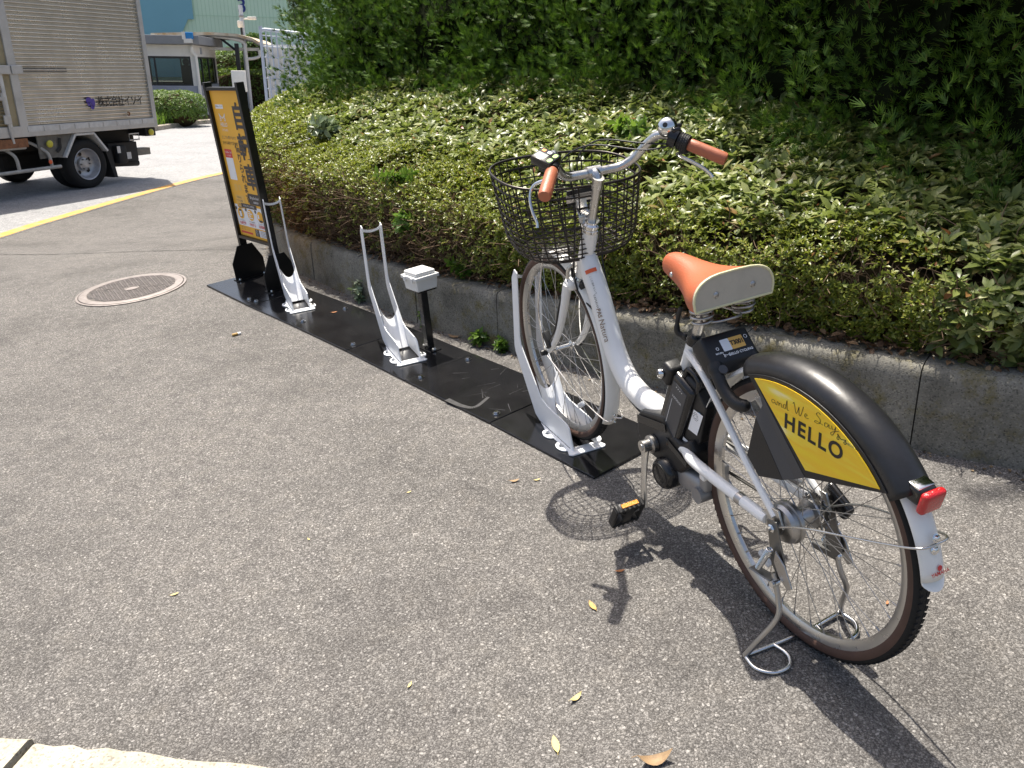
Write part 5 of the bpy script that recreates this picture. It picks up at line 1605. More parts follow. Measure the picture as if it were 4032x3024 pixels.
for j in range(-9, 10):
    for i in range(-8, 9):
        x, y = (i + (0.5 if j % 2 else 0)) * pit, j * rowh
        if x * x + y * y > 0.252 ** 2 or (x * x + y * y) < 0.045 ** 2:
            continue
        if abs(abs(x) - 0.16) < 0.03 and abs(y) < 0.02:
            continue
        for a in (0,):
            g.add([(x - .0155, y - .004, .006), (x + .0155, y - .004, .006), (x + .0155, y + .004, .006), (x - .0155, y + .004, .006), (x - .013, y - .0025, .0098), (x + .013, y - .0025, .0098), (x + .013, y + .0025, .0098), (x - .013, y + .0025, .0098)], [(4, 5, 6, 7), (0, 1, 5, 4), (1, 2, 6, 5), (2, 3, 7, 6), (3, 0, 4, 7)])
            yy = y + rowh / 2
            g.add([(x + pit / 2 - .003, yy - .012, .006), (x + pit / 2 + .003, yy - .012, .006), (x + pit / 2 + .003, yy + .010, .006), (x + pit / 2 - .003, yy + .010, .006), (x + pit / 2 - .002, yy - .010, .0095), (x + pit / 2 + .002, yy - .010, .0095), (x + pit / 2 + .002, yy + .008, .0095), (x + pit / 2 - .002, yy + .008, .0095)], [(4, 5, 6, 7), (0, 1, 5, 4), (1, 2, 6, 5), (2, 3, 7, 6), (3, 0, 4, 7)])
stuff(obj('tread_lug', g, M['castiron'], t_, smooth=0))
g = G(); g.lathe([(0.044, 0.006), (0.044, 0.0105), (0.038, 0.0105), (0.038, 0.0075), (0, 0.0075)], (0, 0, 0), (0, 0, 1), 32); obj('centre_boss', g, M['castiron'], t_)
for s_ in (-1, 1):
    g = G(); g.box((s_ * 0.16, 0, 0.0065), (0.05, 0.014, 0.002)); obj('key_slot', g, M['ink'], t_, smooth=0)
# ================================================================ planting
def vnoise(P, seed=0, octaves=3, freq=1.0):
    """smooth value noise, P (N,3) -> (N,) in about [-1,1]"""
    r = np.random.default_rng(1000 + seed)
    tab = r.uniform(-1, 1, 4096)
    out = np.zeros(len(P)); amp = 1.0; tot = 0
    for o in range(octaves):
        Q = P * freq * 2 ** o
        I = np.floor(Q).astype(int); F_ = Q - I
        F_ = F_ * F_ * (3 - 2 * F_)
        acc = 0
        for dx in (0, 1):
            for dy in (0, 1):
                for dz in (0, 1):
                    h = ((I[:, 0] + dx) * 73856093 ^ (I[:, 1] + dy) * 19349663 ^ (I[:, 2] + dz) * 83492791) & 4095
                    w = (F_[:, 0] if dx else 1 - F_[:, 0]) * (F_[:, 1] if dy else 1 - F_[:, 1]) * (F_[:, 2] if dz else 1 - F_[:, 2])
                    acc = acc + tab[h] * w
        out += acc * amp; tot += amp; amp *= 0.5
    return out / tot

# leaf templates: x across, y along, z up from the blade
def leaf_tpl(L=1.0, W=0.2, fold=0.06, droop=0.12):
    ys = [0.0, 0.28, 0.62, 1.0]; ws = [0.04, 0.8, 1.0, 0.0]
    v = [(0, 0, 0)]
    v += [(-W * .85, .30, fold), (0, .30, 0.02), (W * .85, .30, fold), (-W, .62, fold - droop * .3), (0, .62, -droop * .3), (W, .62, fold - droop * .3), (0, 1.0, -droop)]
    f = [(0, 2, 1), (0, 3, 2), (1, 2, 4), (2, 5, 4), (2, 3, 5), (3, 6, 5), (4, 5, 7), (5, 6, 7)]
    return [tuple(np.array(q) * L) for q in v], f
def leaf_tpl_small(W=0.21, fold=0.05, droop=0.08):
    v = [(0, 0, 0), (-W, .52, fold), (0, .50, 0), (W, .52, fold), (0, 1.0, -droop)]
    return v, [(0, 2, 1), (0, 3, 2), (1, 2, 4), (2, 3, 4)]
def whorl(N, D, n, elev, spread=0.25, rs=None):
    """expand N shoots with axis D into N*n leaf rotation matrices (leaf +Y outwards)"""
    B = frames(D, rng.uniform(0, 2 * pi, N))
    out = []
    for k in range(n):
        az = 2 * pi * k / n + rng.normal(0, spread, N)
        el = elev + rng.normal(0, 0.22, N)
        y = np.stack([np.cos(az) * np.cos(el), np.sin(az) * np.cos(el), np.sin(el)], 1)
        z = np.stack([-np.cos(az) * np.sin(el), -np.sin(az) * np.sin(el), np.cos(el)], 1)
        x = np.cross(y, z)
        Lm = np.stack([x, y, z], 2)
        out.append(np.einsum('nij,njk->nik', B, Lm))
    return np.concatenate(out, 0)

# --- cross profile of the clipped mass: (distance into the bed, height); heights vary along the kerb
s_mid = kerb_s_of(-0.25, 3.67); s_left = kerb_s_of(-1.5, 5.4); s_right = kerb_s_of(1.55, 2.08); s_end = kerb_s_of(-2.1, 8.3)
def front_top(s):
    return np.interp(s, [0, s_right, s_mid, s_left, s_end, KLEN], [0.54, 0.56, 0.58, 0.66, 1.22, 1.3])
def rise(s):
    return np.interp(s, [0, s_right, 0.5 * (s_right + s_mid), s_mid, s_left, s_end, KLEN], [0.10, 0.12, 0.22, 0.26, 0.24, 0.18, 0.15])
def face_in(s):
    return np.interp(s, [0, s_right, s_mid, s_left, KLEN], [0.12, 0.10, 0.10, 0.02, -0.05])
def hedge_surface(s, q):
    """q in [0,1]: front face; q>1: top, (q-1) metres inwards. returns points and normals"""
    ft, ri, fi, kh = front_top(s), rise(s), face_in(s), kerb_h(s)
    zf = kh + (ft - kh) * np.clip(q, 0, 1)
    bulge = 0.05 * np.sin(np.clip(q, 0, 1) * pi * 0.9)
    tface = fi + 0.03 - bulge
    tin = np.clip(q - 1, 0, None)
    t_ = np.where(q <= 1, tface, fi + 0.03 - 0.05 * np.sin(pi * 0.9) + tin)
    shoulder = 0.06 * (1 - np.exp(-tin * 9))
    z_ = np.where(q <= 1, zf, ft + shoulder + ri * tin)
    c, n_ = kerb_at(s), kerb_n(s)
    P = np.stack([c[:, 0] + n_[:, 0] * t_, c[:, 1] + n_[:, 1] * t_, z_ + ground_z(c[:, 0], c[:, 1])], 1)
    w = np.clip((q - 0.75) / 0.45, 0, 1)
    Nn = np.stack([-n_[:, 0] * (1 - 0.8 * w), -n_[:, 1] * (1 - 0.8 * w), 0.25 + 0.75 * w], 1)
    Nn /= np.linalg.norm(Nn, axis=1)[:, None]
    d = vnoise(P, 3, 3, 2.6) * 0.055 + vnoise(P, 9, 2, 9.0) * 0.02
    return P + Nn * d[:, None], Nn
def sample(N, s0, s1, q0, q1):
    s = rng.uniform(s0, s1, N)
    q = rng.uniform(q0, q1, N)
    return s, q
def q_len(q0, q1):
    return max(0, min(q1, 1) - q0) * 0.32 + max(0, q1 - max(q0, 1))

GREEN_SM = [(0.0, (0.060, 0.090, 0.014)), (0.3, (0.140, 0.180, 0.024)), (0.65, (0.240, 0.275, 0.036)), (0.93, (0.360, 0.370, 0.070)), (0.985, (0.26, 0.20, 0.06)), (1.0, (0.26, 0.07, 0.02))]
GREEN_LG = [(0.0, (0.080, 0.115, 0.030)), (0.35, (0.165, 0.205, 0.052)), (0.7, (0.255, 0.295, 0.085)), (0.93, (0.37, 0.385, 0.15)), (0.98, (0.28, 0.22, 0.08)), (1.0, (0.30, 0.08, 0.03))]
M['leaf_sm'] = leaf_mat('small_azalea_leaf', GREEN_SM, 0.36, 0.36, (0.30, 0.38, 0.03))
M['leaf_lg'] = leaf_mat('large_azalea_leaf', GREEN_LG, 0.38, 0.32, (0.28, 0.38, 0.06))
M['leaf_dry'] = leaf_mat('dry_leaf', [(0, (0.05, 0.028, 0.016)), (0.5, (0.14, 0.075, 0.035)), (0.85, (0.26, 0.16, 0.08)), (1, (0.34, 0.25, 0.16))], 0.7, 0.1, (0.3, 0.15, 0.05))
M['twig'] = mat('twig_bark', (0.20, 0.135, 0.085), 0.85, var=0.5, vscale=30, spec=0.2)
M['innershade'] = mat('dark_branch_mass', (0.075, 0.050, 0.026), 0.95, var=0.6, vscale=22, bump=1.0, bscale=30, spec=0.05, col2=(0.022, 0.022, 0.010))  # dark brown of hidden branches, also stands for the shade inside the foliage

def hedge(name, label, cat, s0, s1, q0, q1, dens, tpl, nleaf, size, elev, material, core_depth, thin=None, twigs=0, twig_q=(0.0, 1.3)):
    c = kerb_at((s0 + s1) / 2)
    t_ = thing(name, label, cat, (0, 0, 0))
    area = (s1 - s0) * q_len(q0, q1)
    N = int(area * dens)
    s = rng.uniform(s0, s1, N)
    # uniform over the unrolled profile
    L0 = 0.32 * (1 - q0) if q0 < 1 else 0
    r = rng.uniform(0, q_len(q0, q1), N)
    q = np.where(r < L0, q0 + r / 0.32, np.maximum(q0, 1) + (r - L0))
    P, Nn = hedge_surface(s, q)
    if thin is not None:
        keep = rng.uniform(0, 1, N) < thin(s, q, P)
        P, Nn, s, q = P[keep], Nn[keep], s[keep], q[keep]
        N = len(P)
    depth = rng.exponential(0.028, N)
    P = P - Nn * np.minimum(depth, 0.11)[:, None]
    D = Nn * 0.75 + np.array([0, 0, 0.65]) + rng.normal(0, 0.33, (N, 3))
    R = whorl(N, D, nleaf, elev)
    S = np.tile(rng.uniform(size[0], size[1], N), nleaf) * rng.uniform(0.7, 1.15, N * nleaf)
    PP = np.tile(P, (nleaf, 1)) + rng.normal(0, size[0] * 0.15, (N * nleaf, 3))
    f = scatter('foliage', tpl[0], tpl[1], R, S, PP, material, t_)
    stuff(f)
    # dark shell for the hidden branch mass; its colour supplies the inner shade
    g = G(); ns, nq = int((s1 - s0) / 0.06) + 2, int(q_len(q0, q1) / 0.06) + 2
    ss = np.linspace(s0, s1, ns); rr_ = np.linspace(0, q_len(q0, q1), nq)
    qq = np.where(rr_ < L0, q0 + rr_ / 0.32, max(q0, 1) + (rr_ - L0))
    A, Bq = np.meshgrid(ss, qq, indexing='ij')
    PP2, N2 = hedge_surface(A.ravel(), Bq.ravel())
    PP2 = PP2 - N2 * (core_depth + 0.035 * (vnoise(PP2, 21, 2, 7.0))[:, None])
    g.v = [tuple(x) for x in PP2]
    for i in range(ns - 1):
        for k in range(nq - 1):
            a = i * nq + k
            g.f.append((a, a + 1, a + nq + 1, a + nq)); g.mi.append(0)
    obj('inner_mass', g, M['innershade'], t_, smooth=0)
    # bare twigs that show between the leaves
    if twigs:
        gt = G()
        for _ in range(twigs):
            s_ = random.uniform(s0, s1); q_ = random.uniform(*twig_q)
            p_, n_ = hedge_surface(np.array([s_]), np.array([q_]))
            p0 = Vector(p_[0] - n_[0] * random.uniform(0.03, 0.10)); nv = Vector(n_[0])
            d_ = (Vector((random.gauss(0, .6), random.gauss(0, .6), random.uniform(-0.1, .9))) + nv * 0.45).normalized()
            ln = random.uniform(0.05, 0.17)
            pts = [p0]
            for k in range(3):
                d_ = (d_ + Vector((random.gauss(0, .28), random.gauss(0, .28), random.gauss(0, .28)))).normalized()
                pts.append(pts[-1] + d_ * ln / 3)
            r0 = random.uniform(0.0012, 0.0030)
            gt.tube(pts, [r0, r0 * .85, r0 * .7, r0 * .45], 4, caps=False)
        tw = obj('twig', gt, M['twig'], t_)
        stuff(tw)
    return t_

sR0 = 0.35
tpl_s, tpl_l = leaf_tpl_small(), leaf_tpl(1.0, 0.19)
def thin_left(s, q, P):          # the sunny stretch has a bare, twiggy foot
    k = np.interp(s, [s_mid - 0.5, s_mid + 0.1, s_left - 0.2, s_left + 0.2], [0, 1, 1, 0.2])
    bare = np.interp(q, [0.0, 0.40, 0.80, 1.0], [0.92, 0.90, 0.60, 0.0]) * k
    gaps = (vnoise(P, 31, 2, 4.0) < -0.28) * 0.75
    return np.clip(1 - bare - gaps * (1 - bare), 0.03, 1)
def thin_right(s, q, P):
    gaps = (vnoise(P, 33, 2, 3.2) < -0.20) * 0.88
    foot = np.interp(q, [0, 0.18, 0.4], [0.55, 0.25, 0.0])
    return np.clip(1 - gaps - foot, 0.03, 1)
sA = kerb_s_of(1.12, 2.42); sB = kerb_s_of(0.33, 3.12); sC = kerb_s_of(-0.82, 4.4)
def thin_mid(s, q, P):
    gaps = (vnoise(P, 35, 2, 3.4) < -0.36) * 0.7
    foot = np.interp(q, [0, 0.12, 0.3], [0.35, 0.1, 0.0])
    return np.clip(1 - gaps - foot, 0.03, 1)
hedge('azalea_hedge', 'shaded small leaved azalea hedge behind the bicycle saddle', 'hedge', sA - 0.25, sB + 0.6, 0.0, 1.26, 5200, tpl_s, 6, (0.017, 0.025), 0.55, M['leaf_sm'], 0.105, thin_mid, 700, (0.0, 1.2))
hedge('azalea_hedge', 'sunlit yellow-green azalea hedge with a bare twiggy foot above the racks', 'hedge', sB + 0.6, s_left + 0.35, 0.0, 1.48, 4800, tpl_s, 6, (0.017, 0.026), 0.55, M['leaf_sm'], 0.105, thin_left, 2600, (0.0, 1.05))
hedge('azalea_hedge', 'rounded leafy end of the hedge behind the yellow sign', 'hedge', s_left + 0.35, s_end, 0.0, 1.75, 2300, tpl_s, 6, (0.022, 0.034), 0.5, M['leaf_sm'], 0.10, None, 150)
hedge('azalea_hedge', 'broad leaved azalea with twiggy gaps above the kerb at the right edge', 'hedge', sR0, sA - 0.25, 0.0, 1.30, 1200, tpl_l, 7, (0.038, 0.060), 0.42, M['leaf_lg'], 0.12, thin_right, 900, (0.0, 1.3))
# small leaved patches under the broad leaves at the right
hedge('azalea_shrub', 'dense small leaved azalea growing low over the kerb at the right', 'shrub', sR0, sA - 0.25, 0.05, 0.75, 2600, tpl_s, 6, (0.016, 0.023), 0.55, M['leaf_sm'], 0.115, lambda s, q, P: np.clip(0.95 - (vnoise(P, 41, 2, 2.2) < 0.05) * 0.95, 0.0, 1), 500, (0.0, 0.8))
def thin_top(s, q, P):
    gaps = (vnoise(P, 51, 2, 3.0) < -0.42) * 0.7
    return np.clip(1 - gaps, 0.05, 1)
hedge('azalea_hedge', 'broad leaved azalea bank rising to the conifers behind the saddle', 'hedge', sR0, s_mid - 0.15, 1.14, 3.0, 900, tpl_l, 7, (0.042, 0.070), 0.42, M['leaf_lg'], 0.13, thin_top, 250, (1.5, 3.0))
hedge('azalea_hedge', 'sunny broad leaved azalea bank in front of the far conifers', 'hedge', s_mid - 0.15, s_end, 1.36, 3.2, 800, tpl_l, 7, (0.038, 0.066), 0.42, M['leaf_lg'], 0.13, thin_top, 250, (1.6, 3.0))

# --- single plants standing out of the hedge
def sprig(name, label, cat, base, n_shoot, height, leaf, nleaf, material, lean=0.35, rspread=0.10, elev=0.25):
    t_ = thing(name, label, cat, base)
    N = n_shoot
    g = G(); P = []; D = []
    for k in range(N):
        a = random.uniform(0, 2 * pi); r = rspread * math.sqrt(random.random())
        tip = Vector((r * cos(a) + random.gauss(0, .01), r * sin(a) + random.gauss(0, .01), height * random.uniform(.55, 1.05)))
        ctrl = Vector((tip.x * .35, tip.y * .35, tip.z * .5))
        pts = spline([Vector((0, 0, -0.02)), ctrl, tip], 4)
        g.tube(pts, [0.0028] * 3 + [0.0022] * 3 + [0.0015] * (len(pts) - 6), 5, caps=False)
        for j in range(2, len(pts)):
            P.append(tuple(pts[j])); D.append(tuple((pts[j] - pts[j - 1]).normalized()))
    obj('stem', g, M['twig'], t_)
    P = np.array(P); D = np.array(D) + rng.normal(0, .35, (len(D), 3)); n_ = len(P)
    R = whorl(n_, D, nleaf, elev)
    S = rng.uniform(leaf * .7, leaf * 1.15, n_ * nleaf)
    stuff(scatter('foliage', tpl_l[0], tpl_l[1], R, S, np.tile(P, (nleaf, 1)), material, t_))
    return t_
M['leaf_grey'] = leaf_mat('grey_green_leaf', [(0, (0.12, 0.17, 0.09)), (0.6, (0.19, 0.25, 0.14)), (1, (0.33, 0.38, 0.27))], 0.4, 0.2, (0.3, 0.4, 0.15))
M['leaf_fresh'] = leaf_mat('fresh_green_leaf', [(0, (0.06, 0.13, 0.02)), (0.6, (0.11, 0.20, 0.03)), (1, (0.20, 0.30, 0.06))], 0.4, 0.35, (0.3, 0.5, 0.05))
def on_hedge(s, q):
    p_, n_ = hedge_surface(np.array([float(s)]), np.array([float(q)])); return tuple(p_[0])
sprig('oleander_shoot', 'grey-green long leaved shoots standing out of the sunny hedge near the sign', 'plant', on_hedge(s_left - 0.15, 1.42), 9, 0.06, 0.085, 3, M['leaf_grey'], rspread=0.17)
sprig('evergreen_seedling', 'fresh green broad leaves poking up behind the bicycle basket', 'plant', on_hedge(s_mid - 0.45, 1.75), 7, 0.05, 0.060, 3, M['leaf_fresh'], rspread=0.13)
sprig('evergreen_seedling', 'bright green shoots in the hedge above the middle rack', 'plant', on_hedge(s_mid + 0.62, 1.10), 6, 0.05, 0.05, 4, M['leaf_fresh'], rspread=0.12)
sprig('evergreen_seedling', 'long leaved green shoot hanging over the bare foot of the hedge', 'plant', on_hedge(s_mid + 0.42, 0.62), 5, 0.07, 0.055, 5, M['leaf_fresh'], rspread=0.06)
sprig('evergreen_seedling', 'low green rosette on the kerb top between the middle rack and the bicycle', 'plant', on_hedge(s_mid + 0.02, 0.06), 5, 0.05, 0.050, 6, M['leaf_fresh'], rspread=0.04)
def foot_of_kerb(x, y, off=-0.02):
    s = kerb_s_of(x, y); c, n_ = kerb_at(s), kerb_n(s); return (c[0] + n_[0] * off, c[1] + n_[1] * off, 0.001)
sprig('weed', 'small green weed in the kerb joint left of the bicycle wheel', 'weed', foot_of_kerb(-0.12, 3.55), 4, 0.055, 0.045, 5, M['leaf_fresh'], rspread=0.03, elev=0.7)
sprig('weed', 'little weed tuft at the kerb foot beside the front wheel', 'weed', foot_of_kerb(-0.01, 3.42), 4, 0.045, 0.038, 5, M['leaf_fresh'], rspread=0.025, elev=0.7)
sprig('weed', 'tiny weed at the kerb foot behind the junction box post', 'weed', foot_of_kerb(-0.40, 3.86), 3, 0.10, 0.030, 4, M['leaf_fresh'], rspread=0.02, elev=0.6)
sprig('weed', 'pale wispy weed growing up the kerb behind the middle rack', 'weed', foot_of_kerb(-0.80, 4.36), 4, 0.13, 0.035, 4, M['leaf_grey'], rspread=0.05, elev=0.3)
# dead leaves lying on the kerb top under the hedge
N = 2600
s = rng.uniform(sR0, s_left + 0.5, N); c, n_ = kerb_at(s), kerb_n(s); tt = np.abs(rng.normal(0, 0.09, N)) + 0.075
P = np.stack([c[:, 0] + n_[:, 0] * tt, c[:, 1] + n_[:, 1] * tt, kerb_h(s) + 0.008 + rng.uniform(0, 0.03, N) * np.clip(tt * 6, 0, 1)], 1)
D = np.stack([rng.normal(0, .45, N), rng.normal(0, .45, N), np.ones(N)], 1)
tl_ = leaf_tpl(1.0, 0.24, 0.10, 0.2)
lit = scatter('leaf_litter', tl_[0], tl_[1], frames(D, rng.uniform(0, 6.28, N)), rng.uniform(0.015, 0.045, N), P, M['leaf_dry'])
stuff(lit); lit['label'] = 'brown dead leaves gathered on the kerb top under the hedge'; lit['category'] = 'leaf litter'

# ---------------------------------------------------------------- conifers behind the hedge
def spray_tpl():
    """a small feathery fan of scale leaves: tapering fingers in the local YZ plane, tips upwards"""
    v, f = [], []
    fingers = [(0.0, 1.0, 0.0), (-0.32, 0.78, 0.2), (0.32, 0.78, 0.22), (-0.62, 0.60, 0.05), (0.62, 0.60, 0.05)]
    for (ang, ln, st) in fingers:
        d = np.array([math.sin(ang), math.cos(ang)]); n = np.array([d[1], -d[0]])
        o = np.array([0, st * 0.6]); w = 0.060
        k = len(v)
        for q, bow in ((o - n * w, 0.0), (o + n * w, 0.0), (o + d * ln + n * .014, 0.16 * ln), (o + d * ln - n * .014, 0.16 * ln)):
            v.append((q[0], bow, q[1]))
        f.append((k, k + 1, k + 2, k + 3))
    return v, f
SPRAY = spray_tpl()
CON = [(0.0, (0.030, 0.070, 0.010)), (0.35, (0.055, 0.115, 0.014)), (0.75, (0.090, 0.165, 0.020)), (0.97, (0.14, 0.22, 0.032)), (0.99, (0.10, 0.08, 0.03)), (1.0, (0.12, 0.05, 0.02))]
M['conifer'] = leaf_mat('conifer_scale_leaf', CON, 0.6, 0.18, (0.12, 0.25, 0.02), spec=0.25)
M['bark'] = mat('conifer_bark', (0.085, 0.058, 0.042), 0.9, var=0.5, vscale=14, bump=1.0, bscale=25, spec=0.1)
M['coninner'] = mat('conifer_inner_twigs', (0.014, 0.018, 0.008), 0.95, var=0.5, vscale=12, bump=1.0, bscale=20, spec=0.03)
def conifer(label, x, y, z0, h, r, low, nplume, seed, big=1.0, ns=26):
    r_ = np.random.default_rng(seed)
    t_ = thing('conifer_tree', label, 'tree', (x, y, z0), group='conifers behind the hedge')
    g = G(); g.tube([(0, 0, -0.1), (0.01, 0, h * .4), (0, 0.01, h * .92)], [0.075, 0.05, 0.012], 9); obj('trunk', g, M['bark'], t_)
    # plumes: branch ends sweeping up and out
    hh = low + (h - low) * r_.uniform(0, 1, nplume) ** 1.15
    az = r_.uniform(0, 2 * pi, nplume)
    f = (hh - low) / (h - low)
    rad = r * (np.interp(f, [0, 0.12, 0.45, 0.8, 1.0], [0.85, 1.0, 0.80, 0.42, 0.06])) * (1 + 0.22 * r_.normal(0, 1, nplume).clip(-1.4, 1.4))
    C = np.stack([rad * np.cos(az), rad * np.sin(az), hh], 1)
    out = np.stack([np.cos(az), np.sin(az), 0.85 + 0.6 * f + r_.normal(0, .25, nplume)], 1)
    out /= np.linalg.norm(out, axis=1)[:, None]
    k = np.repeat(np.arange(nplume), ns)
    N = len(k)
    along = r_.uniform(-0.34, 0.16, N) * big
    wid = 0.085 * big * np.interp(along / big, [-0.34, -0.1, 0.16], [1.2, 1.0, 0.25])
    off = r_.normal(0, 1, (N, 3)); off -= out[k] * (off * out[k]).sum(1)[:, None]
    off /= np.linalg.norm(off, axis=1)[:, None]
    P = C[k] + out[k] * along[:, None] + off * (wid * np.sqrt(r_.uniform(0.15, 1, N)))[:, None]
    P[:, 2] -= 0.10 * big * (wid / 0.085)            # outer fans hang a little
    D = out[k] * 0.9 + off * 0.85 + r_.normal(0, .28, (N, 3)) + np.array([0, 0, 0.15])
    S = r_.uniform(0.034, 0.062, N) * big
    Rm = frames(D, r_.uniform(0, 2 * pi, N))
    # fans face outwards
    keep = P[:, 2] > low * 0.5
    cr = scatter('crown', SPRAY[0], SPRAY[1], Rm[keep], S[keep], P[keep], M['conifer'], t_)
    stuff(cr)
    # dark inner twigs fill
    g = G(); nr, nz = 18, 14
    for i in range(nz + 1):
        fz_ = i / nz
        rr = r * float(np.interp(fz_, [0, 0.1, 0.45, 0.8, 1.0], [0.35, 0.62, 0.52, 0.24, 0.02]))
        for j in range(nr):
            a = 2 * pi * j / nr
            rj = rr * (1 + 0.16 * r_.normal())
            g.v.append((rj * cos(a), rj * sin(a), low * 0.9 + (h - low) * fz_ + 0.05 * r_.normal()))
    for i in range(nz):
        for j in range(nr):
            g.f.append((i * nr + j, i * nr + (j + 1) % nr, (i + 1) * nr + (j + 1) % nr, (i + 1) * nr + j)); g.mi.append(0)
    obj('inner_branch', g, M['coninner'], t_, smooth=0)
    return t_
CONS = [  # position, height, radius, skirt height
    (2.80, 2.55, 4.2, 0.74, 0.15, 'dark conifer cut by the right edge of the view'),
    (2.42, 3.15, 4.4, 0.80, 0.25, 'tall dark conifer whose low boughs reach down over the hedge at the right'),
    (2.08, 3.80, 3.6, 0.74, 0.40, 'dark conifer behind the saddle with gaps low down'),
    (1.72, 4.42, 2.9, 0.74, 0.50, 'dark conifer above the right handlebar grip'),
    (1.34, 5.00, 2.3, 0.78, 0.55, 'conifer with a bright leaning flank above the basket'),
    (0.92, 5.52, 2.1, 0.80, 0.60, 'bright green conifer in the middle of the row'),
    (0.46, 6.02, 2.2, 0.80, 0.60, 'shaded conifer behind the sunny hedge'),
    (-0.06, 6.52, 2.1, 0.82, 0.60, 'conifer third from the left end of the row'),
    (-0.60, 7.06, 2.2, 0.82, 0.60, 'conifer second from the left end of the row'),
    (-0.98, 7.55, 2.2, 0.52, 0.55, 'conifer at the left end of the row beside the white lattice'),
]
for i, (cx, cy, h, r, low, lab_) in enumerate(CONS):
    conifer(lab_, cx, cy, 0.20, h, r, low, int((170 + 75 * h) * min(1.0, r / 0.74)), 50 + i, ns=52)
# a second row behind closes the gaps
for i, (cx, cy, h) in enumerate([(3.3, 4.1, 3.8), (2.5, 5.4, 3.2), (1.6, 6.5, 2.8), (0.4, 7.6, 2.6)]):
    conifer(['conifer of the back row behind the right end', 'conifer of the back row behind the handlebar', 'conifer of the back row behind the middle', 'conifer of the back row behind the left end'][i], cx, cy, 0.2, h, 1.0, 0.5, 240, 90 + i, big=1.25, ns=18)
# a tall broadleaf tree behind the row, its crown above the view, dapples the asphalt at the right
tt_ = thing('shade_tree', 'tall broadleaf tree rising behind the conifers above the view', 'tree', (2.6, 6.5, 0.2))
g = G(); g.tube(spline([(0, 0, -.1), (0.05, -.1, 2.5), (-0.2, -.3, 5.0), (-0.5, -.7, 7.4)], 5), [0.16] * 5 + [0.12] * 5 + [0.07] * 6, 10)
for k in range(9):
    a_ = k * 2.4; zz_ = 5.2 + 0.3 * k; b0 = Vector((-0.25 - 0.03 * k, -.35 - .04 * k, zz_)); g.tube(spline([b0, b0 + Vector((.5 * cos(a_), .5 * sin(a_), .35)), b0 + Vector((1.1 * cos(a_), 1.1 * sin(a_), .55))], 4), [0.045] * 4 + [0.03] * 3 + [0.012] * 2, 6)
obj('trunk', g, M['bark'], tt_)
N = 3400
cl = rng.normal(0, 1, (60, 3)) * np.array([0.62, 0.62, 0.55]) + np.array([-0.55, -0.75, 7.6])
P = cl[rng.integers(0, 60, N)] + rng.normal(0, 0.17, (N, 3))
D = rng.normal(0, 1, (N, 3)) + np.array([0, 0, .8])
R = whorl(N, D, 4, 0.2)
stuff(scatter('crown', tpl_l[0], tpl_l[1], R, rng.uniform(0.07, 0.12, N * 4), np.tile(P, (4, 1)), M['leaf_fresh'], tt_))

# ---------------------------------------------------------------- fallen leaves on the asphalt
def fallen(label, x, y, L_, ang, curl, m, tilt=(0, 0), z=0.0):
    g = G(); W = 0.34
    n = 8
    for i in range(n + 1):
        f = i / n
        w = W * (sin(pi * min(1, f * 1.02 + 0.02)) ** 0.75) * (1.0 if f < .5 else 1.05) * 0.5
        zc = curl * (f - .5) ** 2
        for k in (-1, -0.5, 0, 0.5, 1):
            g.v.append((L_ * (f - .5), L_ * w * k, 0.003 + L_ * (zc + 0.5 * curl * (abs(k) * w) ** 1.5 + 0.01 * random.random())))
    for i in range(n):
        for k in range(4):
            g.f.append((i * 5 + k, i * 5 + k + 1, i * 5 + k + 6, i * 5 + k + 5)); g.mi.append(0)
    g.tube([(-L_ * .5, 0, .003 + L_ * curl * .25), (-L_ * .66, L_ * .03, .004 + L_ * curl * .2)], L_ * .012, 5)
    o = obj('fallen_leaf', g, m, None, smooth=60)
    o.location = (x, y, float(ground_z(x, y)) + z); o.rotation_euler = (tilt[0], tilt[1], ang)
    tag(o, label, 'leaf', 'fallen leaves on the asphalt')
LM = [mat('tan_fallen_leaf', (0.48, 0.30, 0.09), 0.6, var=0.4, vscale=60), mat('pale_fallen_leaf', (0.55, 0.44, 0.18), 0.6, var=0.3, vscale=60), mat('rust_fallen_leaf', (0.42, 0.17, 0.06), 0.65, var=0.4, vscale=60), mat('dry_brown_leaf', (0.33, 0.22, 0.12), 0.7, var=0.4, vscale=50)]
for a in [('small tan leaf alone on the asphalt at the left', -0.997, 1.839, .024, .4, .3, LM[1]), ('orange oval leaf below the handlebar shadow', .156, 1.637, .042, 1.9, .25, LM[0]), ('crumpled yellow leaf near the bottom middle', .081, 1.336, .036, .7, .9, LM[1]), ('long straw coloured leaf above the bottom edge', .024, 1.216, .046, 1.7, .2, LM[1]),
          ('curled brown dead leaf at the bottom edge', .222, 1.152, .075, .15, 1.5, LM[3]), ('rust leaf beside the grip shadow', .249, 1.767, .026, .1, .3, LM[2]), ('tan leaf lying by the corner of the last base plate', -.02, 2.28, .036, .2, .8, LM[3]), ('small pale leaf between the base plate corner and the basket shadow', .055, 2.275, .024, .3, .5, LM[1]), ('tiny orange leaf right of the rear wheel', .88, 1.55, .017, 1.0, .8, LM[2]),
          ('pale curled leaf at the kerb foot behind the junction box', -.26, 3.66, .075, 2.6, .7, LM[3]), ('brown leaf at the kerb foot left of the bicycle', -.14, 3.50, .05, 2.2, .9, LM[3]), ('small pale leaf in the middle of the asphalt', -.37, 2.27, .018, .5, .4, LM[1]), ('tiny yellow leaf in the open asphalt below the plates', -.66, 2.05, .016, 2.2, .5, LM[1]), ('small leaf in front of the bottom kerb', -.30, 1.42, .020, 1.2, .4, LM[1])]:
    fallen(*a)
fallen('brown leaf on the base plate between the racks', -0.93, 4.17, .035, .3, .4, LM[2], z=0.011)
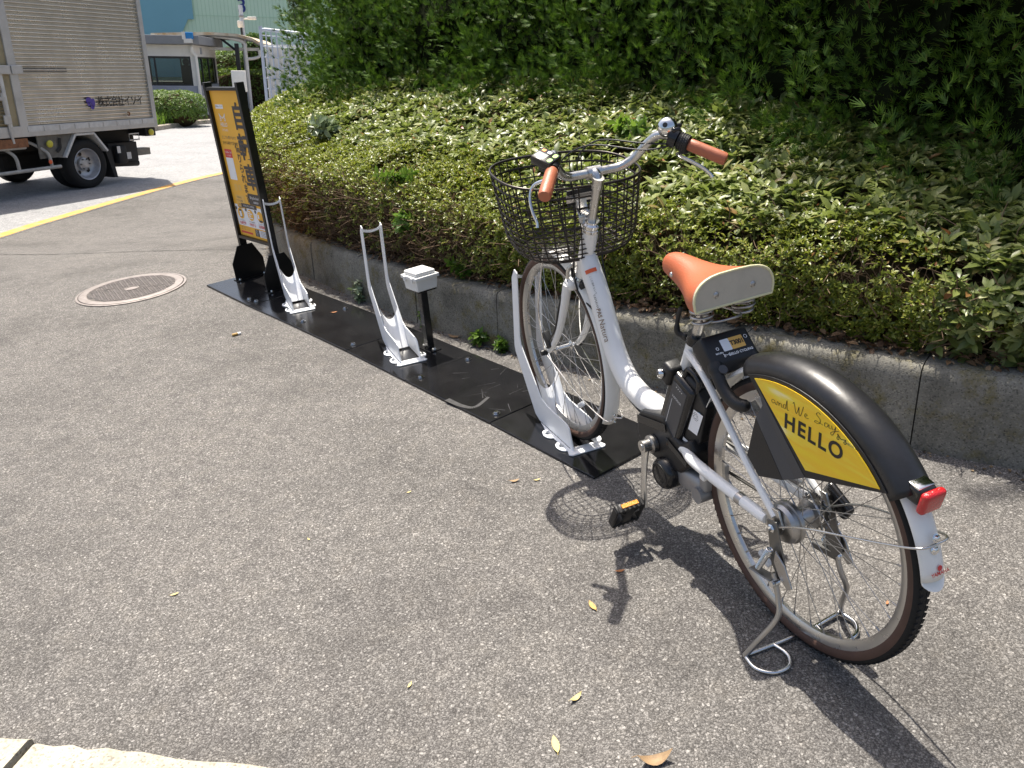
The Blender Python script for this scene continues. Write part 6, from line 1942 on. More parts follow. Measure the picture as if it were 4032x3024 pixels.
g = G(); g.tube([(-0.012, 0, 0.005), (0.006, 0, 0.005)], 0.0045, 10); g.tube([(0.006, 0, 0.005), (0.016, 0.001, 0.005)], 0.0042, 10, mi=1)
cb = obj('cigarette_butt', g, [LM[0], M['postwhite']], None); cb.location = (-1.415, 3.971, 0); cb.rotation_euler = (0, 0, .5); cb.scale = (1.6, 1.6, 1.6); tag(cb, 'orange cigarette butt on the asphalt before the sign', 'cigarette butt')
# ================================================================ across the road (all in the level far frame)
def fthing(name, label, cat, x, y, z=0.0, yaw=0.0, group=None):
    return thing(name, label, cat, far(x, y, z), FROT @ Matrix.Rotation(yaw, 3, 'Z'), group)
M['alupanel'] = mat('ribbed_aluminium', (0.62, 0.59, 0.52), 0.30, 0.85, var=0.22, vscale=2.5, rvar=0.08)
M['alurail'] = mat('aluminium_rail', (0.55, 0.545, 0.53), 0.45, 0.5, var=0.15, vscale=6)
M['truckwhite'] = mat('dirty_white_paint', (0.62, 0.62, 0.60), 0.5, var=0.25, vscale=9)
M['trucktan'] = mat('dirty_tan_paint', (0.33, 0.28, 0.17), 0.6, var=0.25, vscale=5)
M['truckgrey'] = mat('grey_chassis_paint', (0.16, 0.155, 0.14), 0.6, var=0.35, vscale=12)
M['chassis'] = mat('chassis_black', (0.016, 0.016, 0.016), 0.7)
M['rust'] = mat('rusty_steel', (0.25, 0.11, 0.05), 0.8, var=0.5, vscale=20)
M['amber'] = mat('amber_lamp', (0.55, 0.50, 0.05), 0.3)
M['trunkblack'] = M['chassis']

tr = fthing('truck', 'silver ribbed aluminium box truck parked on the road', 'truck', 0, 0, 0)
XL, XR, ZB, ZT, WD = -4.2, 1.508, 0.79, 2.95, 1.85
g = G(); g.box(((XL + XR) / 2, WD / 2 + 0.02, (ZB + ZT) / 2 + 0.03), (XR - XL - 0.02, WD - 0.04, ZT - ZB - 0.06)); body = obj('cargo_box', g, M['truckgrey'], tr, smooth=0)
def ribs(x0, x1, z0, z1, pitch):
    g = G(); prof = []
    z = z0
    while z < z1 - 1e-4:
        for dz, y in ((0.0, 0.0), (0.40, 0.0), (0.46, -0.012), (0.55, -0.021), (0.66, -0.024), (0.77, -0.019), (0.84, -0.009), (0.90, 0.0)):
            prof.append((y, z + dz * pitch))
        z += pitch
    n = len(prof)
    nx = 2
    for x in (x0, x1):
        g.v += [(x, y, zz) for y, zz in prof]
    for k in range(n - 1):
        g.f.append((k, k + 1, n + k + 1, n + k)); g.mi.append(0)
    return g
obj('ribbed_side', ribs(-0.755, 1.435, 0.935, 2.90, 0.0505), M['alupanel'], body, smooth=25)
obj('ribbed_side', ribs(-4.1, -1.02, 0.935, 2.90, 0.0505), M['trucktan'], body, smooth=25)
for x0, x1, m_ in ((1.432, 1.508, 'alurail'), (-0.872, -0.752, 'alurail'), (-1.03, -0.98, 'truckwhite')):
    g = G(); g.box(((x0 + x1) / 2, -0.008, (ZB + ZT) / 2), (x1 - x0, 0.05, ZT - ZB)); obj('corner_post', g, M[m_], body, smooth=0, bevel=0.006)
g = G(); g.box((-0.925, 0.0, 1.85), (0.10, 0.02, 2.0)); obj('door_gap_panel', g, M['trucktan'], body, smooth=0)
g = G(); g.box(((XL + XR) / 2, -0.006, 0.86), (XR - XL - 0.01, 0.055, 0.138)); obj('lower_rail', g, M['alurail'], body, smooth=0, bevel=0.005)
for k in range(9):
    g = G(); x = -0.665 + 0.248 * k; g.box((x, -0.0365, 0.885), (0.222, 0.006, 0.070)); obj('reflective_strip', g, M['truckwhite'], body, smooth=0)
g = G(); g.box((0.30, -0.03, 1.625), (0.0, 0, 0)); 
g = G(); g.box((-0.36, -0.014, 1.625), (0.74, 0.012, 0.050)); obj('slot_rail', g, M['truckgrey'], body, smooth=0)
for x, w_ in ((-0.95, 0.16), (-0.77, 0.16)):
    g = G(); g.rbox((x, -0.045, 1.625), (w_, 0.03, 0.105), 0.006, 1); obj('hinge', g, M['alurail'], body, smooth=0)
g = G(); g.tube([(-1.03, -0.05, 0.72), (-1.045, -0.05, 0.95), (-1.06, -0.05, 1.35)], 0.018, 8); g.rbox((-1.05, -0.05, 1.02), (0.10, 0.03, 0.11), 0.006, 1); g.rbox((-1.07, -0.05, 1.28), (0.10, 0.02, 0.05), 0.006, 1); obj('door_bar', g, M['alurail'], body)
g = G(); g.box((-1.2, -0.03, 0.72), (0.75, 0.05, 0.11)); obj('rusty_sill', g, M['rust'], body, smooth=0)
for x, z, hh in ((1.50, 2.23, 0.14), (1.515, 1.52, 0.36), (1.52, 1.03, 0.10)):
    g = G(); g.rbox((x + 0.022, 0.05, z), (0.03, 0.05, hh), 0.005, 1); obj('rear_fitting', g, M['alurail'], body)
g = G(); g.box((1.5425, 0.02, 1.50), (0.022, 0.012, 0.10)); obj('red_label', g, M['signred'], body, smooth=0)
g = G(); g.tube(spline([(0.94, -0.03, 1.0), (0.945, -0.05, 0.985), (0.96, -0.05, 1.0), (0.955, -0.05, 1.03), (0.94, -0.03, 1.03)], 4), 0.010, 6); obj('ring_hook', g, M['rust'], body)
lettering('lettering', '株式会社イソイ', 0.152, (0.862, -0.0255, 1.185), (1, 0, 0), (0, 0, 1), M['ink'], body, bold=0.0022, sx=0.80)
# purple leaf mark
g = G()
for cx, cz, rx, rz, ta in ((-0.035, 0.040, 0.052, 0.042, 0.2), (-0.040, -0.010, 0.030, 0.030, 0.0), (0.034, 0.005, 0.036, 0.060, -0.1), (0.012, -0.055, 0.034, 0.032, 0.2)):
    a_, b_ = Vector((cos(ta), 0, sin(ta))), Vector((-sin(ta), 0, cos(ta)))
    disc(g, Vector((0.320 + cx, -0.0255 - 0.0004 * (cx > 0), 1.180 + cz)), a_, b_, 0, 0, rx, rz, 20)
flat_obj('logo', g, M['purple'], body)
# chassis, wheel, guard
for y in (0.45, 1.35):
    g = G(); g.box((-1.3, y, 0.66), (5.4, 0.09, 0.20)); obj('chassis_rail', g, M['chassis'], tr, smooth=0)
g = G(); g.box((-0.2, 0.9, 0.40), (0.9, 0.3, 0.3)); obj('axle_housing', g, M['chassis'], tr, smooth=0, bevel=0.08)
def truck_wheel(x, y0):
    g = G(); R_, w = 0.348, 0.20
    g.lathe([(0.225, 0.0), (0.25, -0.008), (0.30, -0.012), (0.335, 0.006), (0.346, 0.03), (0.348, 0.05), (0.348, w - 0.05), (0.34, w - 0.02), (0.30, w), (0.225, w)], (x, y0, 0.345), (0, 1, 0), 48)
    wv = obj('wheel', g, M['rubber'], tr, smooth=40)
    g = G(); g.lathe([(0.226, 0.004), (0.218, -0.006), (0.210, 0.0), (0.206, 0.03), (0.196, 0.05), (0.190, 0.085), (0.176, 0.10), (0.155, 0.118), (0.11, 0.125), (0.09, 0.115), (0.088, 0.06), (0.06, 0.05), (0.0, 0.05)], (x, y0, 0.345), (0, 1, 0), 48); obj('rim', g, mat('wheel_silver', (0.52, 0.52, 0.53), 0.4, 0.5, var=0.3, vscale=10), wv, smooth=35)
    for k in range(5):
        a = 2 * pi * k / 5 + 0.4
        g = G(); c_ = Vector((x + 0.137 * cos(a), y0 + 0.116, 0.345 + 0.137 * sin(a))); g.lathe([(0.0, 0.002), (0.026, 0.002), (0.028, 0.006)], c_, (0, -1, 0), 14); obj('hand_hole', g, M['ink'], wv)
    for k in range(6):
        a = 2 * pi * k / 6
        g = G(); c_ = Vector((x + 0.075 * cos(a), y0 + 0.05, 0.345 + 0.075 * sin(a))); g.lathe([(0.0, 0.02), (0.012, 0.02), (0.012, 0.0)], c_, (0, -1, 0), 6); obj('wheel_nut', g, M['truckgrey'], wv, smooth=0)
truck_wheel(0.125, 0.03); truck_wheel(-3.2, 0.10)
g = G(); g.lathe([(0.2, 0.0), (0.30, -0.01), (0.345, 0.05), (0.345, 0.15), (0.3, 0.2), (0.2, 0.2)], (0.125, 0.25, 0.345), (0, 1, 0), 40); obj('inner_wheel', g, M['rubber'], tr)
g = G(); g.lathe([(0.2, 0.0), (0.30, -0.01), (0.345, 0.05), (0.345, 0.15), (0.3, 0.2), (0.2, 0.2)], (0.125, 1.45, 0.345), (0, 1, 0), 40); obj('inner_wheel', g, M['rubber'], tr)
band = [(-0.265, 0.485), (-0.045, 0.785), (0.290, 0.785), (0.495, 0.515)]
for a, b in zip(band[:-1], band[1:]):
    d_ = Vector((b[0] - a[0], 0, b[1] - a[1])).normalized(); n_ = Vector((-d_.z, 0, d_.x)) * -0.032
    g = G(); A_, B_2 = Vector((a[0], -0.02, a[1])), Vector((b[0], -0.02, b[1]))
    g.prism([A_, B_2, B_2 + n_, A_ + n_], (0, 0.40, 0)); obj('wheel_arch', g, M['truckwhite'], tr, smooth=0, bevel=0.004)
g = G(); g.prism([(-0.62, 0.03, 0.485), (-0.27, 0.03, 0.485), (-0.05, 0.03, 0.785), (-0.62, 0.03, 0.785)], (0, 0.02, 0)); obj('side_skirt', g, M['truckgrey'], tr, smooth=0)
g = G(); g.tube(spline([(-0.36, 0.01, 0.56), (-0.30, 0.01, 0.61), (-0.29, 0.01, 0.68), (-0.28, 0.01, 0.74)], 5), 0.024, 8, flat=(1, .4)); obj('black_strap', g, M['chassis'], tr)
for x, z in ((-0.47, 0.675), (1.372, 0.715)):
    g = G(); g.ball((x, -0.01, z), (0.05, 0.03, 0.05), 14, 8); obj('side_lamp', g, M['amber'], tr, smooth=60)
g = G(); g.prism([(0.50, 0.06, 0.52), (0.60, 0.06, 0.52), (0.66, 0.06, 0.10), (0.60, 0.06, 0.10)], (0, 0.42, 0)); obj('mud_flap', g, M['chassis'], tr, smooth=0)
g = G(); g.box((0.92, 0.35, 0.44), (0.55, 0.4, 0.28)); g.rbox((0.80, 0.10, 0.42), (0.17, 0.14, 0.26), 0.03, 2); g.tube([(0.7, 0.3, 0.28), (1.30, 0.3, 0.24)], 0.05, 12); lift = obj('tail_lift', g, M['chassis'], tr, smooth=30)
g = G(); g.box((1.32, 0.25, 0.415), (0.36, 0.12, 0.11)); g.box((1.22, 0.4, 0.475), (0.24, 0.2, 0.06)); obj('lift_arm', g, mat('lift_arm_grey', (0.20, 0.19, 0.165), 0.6, var=0.3, vscale=15), lift, smooth=0, bevel=0.008)
for x, z, w_, h_ in ((0.72, 0.50, 0.06, 0.10), (0.90, 0.40, 0.08, 0.10)):
    g = G(); g.box((x, 0.024, z), (w_, 0.004, h_)); obj('white_notice', g, M['truckwhite'], lift, smooth=0)
g = G(); g.box((1.40, 0.2, 0.72), (0.20, 0.35, 0.13)); obj('lamp_housing', g, M['chassis'], tr, smooth=0, bevel=0.01)
g = G(); g.tube([(0.98, 0.05, 0.71), (1.17, 0.05, 0.71), (1.17, 0.05, 0.62), (0.98, 0.05, 0.62)], 0.012, 6, closed=True); obj('step_frame', g, M['alurail'], tr)
M['pipe'] = mat('grimy_white_pipe', (0.42, 0.41, 0.38), 0.5, var=0.3, vscale=10)
g = G(); g.tube([(-3.2, -0.01, 0.33), (-0.36, -0.01, 0.365)], 0.024, 10); sg = obj('side_guard', g, M['pipe'], tr)
for x in (-0.52, -1.02, -1.9):
    g = G(); g.tube(spline([(x + 0.03, 0.0, 0.36), (x, 0.0, 0.55), (x - 0.10, 0.08, 0.66), (x - 0.2, 0.15, 0.73)], 5), 0.022, 8); obj('guard_bracket', g, M['pipe'], sg, smooth=60)
g = G(); g.tube([(-3.2, -0.01, 0.68), (-0.85, -0.01, 0.665)], 0.03, 8); obj('guard_top_rail', g, M['pipe'], sg)
g = G(); g.ball((-0.53, -0.035, 0.44), (0.03, 0.012, 0.03), 12, 6); obj('side_reflector', g, M['orangeprint'], sg)
g = G(); g.lathe([(0.15, 0.0), (0.30, 0.0), (0.34, 0.05), (0.345, 0.13), (0.30, 0.19), (0.15, 0.19)], (-1.35, 0.55, 0.17), (0, 0, 1), 36)
for k in range(4): g.lathe([(0.343, 0.045 + 0.03 * k), (0.350, 0.048 + 0.03 * k), (0.350, 0.060 + 0.03 * k), (0.343, 0.063 + 0.03 * k)], (-1.35, 0.55, 0.17), (0, 0, 1), 36)
obj('spare_wheel', g, M['rubber'], tr)
g = G(); g.rbox((-4.95, WD / 2, 1.25), (1.4, WD - 0.1, 1.7), 0.12, 3); obj('cab', g, M['truckwhite'], tr, smooth=40)

# ---------------------------------------------------------------- far kerb and verge
fk = bpy.data.objects.new('far_kerb', None); COL.objects.link(fk); struct(fk)
fk.matrix_world = Matrix.Translation(far(0, 0, 0)) @ FROT.to_4x4()
kp = spline([Vector((2.0, 5.6, 0)), Vector((6.0, 6.5, 0)), Vector((8.98, 7.4, 0)), Vector((10.63, 7.95, 0)), Vector((12.1, 8.15, 0)), Vector((14.5, 7.6, 0)), Vector((18.0, 6.2, 0))], 5)
for a, b in zip(kp[:-1], kp[1:]):
    d_ = (b - a).normalized(); n_ = Vector((-d_.y, d_.x, 0)); a2, b2 = a + d_ * 0.006, b - d_ * 0.006
    g = G(); P = [(0, 0), (0.015, 0.11), (0.03, 0.125), (0.15, 0.13), (0.15, 0)]
    g.prism([a2 + n_ * t_ + Vector((0, 0, z)) for t_, z in P], b2 - a2); obj('kerb_block', g, M['farkerb'], fk, smooth=0, bevel=0.006)
g = G(); k0 = len(g.v)
for q in kp: g.v.append(tuple(q + Vector((0.05, 0.12, 0.10))))
for q in kp: g.v.append(tuple(q + Vector((4, 9, 0.16))))
n = len(kp)
for i in range(n - 1): g.f.append((i, i + 1, n + i + 1, n + i)); g.mi.append(0)
vg = obj('verge', g, M['soil'], None, smooth=80); struct(vg); vg.matrix_world = fk.matrix_world

def bush(name, label, cat, x, y, z, rx, ry, rz, nl, size, material, seed, power=2.6, top=None, group=None):
    r_ = np.random.default_rng(seed)
    t_ = fthing(name, label, cat, x, y, z, group=group)
    u = r_.normal(0, 1, (nl, 3)); u[:, 2] = np.abs(u[:, 2]) * 1.1 - 0.25; u /= np.linalg.norm(u, axis=1)[:, None]
    k = (np.abs(u) ** power).sum(1) ** (-1 / power)
    P = u * k[:, None] * np.array([rx, ry, rz])
    bump = 1 + 0.10 * vnoise(P * 1.0, seed, 3, 2.2)
    P = P * bump[:, None] * (1 - np.minimum(r_.exponential(0.05, nl), 0.3))[:, None]
    P = P[P[:, 2] > -rz * 0.5]; nl = len(P); u = P / np.array([rx, ry, rz])
    P[:, 2] += rz * 0.5
    D = u + r_.normal(0, .5, (nl, 3)) + np.array([0, 0, .5])
    R = whorl(nl, D, 5, 0.4)
    S = r_.uniform(size * .7, size * 1.2, nl * 5)
    stuff(scatter('foliage', tpl_s[0], tpl_s[1], R, S, np.tile(P, (5, 1)), material, t_))
    g = G(); g.ball((0, 0, rz * 0.5), (rx * .86, ry * .86, rz * .86), 20, 12); obj('inner_mass', g, M['innershade'], t_)
    return t_
M['leaf_box'] = leaf_mat('clipped_shrub_leaf', [(0, (0.05, 0.10, 0.015)), (0.5, (0.10, 0.18, 0.025)), (1, (0.19, 0.28, 0.05))], 0.45, 0.3, (0.3, 0.45, 0.04))
bush('clipped_bush', 'rounded clipped green bush in front of the guard booth', 'bush', 10.6, 8.35, 0.12, 0.75, 0.95, 0.58, 3000, 0.055, M['leaf_box'], 5, 3.0)
bush('clipped_bush', 'long clipped hedge beyond the guard booth and canopy', 'hedge', 18.9, 12.4, 0.1, 0.9, 2.6, 0.95, 4000, 0.06, M['leaf_box'], 6, 4.0)
bush('leafy_shrub', 'green leafy shrubs seen under the canopy roof', 'shrub', 20.8, 14.6, 0.1, 0.9, 1.4, 1.5, 2600, 0.09, M['leaf_box'], 8)
bush('leafy_shrub', 'dark evergreen bush right of the canopy post', 'shrub', 20.9, 13.1, 0.1, 0.8, 0.75, 1.9, 2400, 0.09, M['conifer'], 9)
# long grass beside the clipped bush
gt = fthing('grass_tuft', 'long green grass at the far kerb beside the truck tail', 'grass', 10.1, 8.05, 0.1)
N = 420
P = np.stack([rng.uniform(-0.9, 0.7, N), rng.uniform(-0.15, 0.3, N) + 0, np.zeros(N)], 1); P[:, 1] += P[:, 0] * 0.22
blade = [(-.03, 0, 0), (.03, 0, 0), (.022, .12, .55), (-.022, .12, .55), (0, .4, 1.0)]
bl_f = [(0, 1, 2), (0, 2, 3), (3, 2, 4)]
stuff(scatter('grass_blade', blade, bl_f, frames(np.stack([rng.normal(0, .25, N), rng.normal(0, .25, N), np.ones(N)], 1), rng.uniform(0, 6.28, N)), rng.uniform(0.2, 0.45, N), P, M['leaf_fresh'], gt))

# ---------------------------------------------------------------- guard booth
M['boothwhite'] = mat('cream_booth_wall', (0.80, 0.77, 0.71), 0.6, var=0.10, vscale=2)
M['boothgrey'] = mat('grey_booth_band', (0.34, 0.355, 0.41), 0.6, var=0.08, vscale=2)
M['fascia'] = mat('grey_fascia', (0.26, 0.265, 0.275), 0.6, var=0.15, vscale=2)
M['frameblack'] = mat('dark_window_frame', (0.02, 0.02, 0.022), 0.4)
def glass_mat():
    m = bpy.data.materials.new('booth_glass'); nt, N, Lk = _nt(m)
    N.remove(N['Principled BSDF']); out = N['Material Output']
    tr_ = N.new('ShaderNodeBsdfTransparent'); tr_.inputs[0].default_value = (0.55, 0.60, 0.57, 1)
    gl = N.new('ShaderNodeBsdfGlossy'); gl.inputs['Roughness'].default_value = 0.03
    fr = N.new('ShaderNodeFresnel'); fr.inputs[0].default_value = 1.9
    mx = N.new('ShaderNodeMixShader'); Lk.new(fr.outputs[0], mx.inputs[0]); Lk.new(tr_.outputs[0], mx.inputs[1]); Lk.new(gl.outputs[0], mx.inputs[2]); Lk.new(mx.outputs[0], out.inputs['Surface'])
    return m
M['glass'] = glass_mat()
ba = math.atan2(0.517, 0.856)                       # local +x runs away along the right-hand face, local +y along the front to the left
gb = fthing('guard_booth', 'cream guard booth with dark windows and grey flat roof', 'booth', 13.1, 9.55, 0.12, ba)
LA, LB = 4.6, 3.9
TH = 0.12
def wall(x0, x1, y0, y1, z0, z1, m_, name='wall'):
    g = G(); g.box(((x0 + x1) / 2, (y0 + y1) / 2, (z0 + z1) / 2), (abs(x1 - x0), abs(y1 - y0), z1 - z0)); return obj(name, g, M[m_], gb, smooth=0)
for (x0, x1, y0, y1) in ((0, TH, 0, LA), (LB - TH, LB, 0, LA), (TH, LB - TH, 0, TH), (TH, LB - TH, LA - TH, LA)):
    wall(x0, x1, y0, y1, 0.0, 0.62, 'boothwhite'); wall(x0 - (.004 if x0 == 0 else 0), x1, y0 - (.004 if y0 == 0 else 0), y1, 0.62, 0.94, 'boothgrey', 'grey_band'); wall(x0, x1, y0, y1, 1.82, 2.16, 'boothwhite')
for x, y in ((0.06, 0.06), (LB - 0.06, 0.06), (0.06, LA - 0.06), (LB - 0.06, LA - 0.06)):
    wall(x - .06, x + .06, y - .06, y + .06, 0.94, 1.82, 'boothwhite', 'corner_pillar')
def window(x0, y0, x1, y1, z0=0.94, z1=1.82, panes=4, nrm=Vector((-1, 0, 0))):
    a, b = Vector((x0, y0, 0)), Vector((x1, y1, 0)); d_ = (b - a).normalized(); L_ = (b - a).length
    g = G(); fw = 0.045
    for z in (z0 + fw / 2, z1 - fw / 2):
        c_ = (a + b) / 2 + Vector((0, 0, z)); g.box(c_, (L_ if abs(d_.x) > .5 else 0.05, L_ if abs(d_.y) > .5 else 0.05, fw))
    for k in range(panes + 1):
        c_ = a + d_ * (fw / 2 + (L_ - fw) * k / panes) + Vector((0, 0, (z0 + z1) / 2)); g.box(c_, (0.05 if abs(d_.y) > .5 else fw, 0.05 if abs(d_.x) > .5 else fw, z1 - z0 - 2 * fw))
    w_ = obj('window', g, M['frameblack'], gb, smooth=0)
    for k in range(panes):
        p0 = a + d_ * (fw + (L_ - fw) * k / panes); p1 = a + d_ * ((L_ - fw) * (k + 1) / panes)
        g = G(); g.add([p0 + Vector((0, 0, z0 + fw)), p1 + Vector((0, 0, z0 + fw)), p1 + Vector((0, 0, z1 - fw)), p0 + Vector((0, 0, z1 - fw))], [(0, 1, 2, 3)]); flat_obj('pane', g, M['glass'], w_)
window(0.05, 0.13, 0.05, LA - 0.13, panes=4); window(0.13, 0.05, LB - 0.13, 0.05, panes=3)
window(LB - 0.05, 0.13, LB - 0.05, LA - 0.13, panes=4); window(0.13, LA - 0.05, LB - 0.13, LA - 0.05, panes=3)
g = G(); g.box((LB / 2, LA / 2, 2.30), (LB + 0.5, LA + 0.5, 0.26)); obj('flat_roof', g, M['fascia'], gb, smooth=0, bevel=0.01)
g = G(); g.box((LB / 2, LA / 2, 0.5), (1.6, 1.2, 1.0)); obj('desk', g, M['boothgrey'], gb, smooth=0)
g = G(); g.box((1.4, 0.55, 1.25), (0.3, 0.3, 0.62)); g.ball((1.4, 0.55, 1.66), 0.12, 12, 8); obj('dark_figure', g, M['frameblack'], gb, smooth=40, bevel=0.05)  # dark upright figure inside the booth, plain box and ball
g = G(); g.tube(spline([(-0.10, 0.02, 2.10), (-0.10, 0.02, 1.95), (-0.06, -0.04, 1.85), (-0.05, -0.06, 1.7), (-0.05, -0.06, 0.3)], 6), 0.055, 12); obj('drain_pipe', g, M['boothwhite'], gb, smooth=60)
g = G(); g.box((-0.30, 0.05, 2.27), (0.20, 0.24, 0.12)); obj('lamp_base', g, M['boothwhite'], gb, smooth=0)
g = G(); g.rbox((-0.30, 0.0, 2.42), (0.18, 0.22, 0.20), 0.02, 2); obj('blue_lamp', g, mat('blue_lamp_lens', (0.02, 0.22, 0.55), 0.25), gb)
g = G(); g.box((-0.30, 0.16, 2.42), (0.19, 0.10, 0.22)); obj('lamp_back', g, M['boothwhite'], gb, smooth=0)
g = G(); g.box((1.2, -0.01, 2.0), (0.22, 0.02, 0.20)); obj('vent', g, M['boothgrey'], gb, smooth=0)
g = G(); g.box((-0.25, 0.35, 0.22), (0.25, 0.3, 0.30)); obj('meter_box', g, M['boothwhite'], gb, smooth=0, bevel=0.02)
g = G(); g.tube(spline([(-0.2, 0.2, 0.5), (-0.3, 0.0, 0.2), (-0.3, -0.4, 0.06), (-0.2, -0.9, 0.05)], 6), 0.025, 8); g.tube(spline([(-0.1, -0.05, 0.6), (-0.2, -0.2, 0.25), (-0.2, -0.4, 0.12), (-0.1, -0.35, 0.3)], 6), 0.02, 8); obj('hose', g, M['boothgrey'], gb)
# ---------------------------------------------------------------- canopy
M['canopyroof'] = mat('rust_stained_roof', (0.62, 0.55, 0.42), 0.6, var=0.6, vscale=3, col2=(0.42, 0.25, 0.10))
M['corr'] = mat('grey_corrugated_steel', (0.30, 0.30, 0.29), 0.5, var=0.2, vscale=4)
cn = fthing('canopy', 'rusty corrugated canopy roof on white posts behind the guard booth', 'canopy', 15.9, 9.8, 0.1, ba)
prof = [(3.0, 2.58), (2.0, 2.62), (1.0, 2.64), (0.2, 2.60), (-0.30, 2.48), (-0.60, 2.32)]
g = G()
for k, (y, z) in enumerate(prof):
    for x in (-0.2, 4.5): g.v += [(x, y, z), (x, y, z - 0.09)]
for k in range(len(prof) - 1):
    a = k * 4
    g.f += [(a, a + 2, a + 6, a + 4), (a + 1, a + 5, a + 7, a + 3), (a, a + 4, a + 5, a + 1), (a + 2, a + 3, a + 7, a + 6)]; g.mi += [0] * 4
g.f += [(0, 1, 3, 2), (20, 22, 23, 21)]; g.mi += [0, 0]
cr_ = obj('roof', g, M['canopyroof'], cn, smooth=0)
for k in range(28):
    g = G(); x = -0.1 + 4.5 * k / 27; g.tube([(x, y, z - 0.10) for y, z in prof], 0.035, 6); o = obj('roof_rib', g, M['corr'], cr_, smooth=60)
for y in (-0.05,):
    g = G(); g.tube(spline([(0.0, 1.2, 2.55), (0.0, 0.3, 2.44), (0.02, 0.0, 2.30), (0.0, -0.02, 2.0), (0.0, -0.02, 0.0)], 5), 0.062, 12); obj('white_pipe', g, M['boothwhite'], cn, smooth=60)
g = G(); g.box((0.12, 0.28, 1.15), (0.13, 0.13, 2.3)); g.tube([(0.12, 0.28, 2.05), (0.12, 0.85, 2.5)], 0.04, 8); obj('black_post', g, M['frameblack'], cn, smooth=0)
g = G(); g.box((0.3, 0.85, 2.12), (0.10, 2.6, 0.10)); obj('white_beam', g, M['boothwhite'], cn, smooth=0)
g = G(); g.tube(spline([(0.2, -0.45, 2.10), (0.2, -0.45, 1.90), (0.1, -0.25, 1.82), (0.02, -0.05, 1.80)], 5), 0.05, 10); obj('gutter_pipe', g, M['boothwhite'], cn, smooth=60)
ub = fthing('utility_box', 'pale grey utility cabinet standing left of the canopy pipe', 'cabinet', 12.9, 7.7, 0.05, ba)
g = G(); g.rbox((0, 0, 1.18), (0.20, 0.42, 0.62), 0.015, 2); obj('cabinet', g, M['boothwhite'], ub); g = G(); g.box((0, 0.02, 0.44), (0.06, 0.08, 0.88)); obj('cabinet_post', g, M['fascia'], ub, smooth=0)
# ---------------------------------------------------------------- lattice gate
M['latticeblue'] = mat('pale_blue_grey_steel', (0.50, 0.55, 0.63), 0.45, var=0.08, vscale=4)
gd = Vector((0.33, -0.944, 0)).normalized()
lg = fthing('lattice_gate', 'pale grey lattice panel with white sheet behind the hedge end', 'gate', 10.96, 5.2, 0.0, math.atan2(gd.y, gd.x))
GW, GH = 1.30, 2.62
g = G(); g.tube(spline([(0, 0, 0.0), (0, 0, GH - 0.12), (0.03, 0, GH - 0.03), (0.12, 0, GH)], 4) + spline([(GW - 0.12, 0, GH - 0.10), (GW - 0.03, 0, GH - 0.13), (GW, 0, GH - 0.22), (GW, 0, 0)], 4), 0.045, 10); obj('gate_frame', g, M['latticeblue'], lg, smooth=60)
for k in range(1, 9):
    x = GW * k / 9; g = G(); g.tube([(x, 0, 0), (x, 0, GH - 0.02 - 0.08 * k / 9)], 0.020, 8); obj('upright_bar', g, M['latticeblue'], lg)
for k in range(9):
    z = 0.25 + 0.275 * k; g = G(); g.tube([(0, 0.02, z + 0.02), (GW, 0.02, z - 0.06)], 0.014, 8); obj('cross_bar', g, M['latticeblue'], lg)
g = G(); g.box((GW / 2, 0.08, 1.14), (GW * 0.93, 0.01, 2.2)); obj('white_sheet', g, M['boothwhite'], lg, smooth=0)
# ---------------------------------------------------------------- camera pole
cp_ = fthing('camera_pole', 'grey steel pole with a white security camera above the canopy', 'pole', 18.0, 11.5, 0.0)
g = G(); g.tube([(0, 0, 0), (0, 0, 3.78)], [0.085, 0.075], 14); obj('pole', g, M['latticeblue'], cp_)
g = G(); g.tube([(0, 0, 3.30), (0.10, -0.28, 3.32)], 0.03, 8); g.rbox((0.14, -0.36, 3.33), (0.10, 0.34, 0.11), 0.02, 2, rot_z(0.2)); obj('security_camera', g, M['boothwhite'], cp_)
g = G(); g.rbox((-0.05, 0.02, 3.12), (0.20, 0.18, 0.24), 0.02, 2); obj('junction_box', g, M['boothwhite'], cp_); g = G(); g.tube([(-0.12, -0.03, 2.4), (-0.10, -0.02, 3.05)], 0.04, 8); obj('cable', g, M['frameblack'], cp_)
g = G(); g.lathe([(0.09, 0), (0.10, 0.0), (0.10, 0.06), (0.09, 0.06)], (0, 0, 3.36), (0, 0, 1), 14); obj('collar', g, M['corr'], cp_)
# ---------------------------------------------------------------- slim tree by the lattice
st_ = fthing('slim_tree', 'slim dark tree standing against the green warehouse', 'tree', 16.1, 7.5, 0.0)
g = G(); g.tube([(0, 0, 0), (0.05, 0, 1.8), (0, 0.05, 4.6)], [0.07, 0.05, 0.015], 8)
for k in range(14):
    z = 1.9 + 0.17 * k; a = k * 2.4; g.tube([(0.03, 0, z), (0.28 * cos(a), 0.28 * sin(a), z + 0.35)], [0.02, 0.006], 5)
obj('trunk', g, M['bark'], st_)
N = 1500
z = rng.uniform(2.5, 5.0, N); a = rng.uniform(0, 2 * pi, N); rr = 0.42 * np.sqrt(rng.uniform(0.05, 1, N)) * np.interp(z, [2.5, 3.1, 4.2, 5.0], [.35, 1, .9, .3])
P = np.stack([rr * np.cos(a), rr * np.sin(a), z], 1)
D = np.stack([np.cos(a), np.sin(a), np.full(N, .7)], 1) + rng.normal(0, .4, (N, 3))
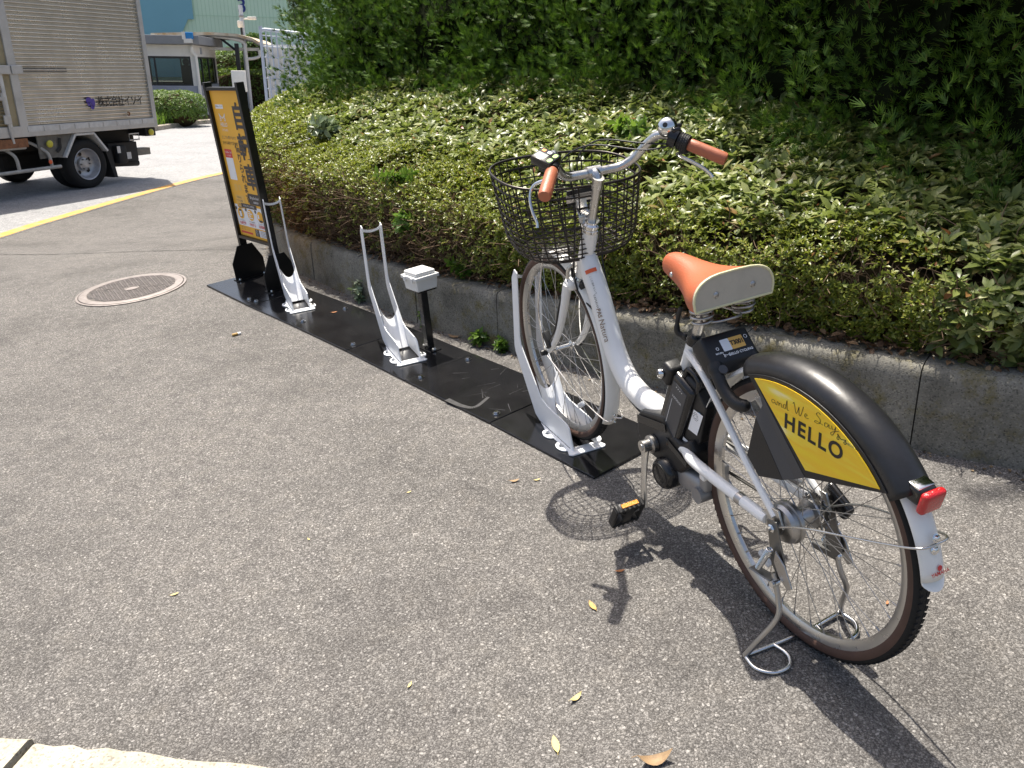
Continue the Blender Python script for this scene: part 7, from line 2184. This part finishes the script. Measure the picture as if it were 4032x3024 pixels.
R = whorl(N, D, 5, 0.3)
M['leaf_dark'] = leaf_mat('dark_tree_leaf', [(0, (0.03, 0.05, 0.015)), (0.7, (0.06, 0.085, 0.025)), (1, (0.14, 0.15, 0.05))], 0.5, 0.25)
stuff(scatter('crown', tpl_s[0], tpl_s[1], R, rng.uniform(0.05, 0.10, N * 5), np.tile(P, (5, 1)), M['leaf_dark'], st_))
# ---------------------------------------------------------------- warehouse
M['mint'] = mat('mint_cladding', (0.66, 0.86, 0.66), 0.55, var=0.05, vscale=0.2)
M['mintseam'] = mat('mint_cladding_seam', (0.52, 0.74, 0.54), 0.6)
M['bluewall'] = mat('blue_cladding', (0.20, 0.45, 0.54), 0.55, var=0.05, vscale=0.3)
M['navy'] = mat('navy_paint', (0.01, 0.03, 0.22), 0.5)
vd = Vector((0.742, 0.671, 0)); vs = Vector((0.671, -0.742, 0))
wq = Vector((-8.75, -10.2, 0)) + vd * 106
wh = fthing('warehouse', 'mint green and blue clad warehouse with a navy numeral three', 'warehouse', wq.x, wq.y, 0, math.atan2(vs.y, vs.x))
g = G(); g.box((10, 6, 8), (60, 12, 16)); body = obj('green_wall', g, M['mint'], wh, smooth=0)
g = G()
for k in range(110): g.box((-10 + 0.41 * k, -0.02, 8), (0.05, 0.04, 15.9))
for k in range(8): g.box((10, -0.025, 1.0 + 1.95 * k), (59.8, 0.045, 0.05))
stuff(obj('cladding_seam', g, M['mintseam'], body, smooth=0))
def wz(z): return 1.72 + (z - 1.72) * 2
bp_ = [(-22, wz(1.0)), (-1.6, wz(1.0)), (-0.92, wz(3.35)), (-0.12, wz(4.06)), (0.48, wz(4.06)), (0.52, wz(5.05)), (0.55, 15.8), (-22, 15.8)]
g = G(); g.prism([(x, -0.35, z) for x, z in bp_], (0, 0.30, 0)); obj('blue_wall', g, M['bluewall'], wh, smooth=0)
lettering('lettering', '3', 2.1, (5.85, -0.08, wz(4.82)), (1, 0, 0), (0, 0, 1), M['navy'], wh, bold=0.03)
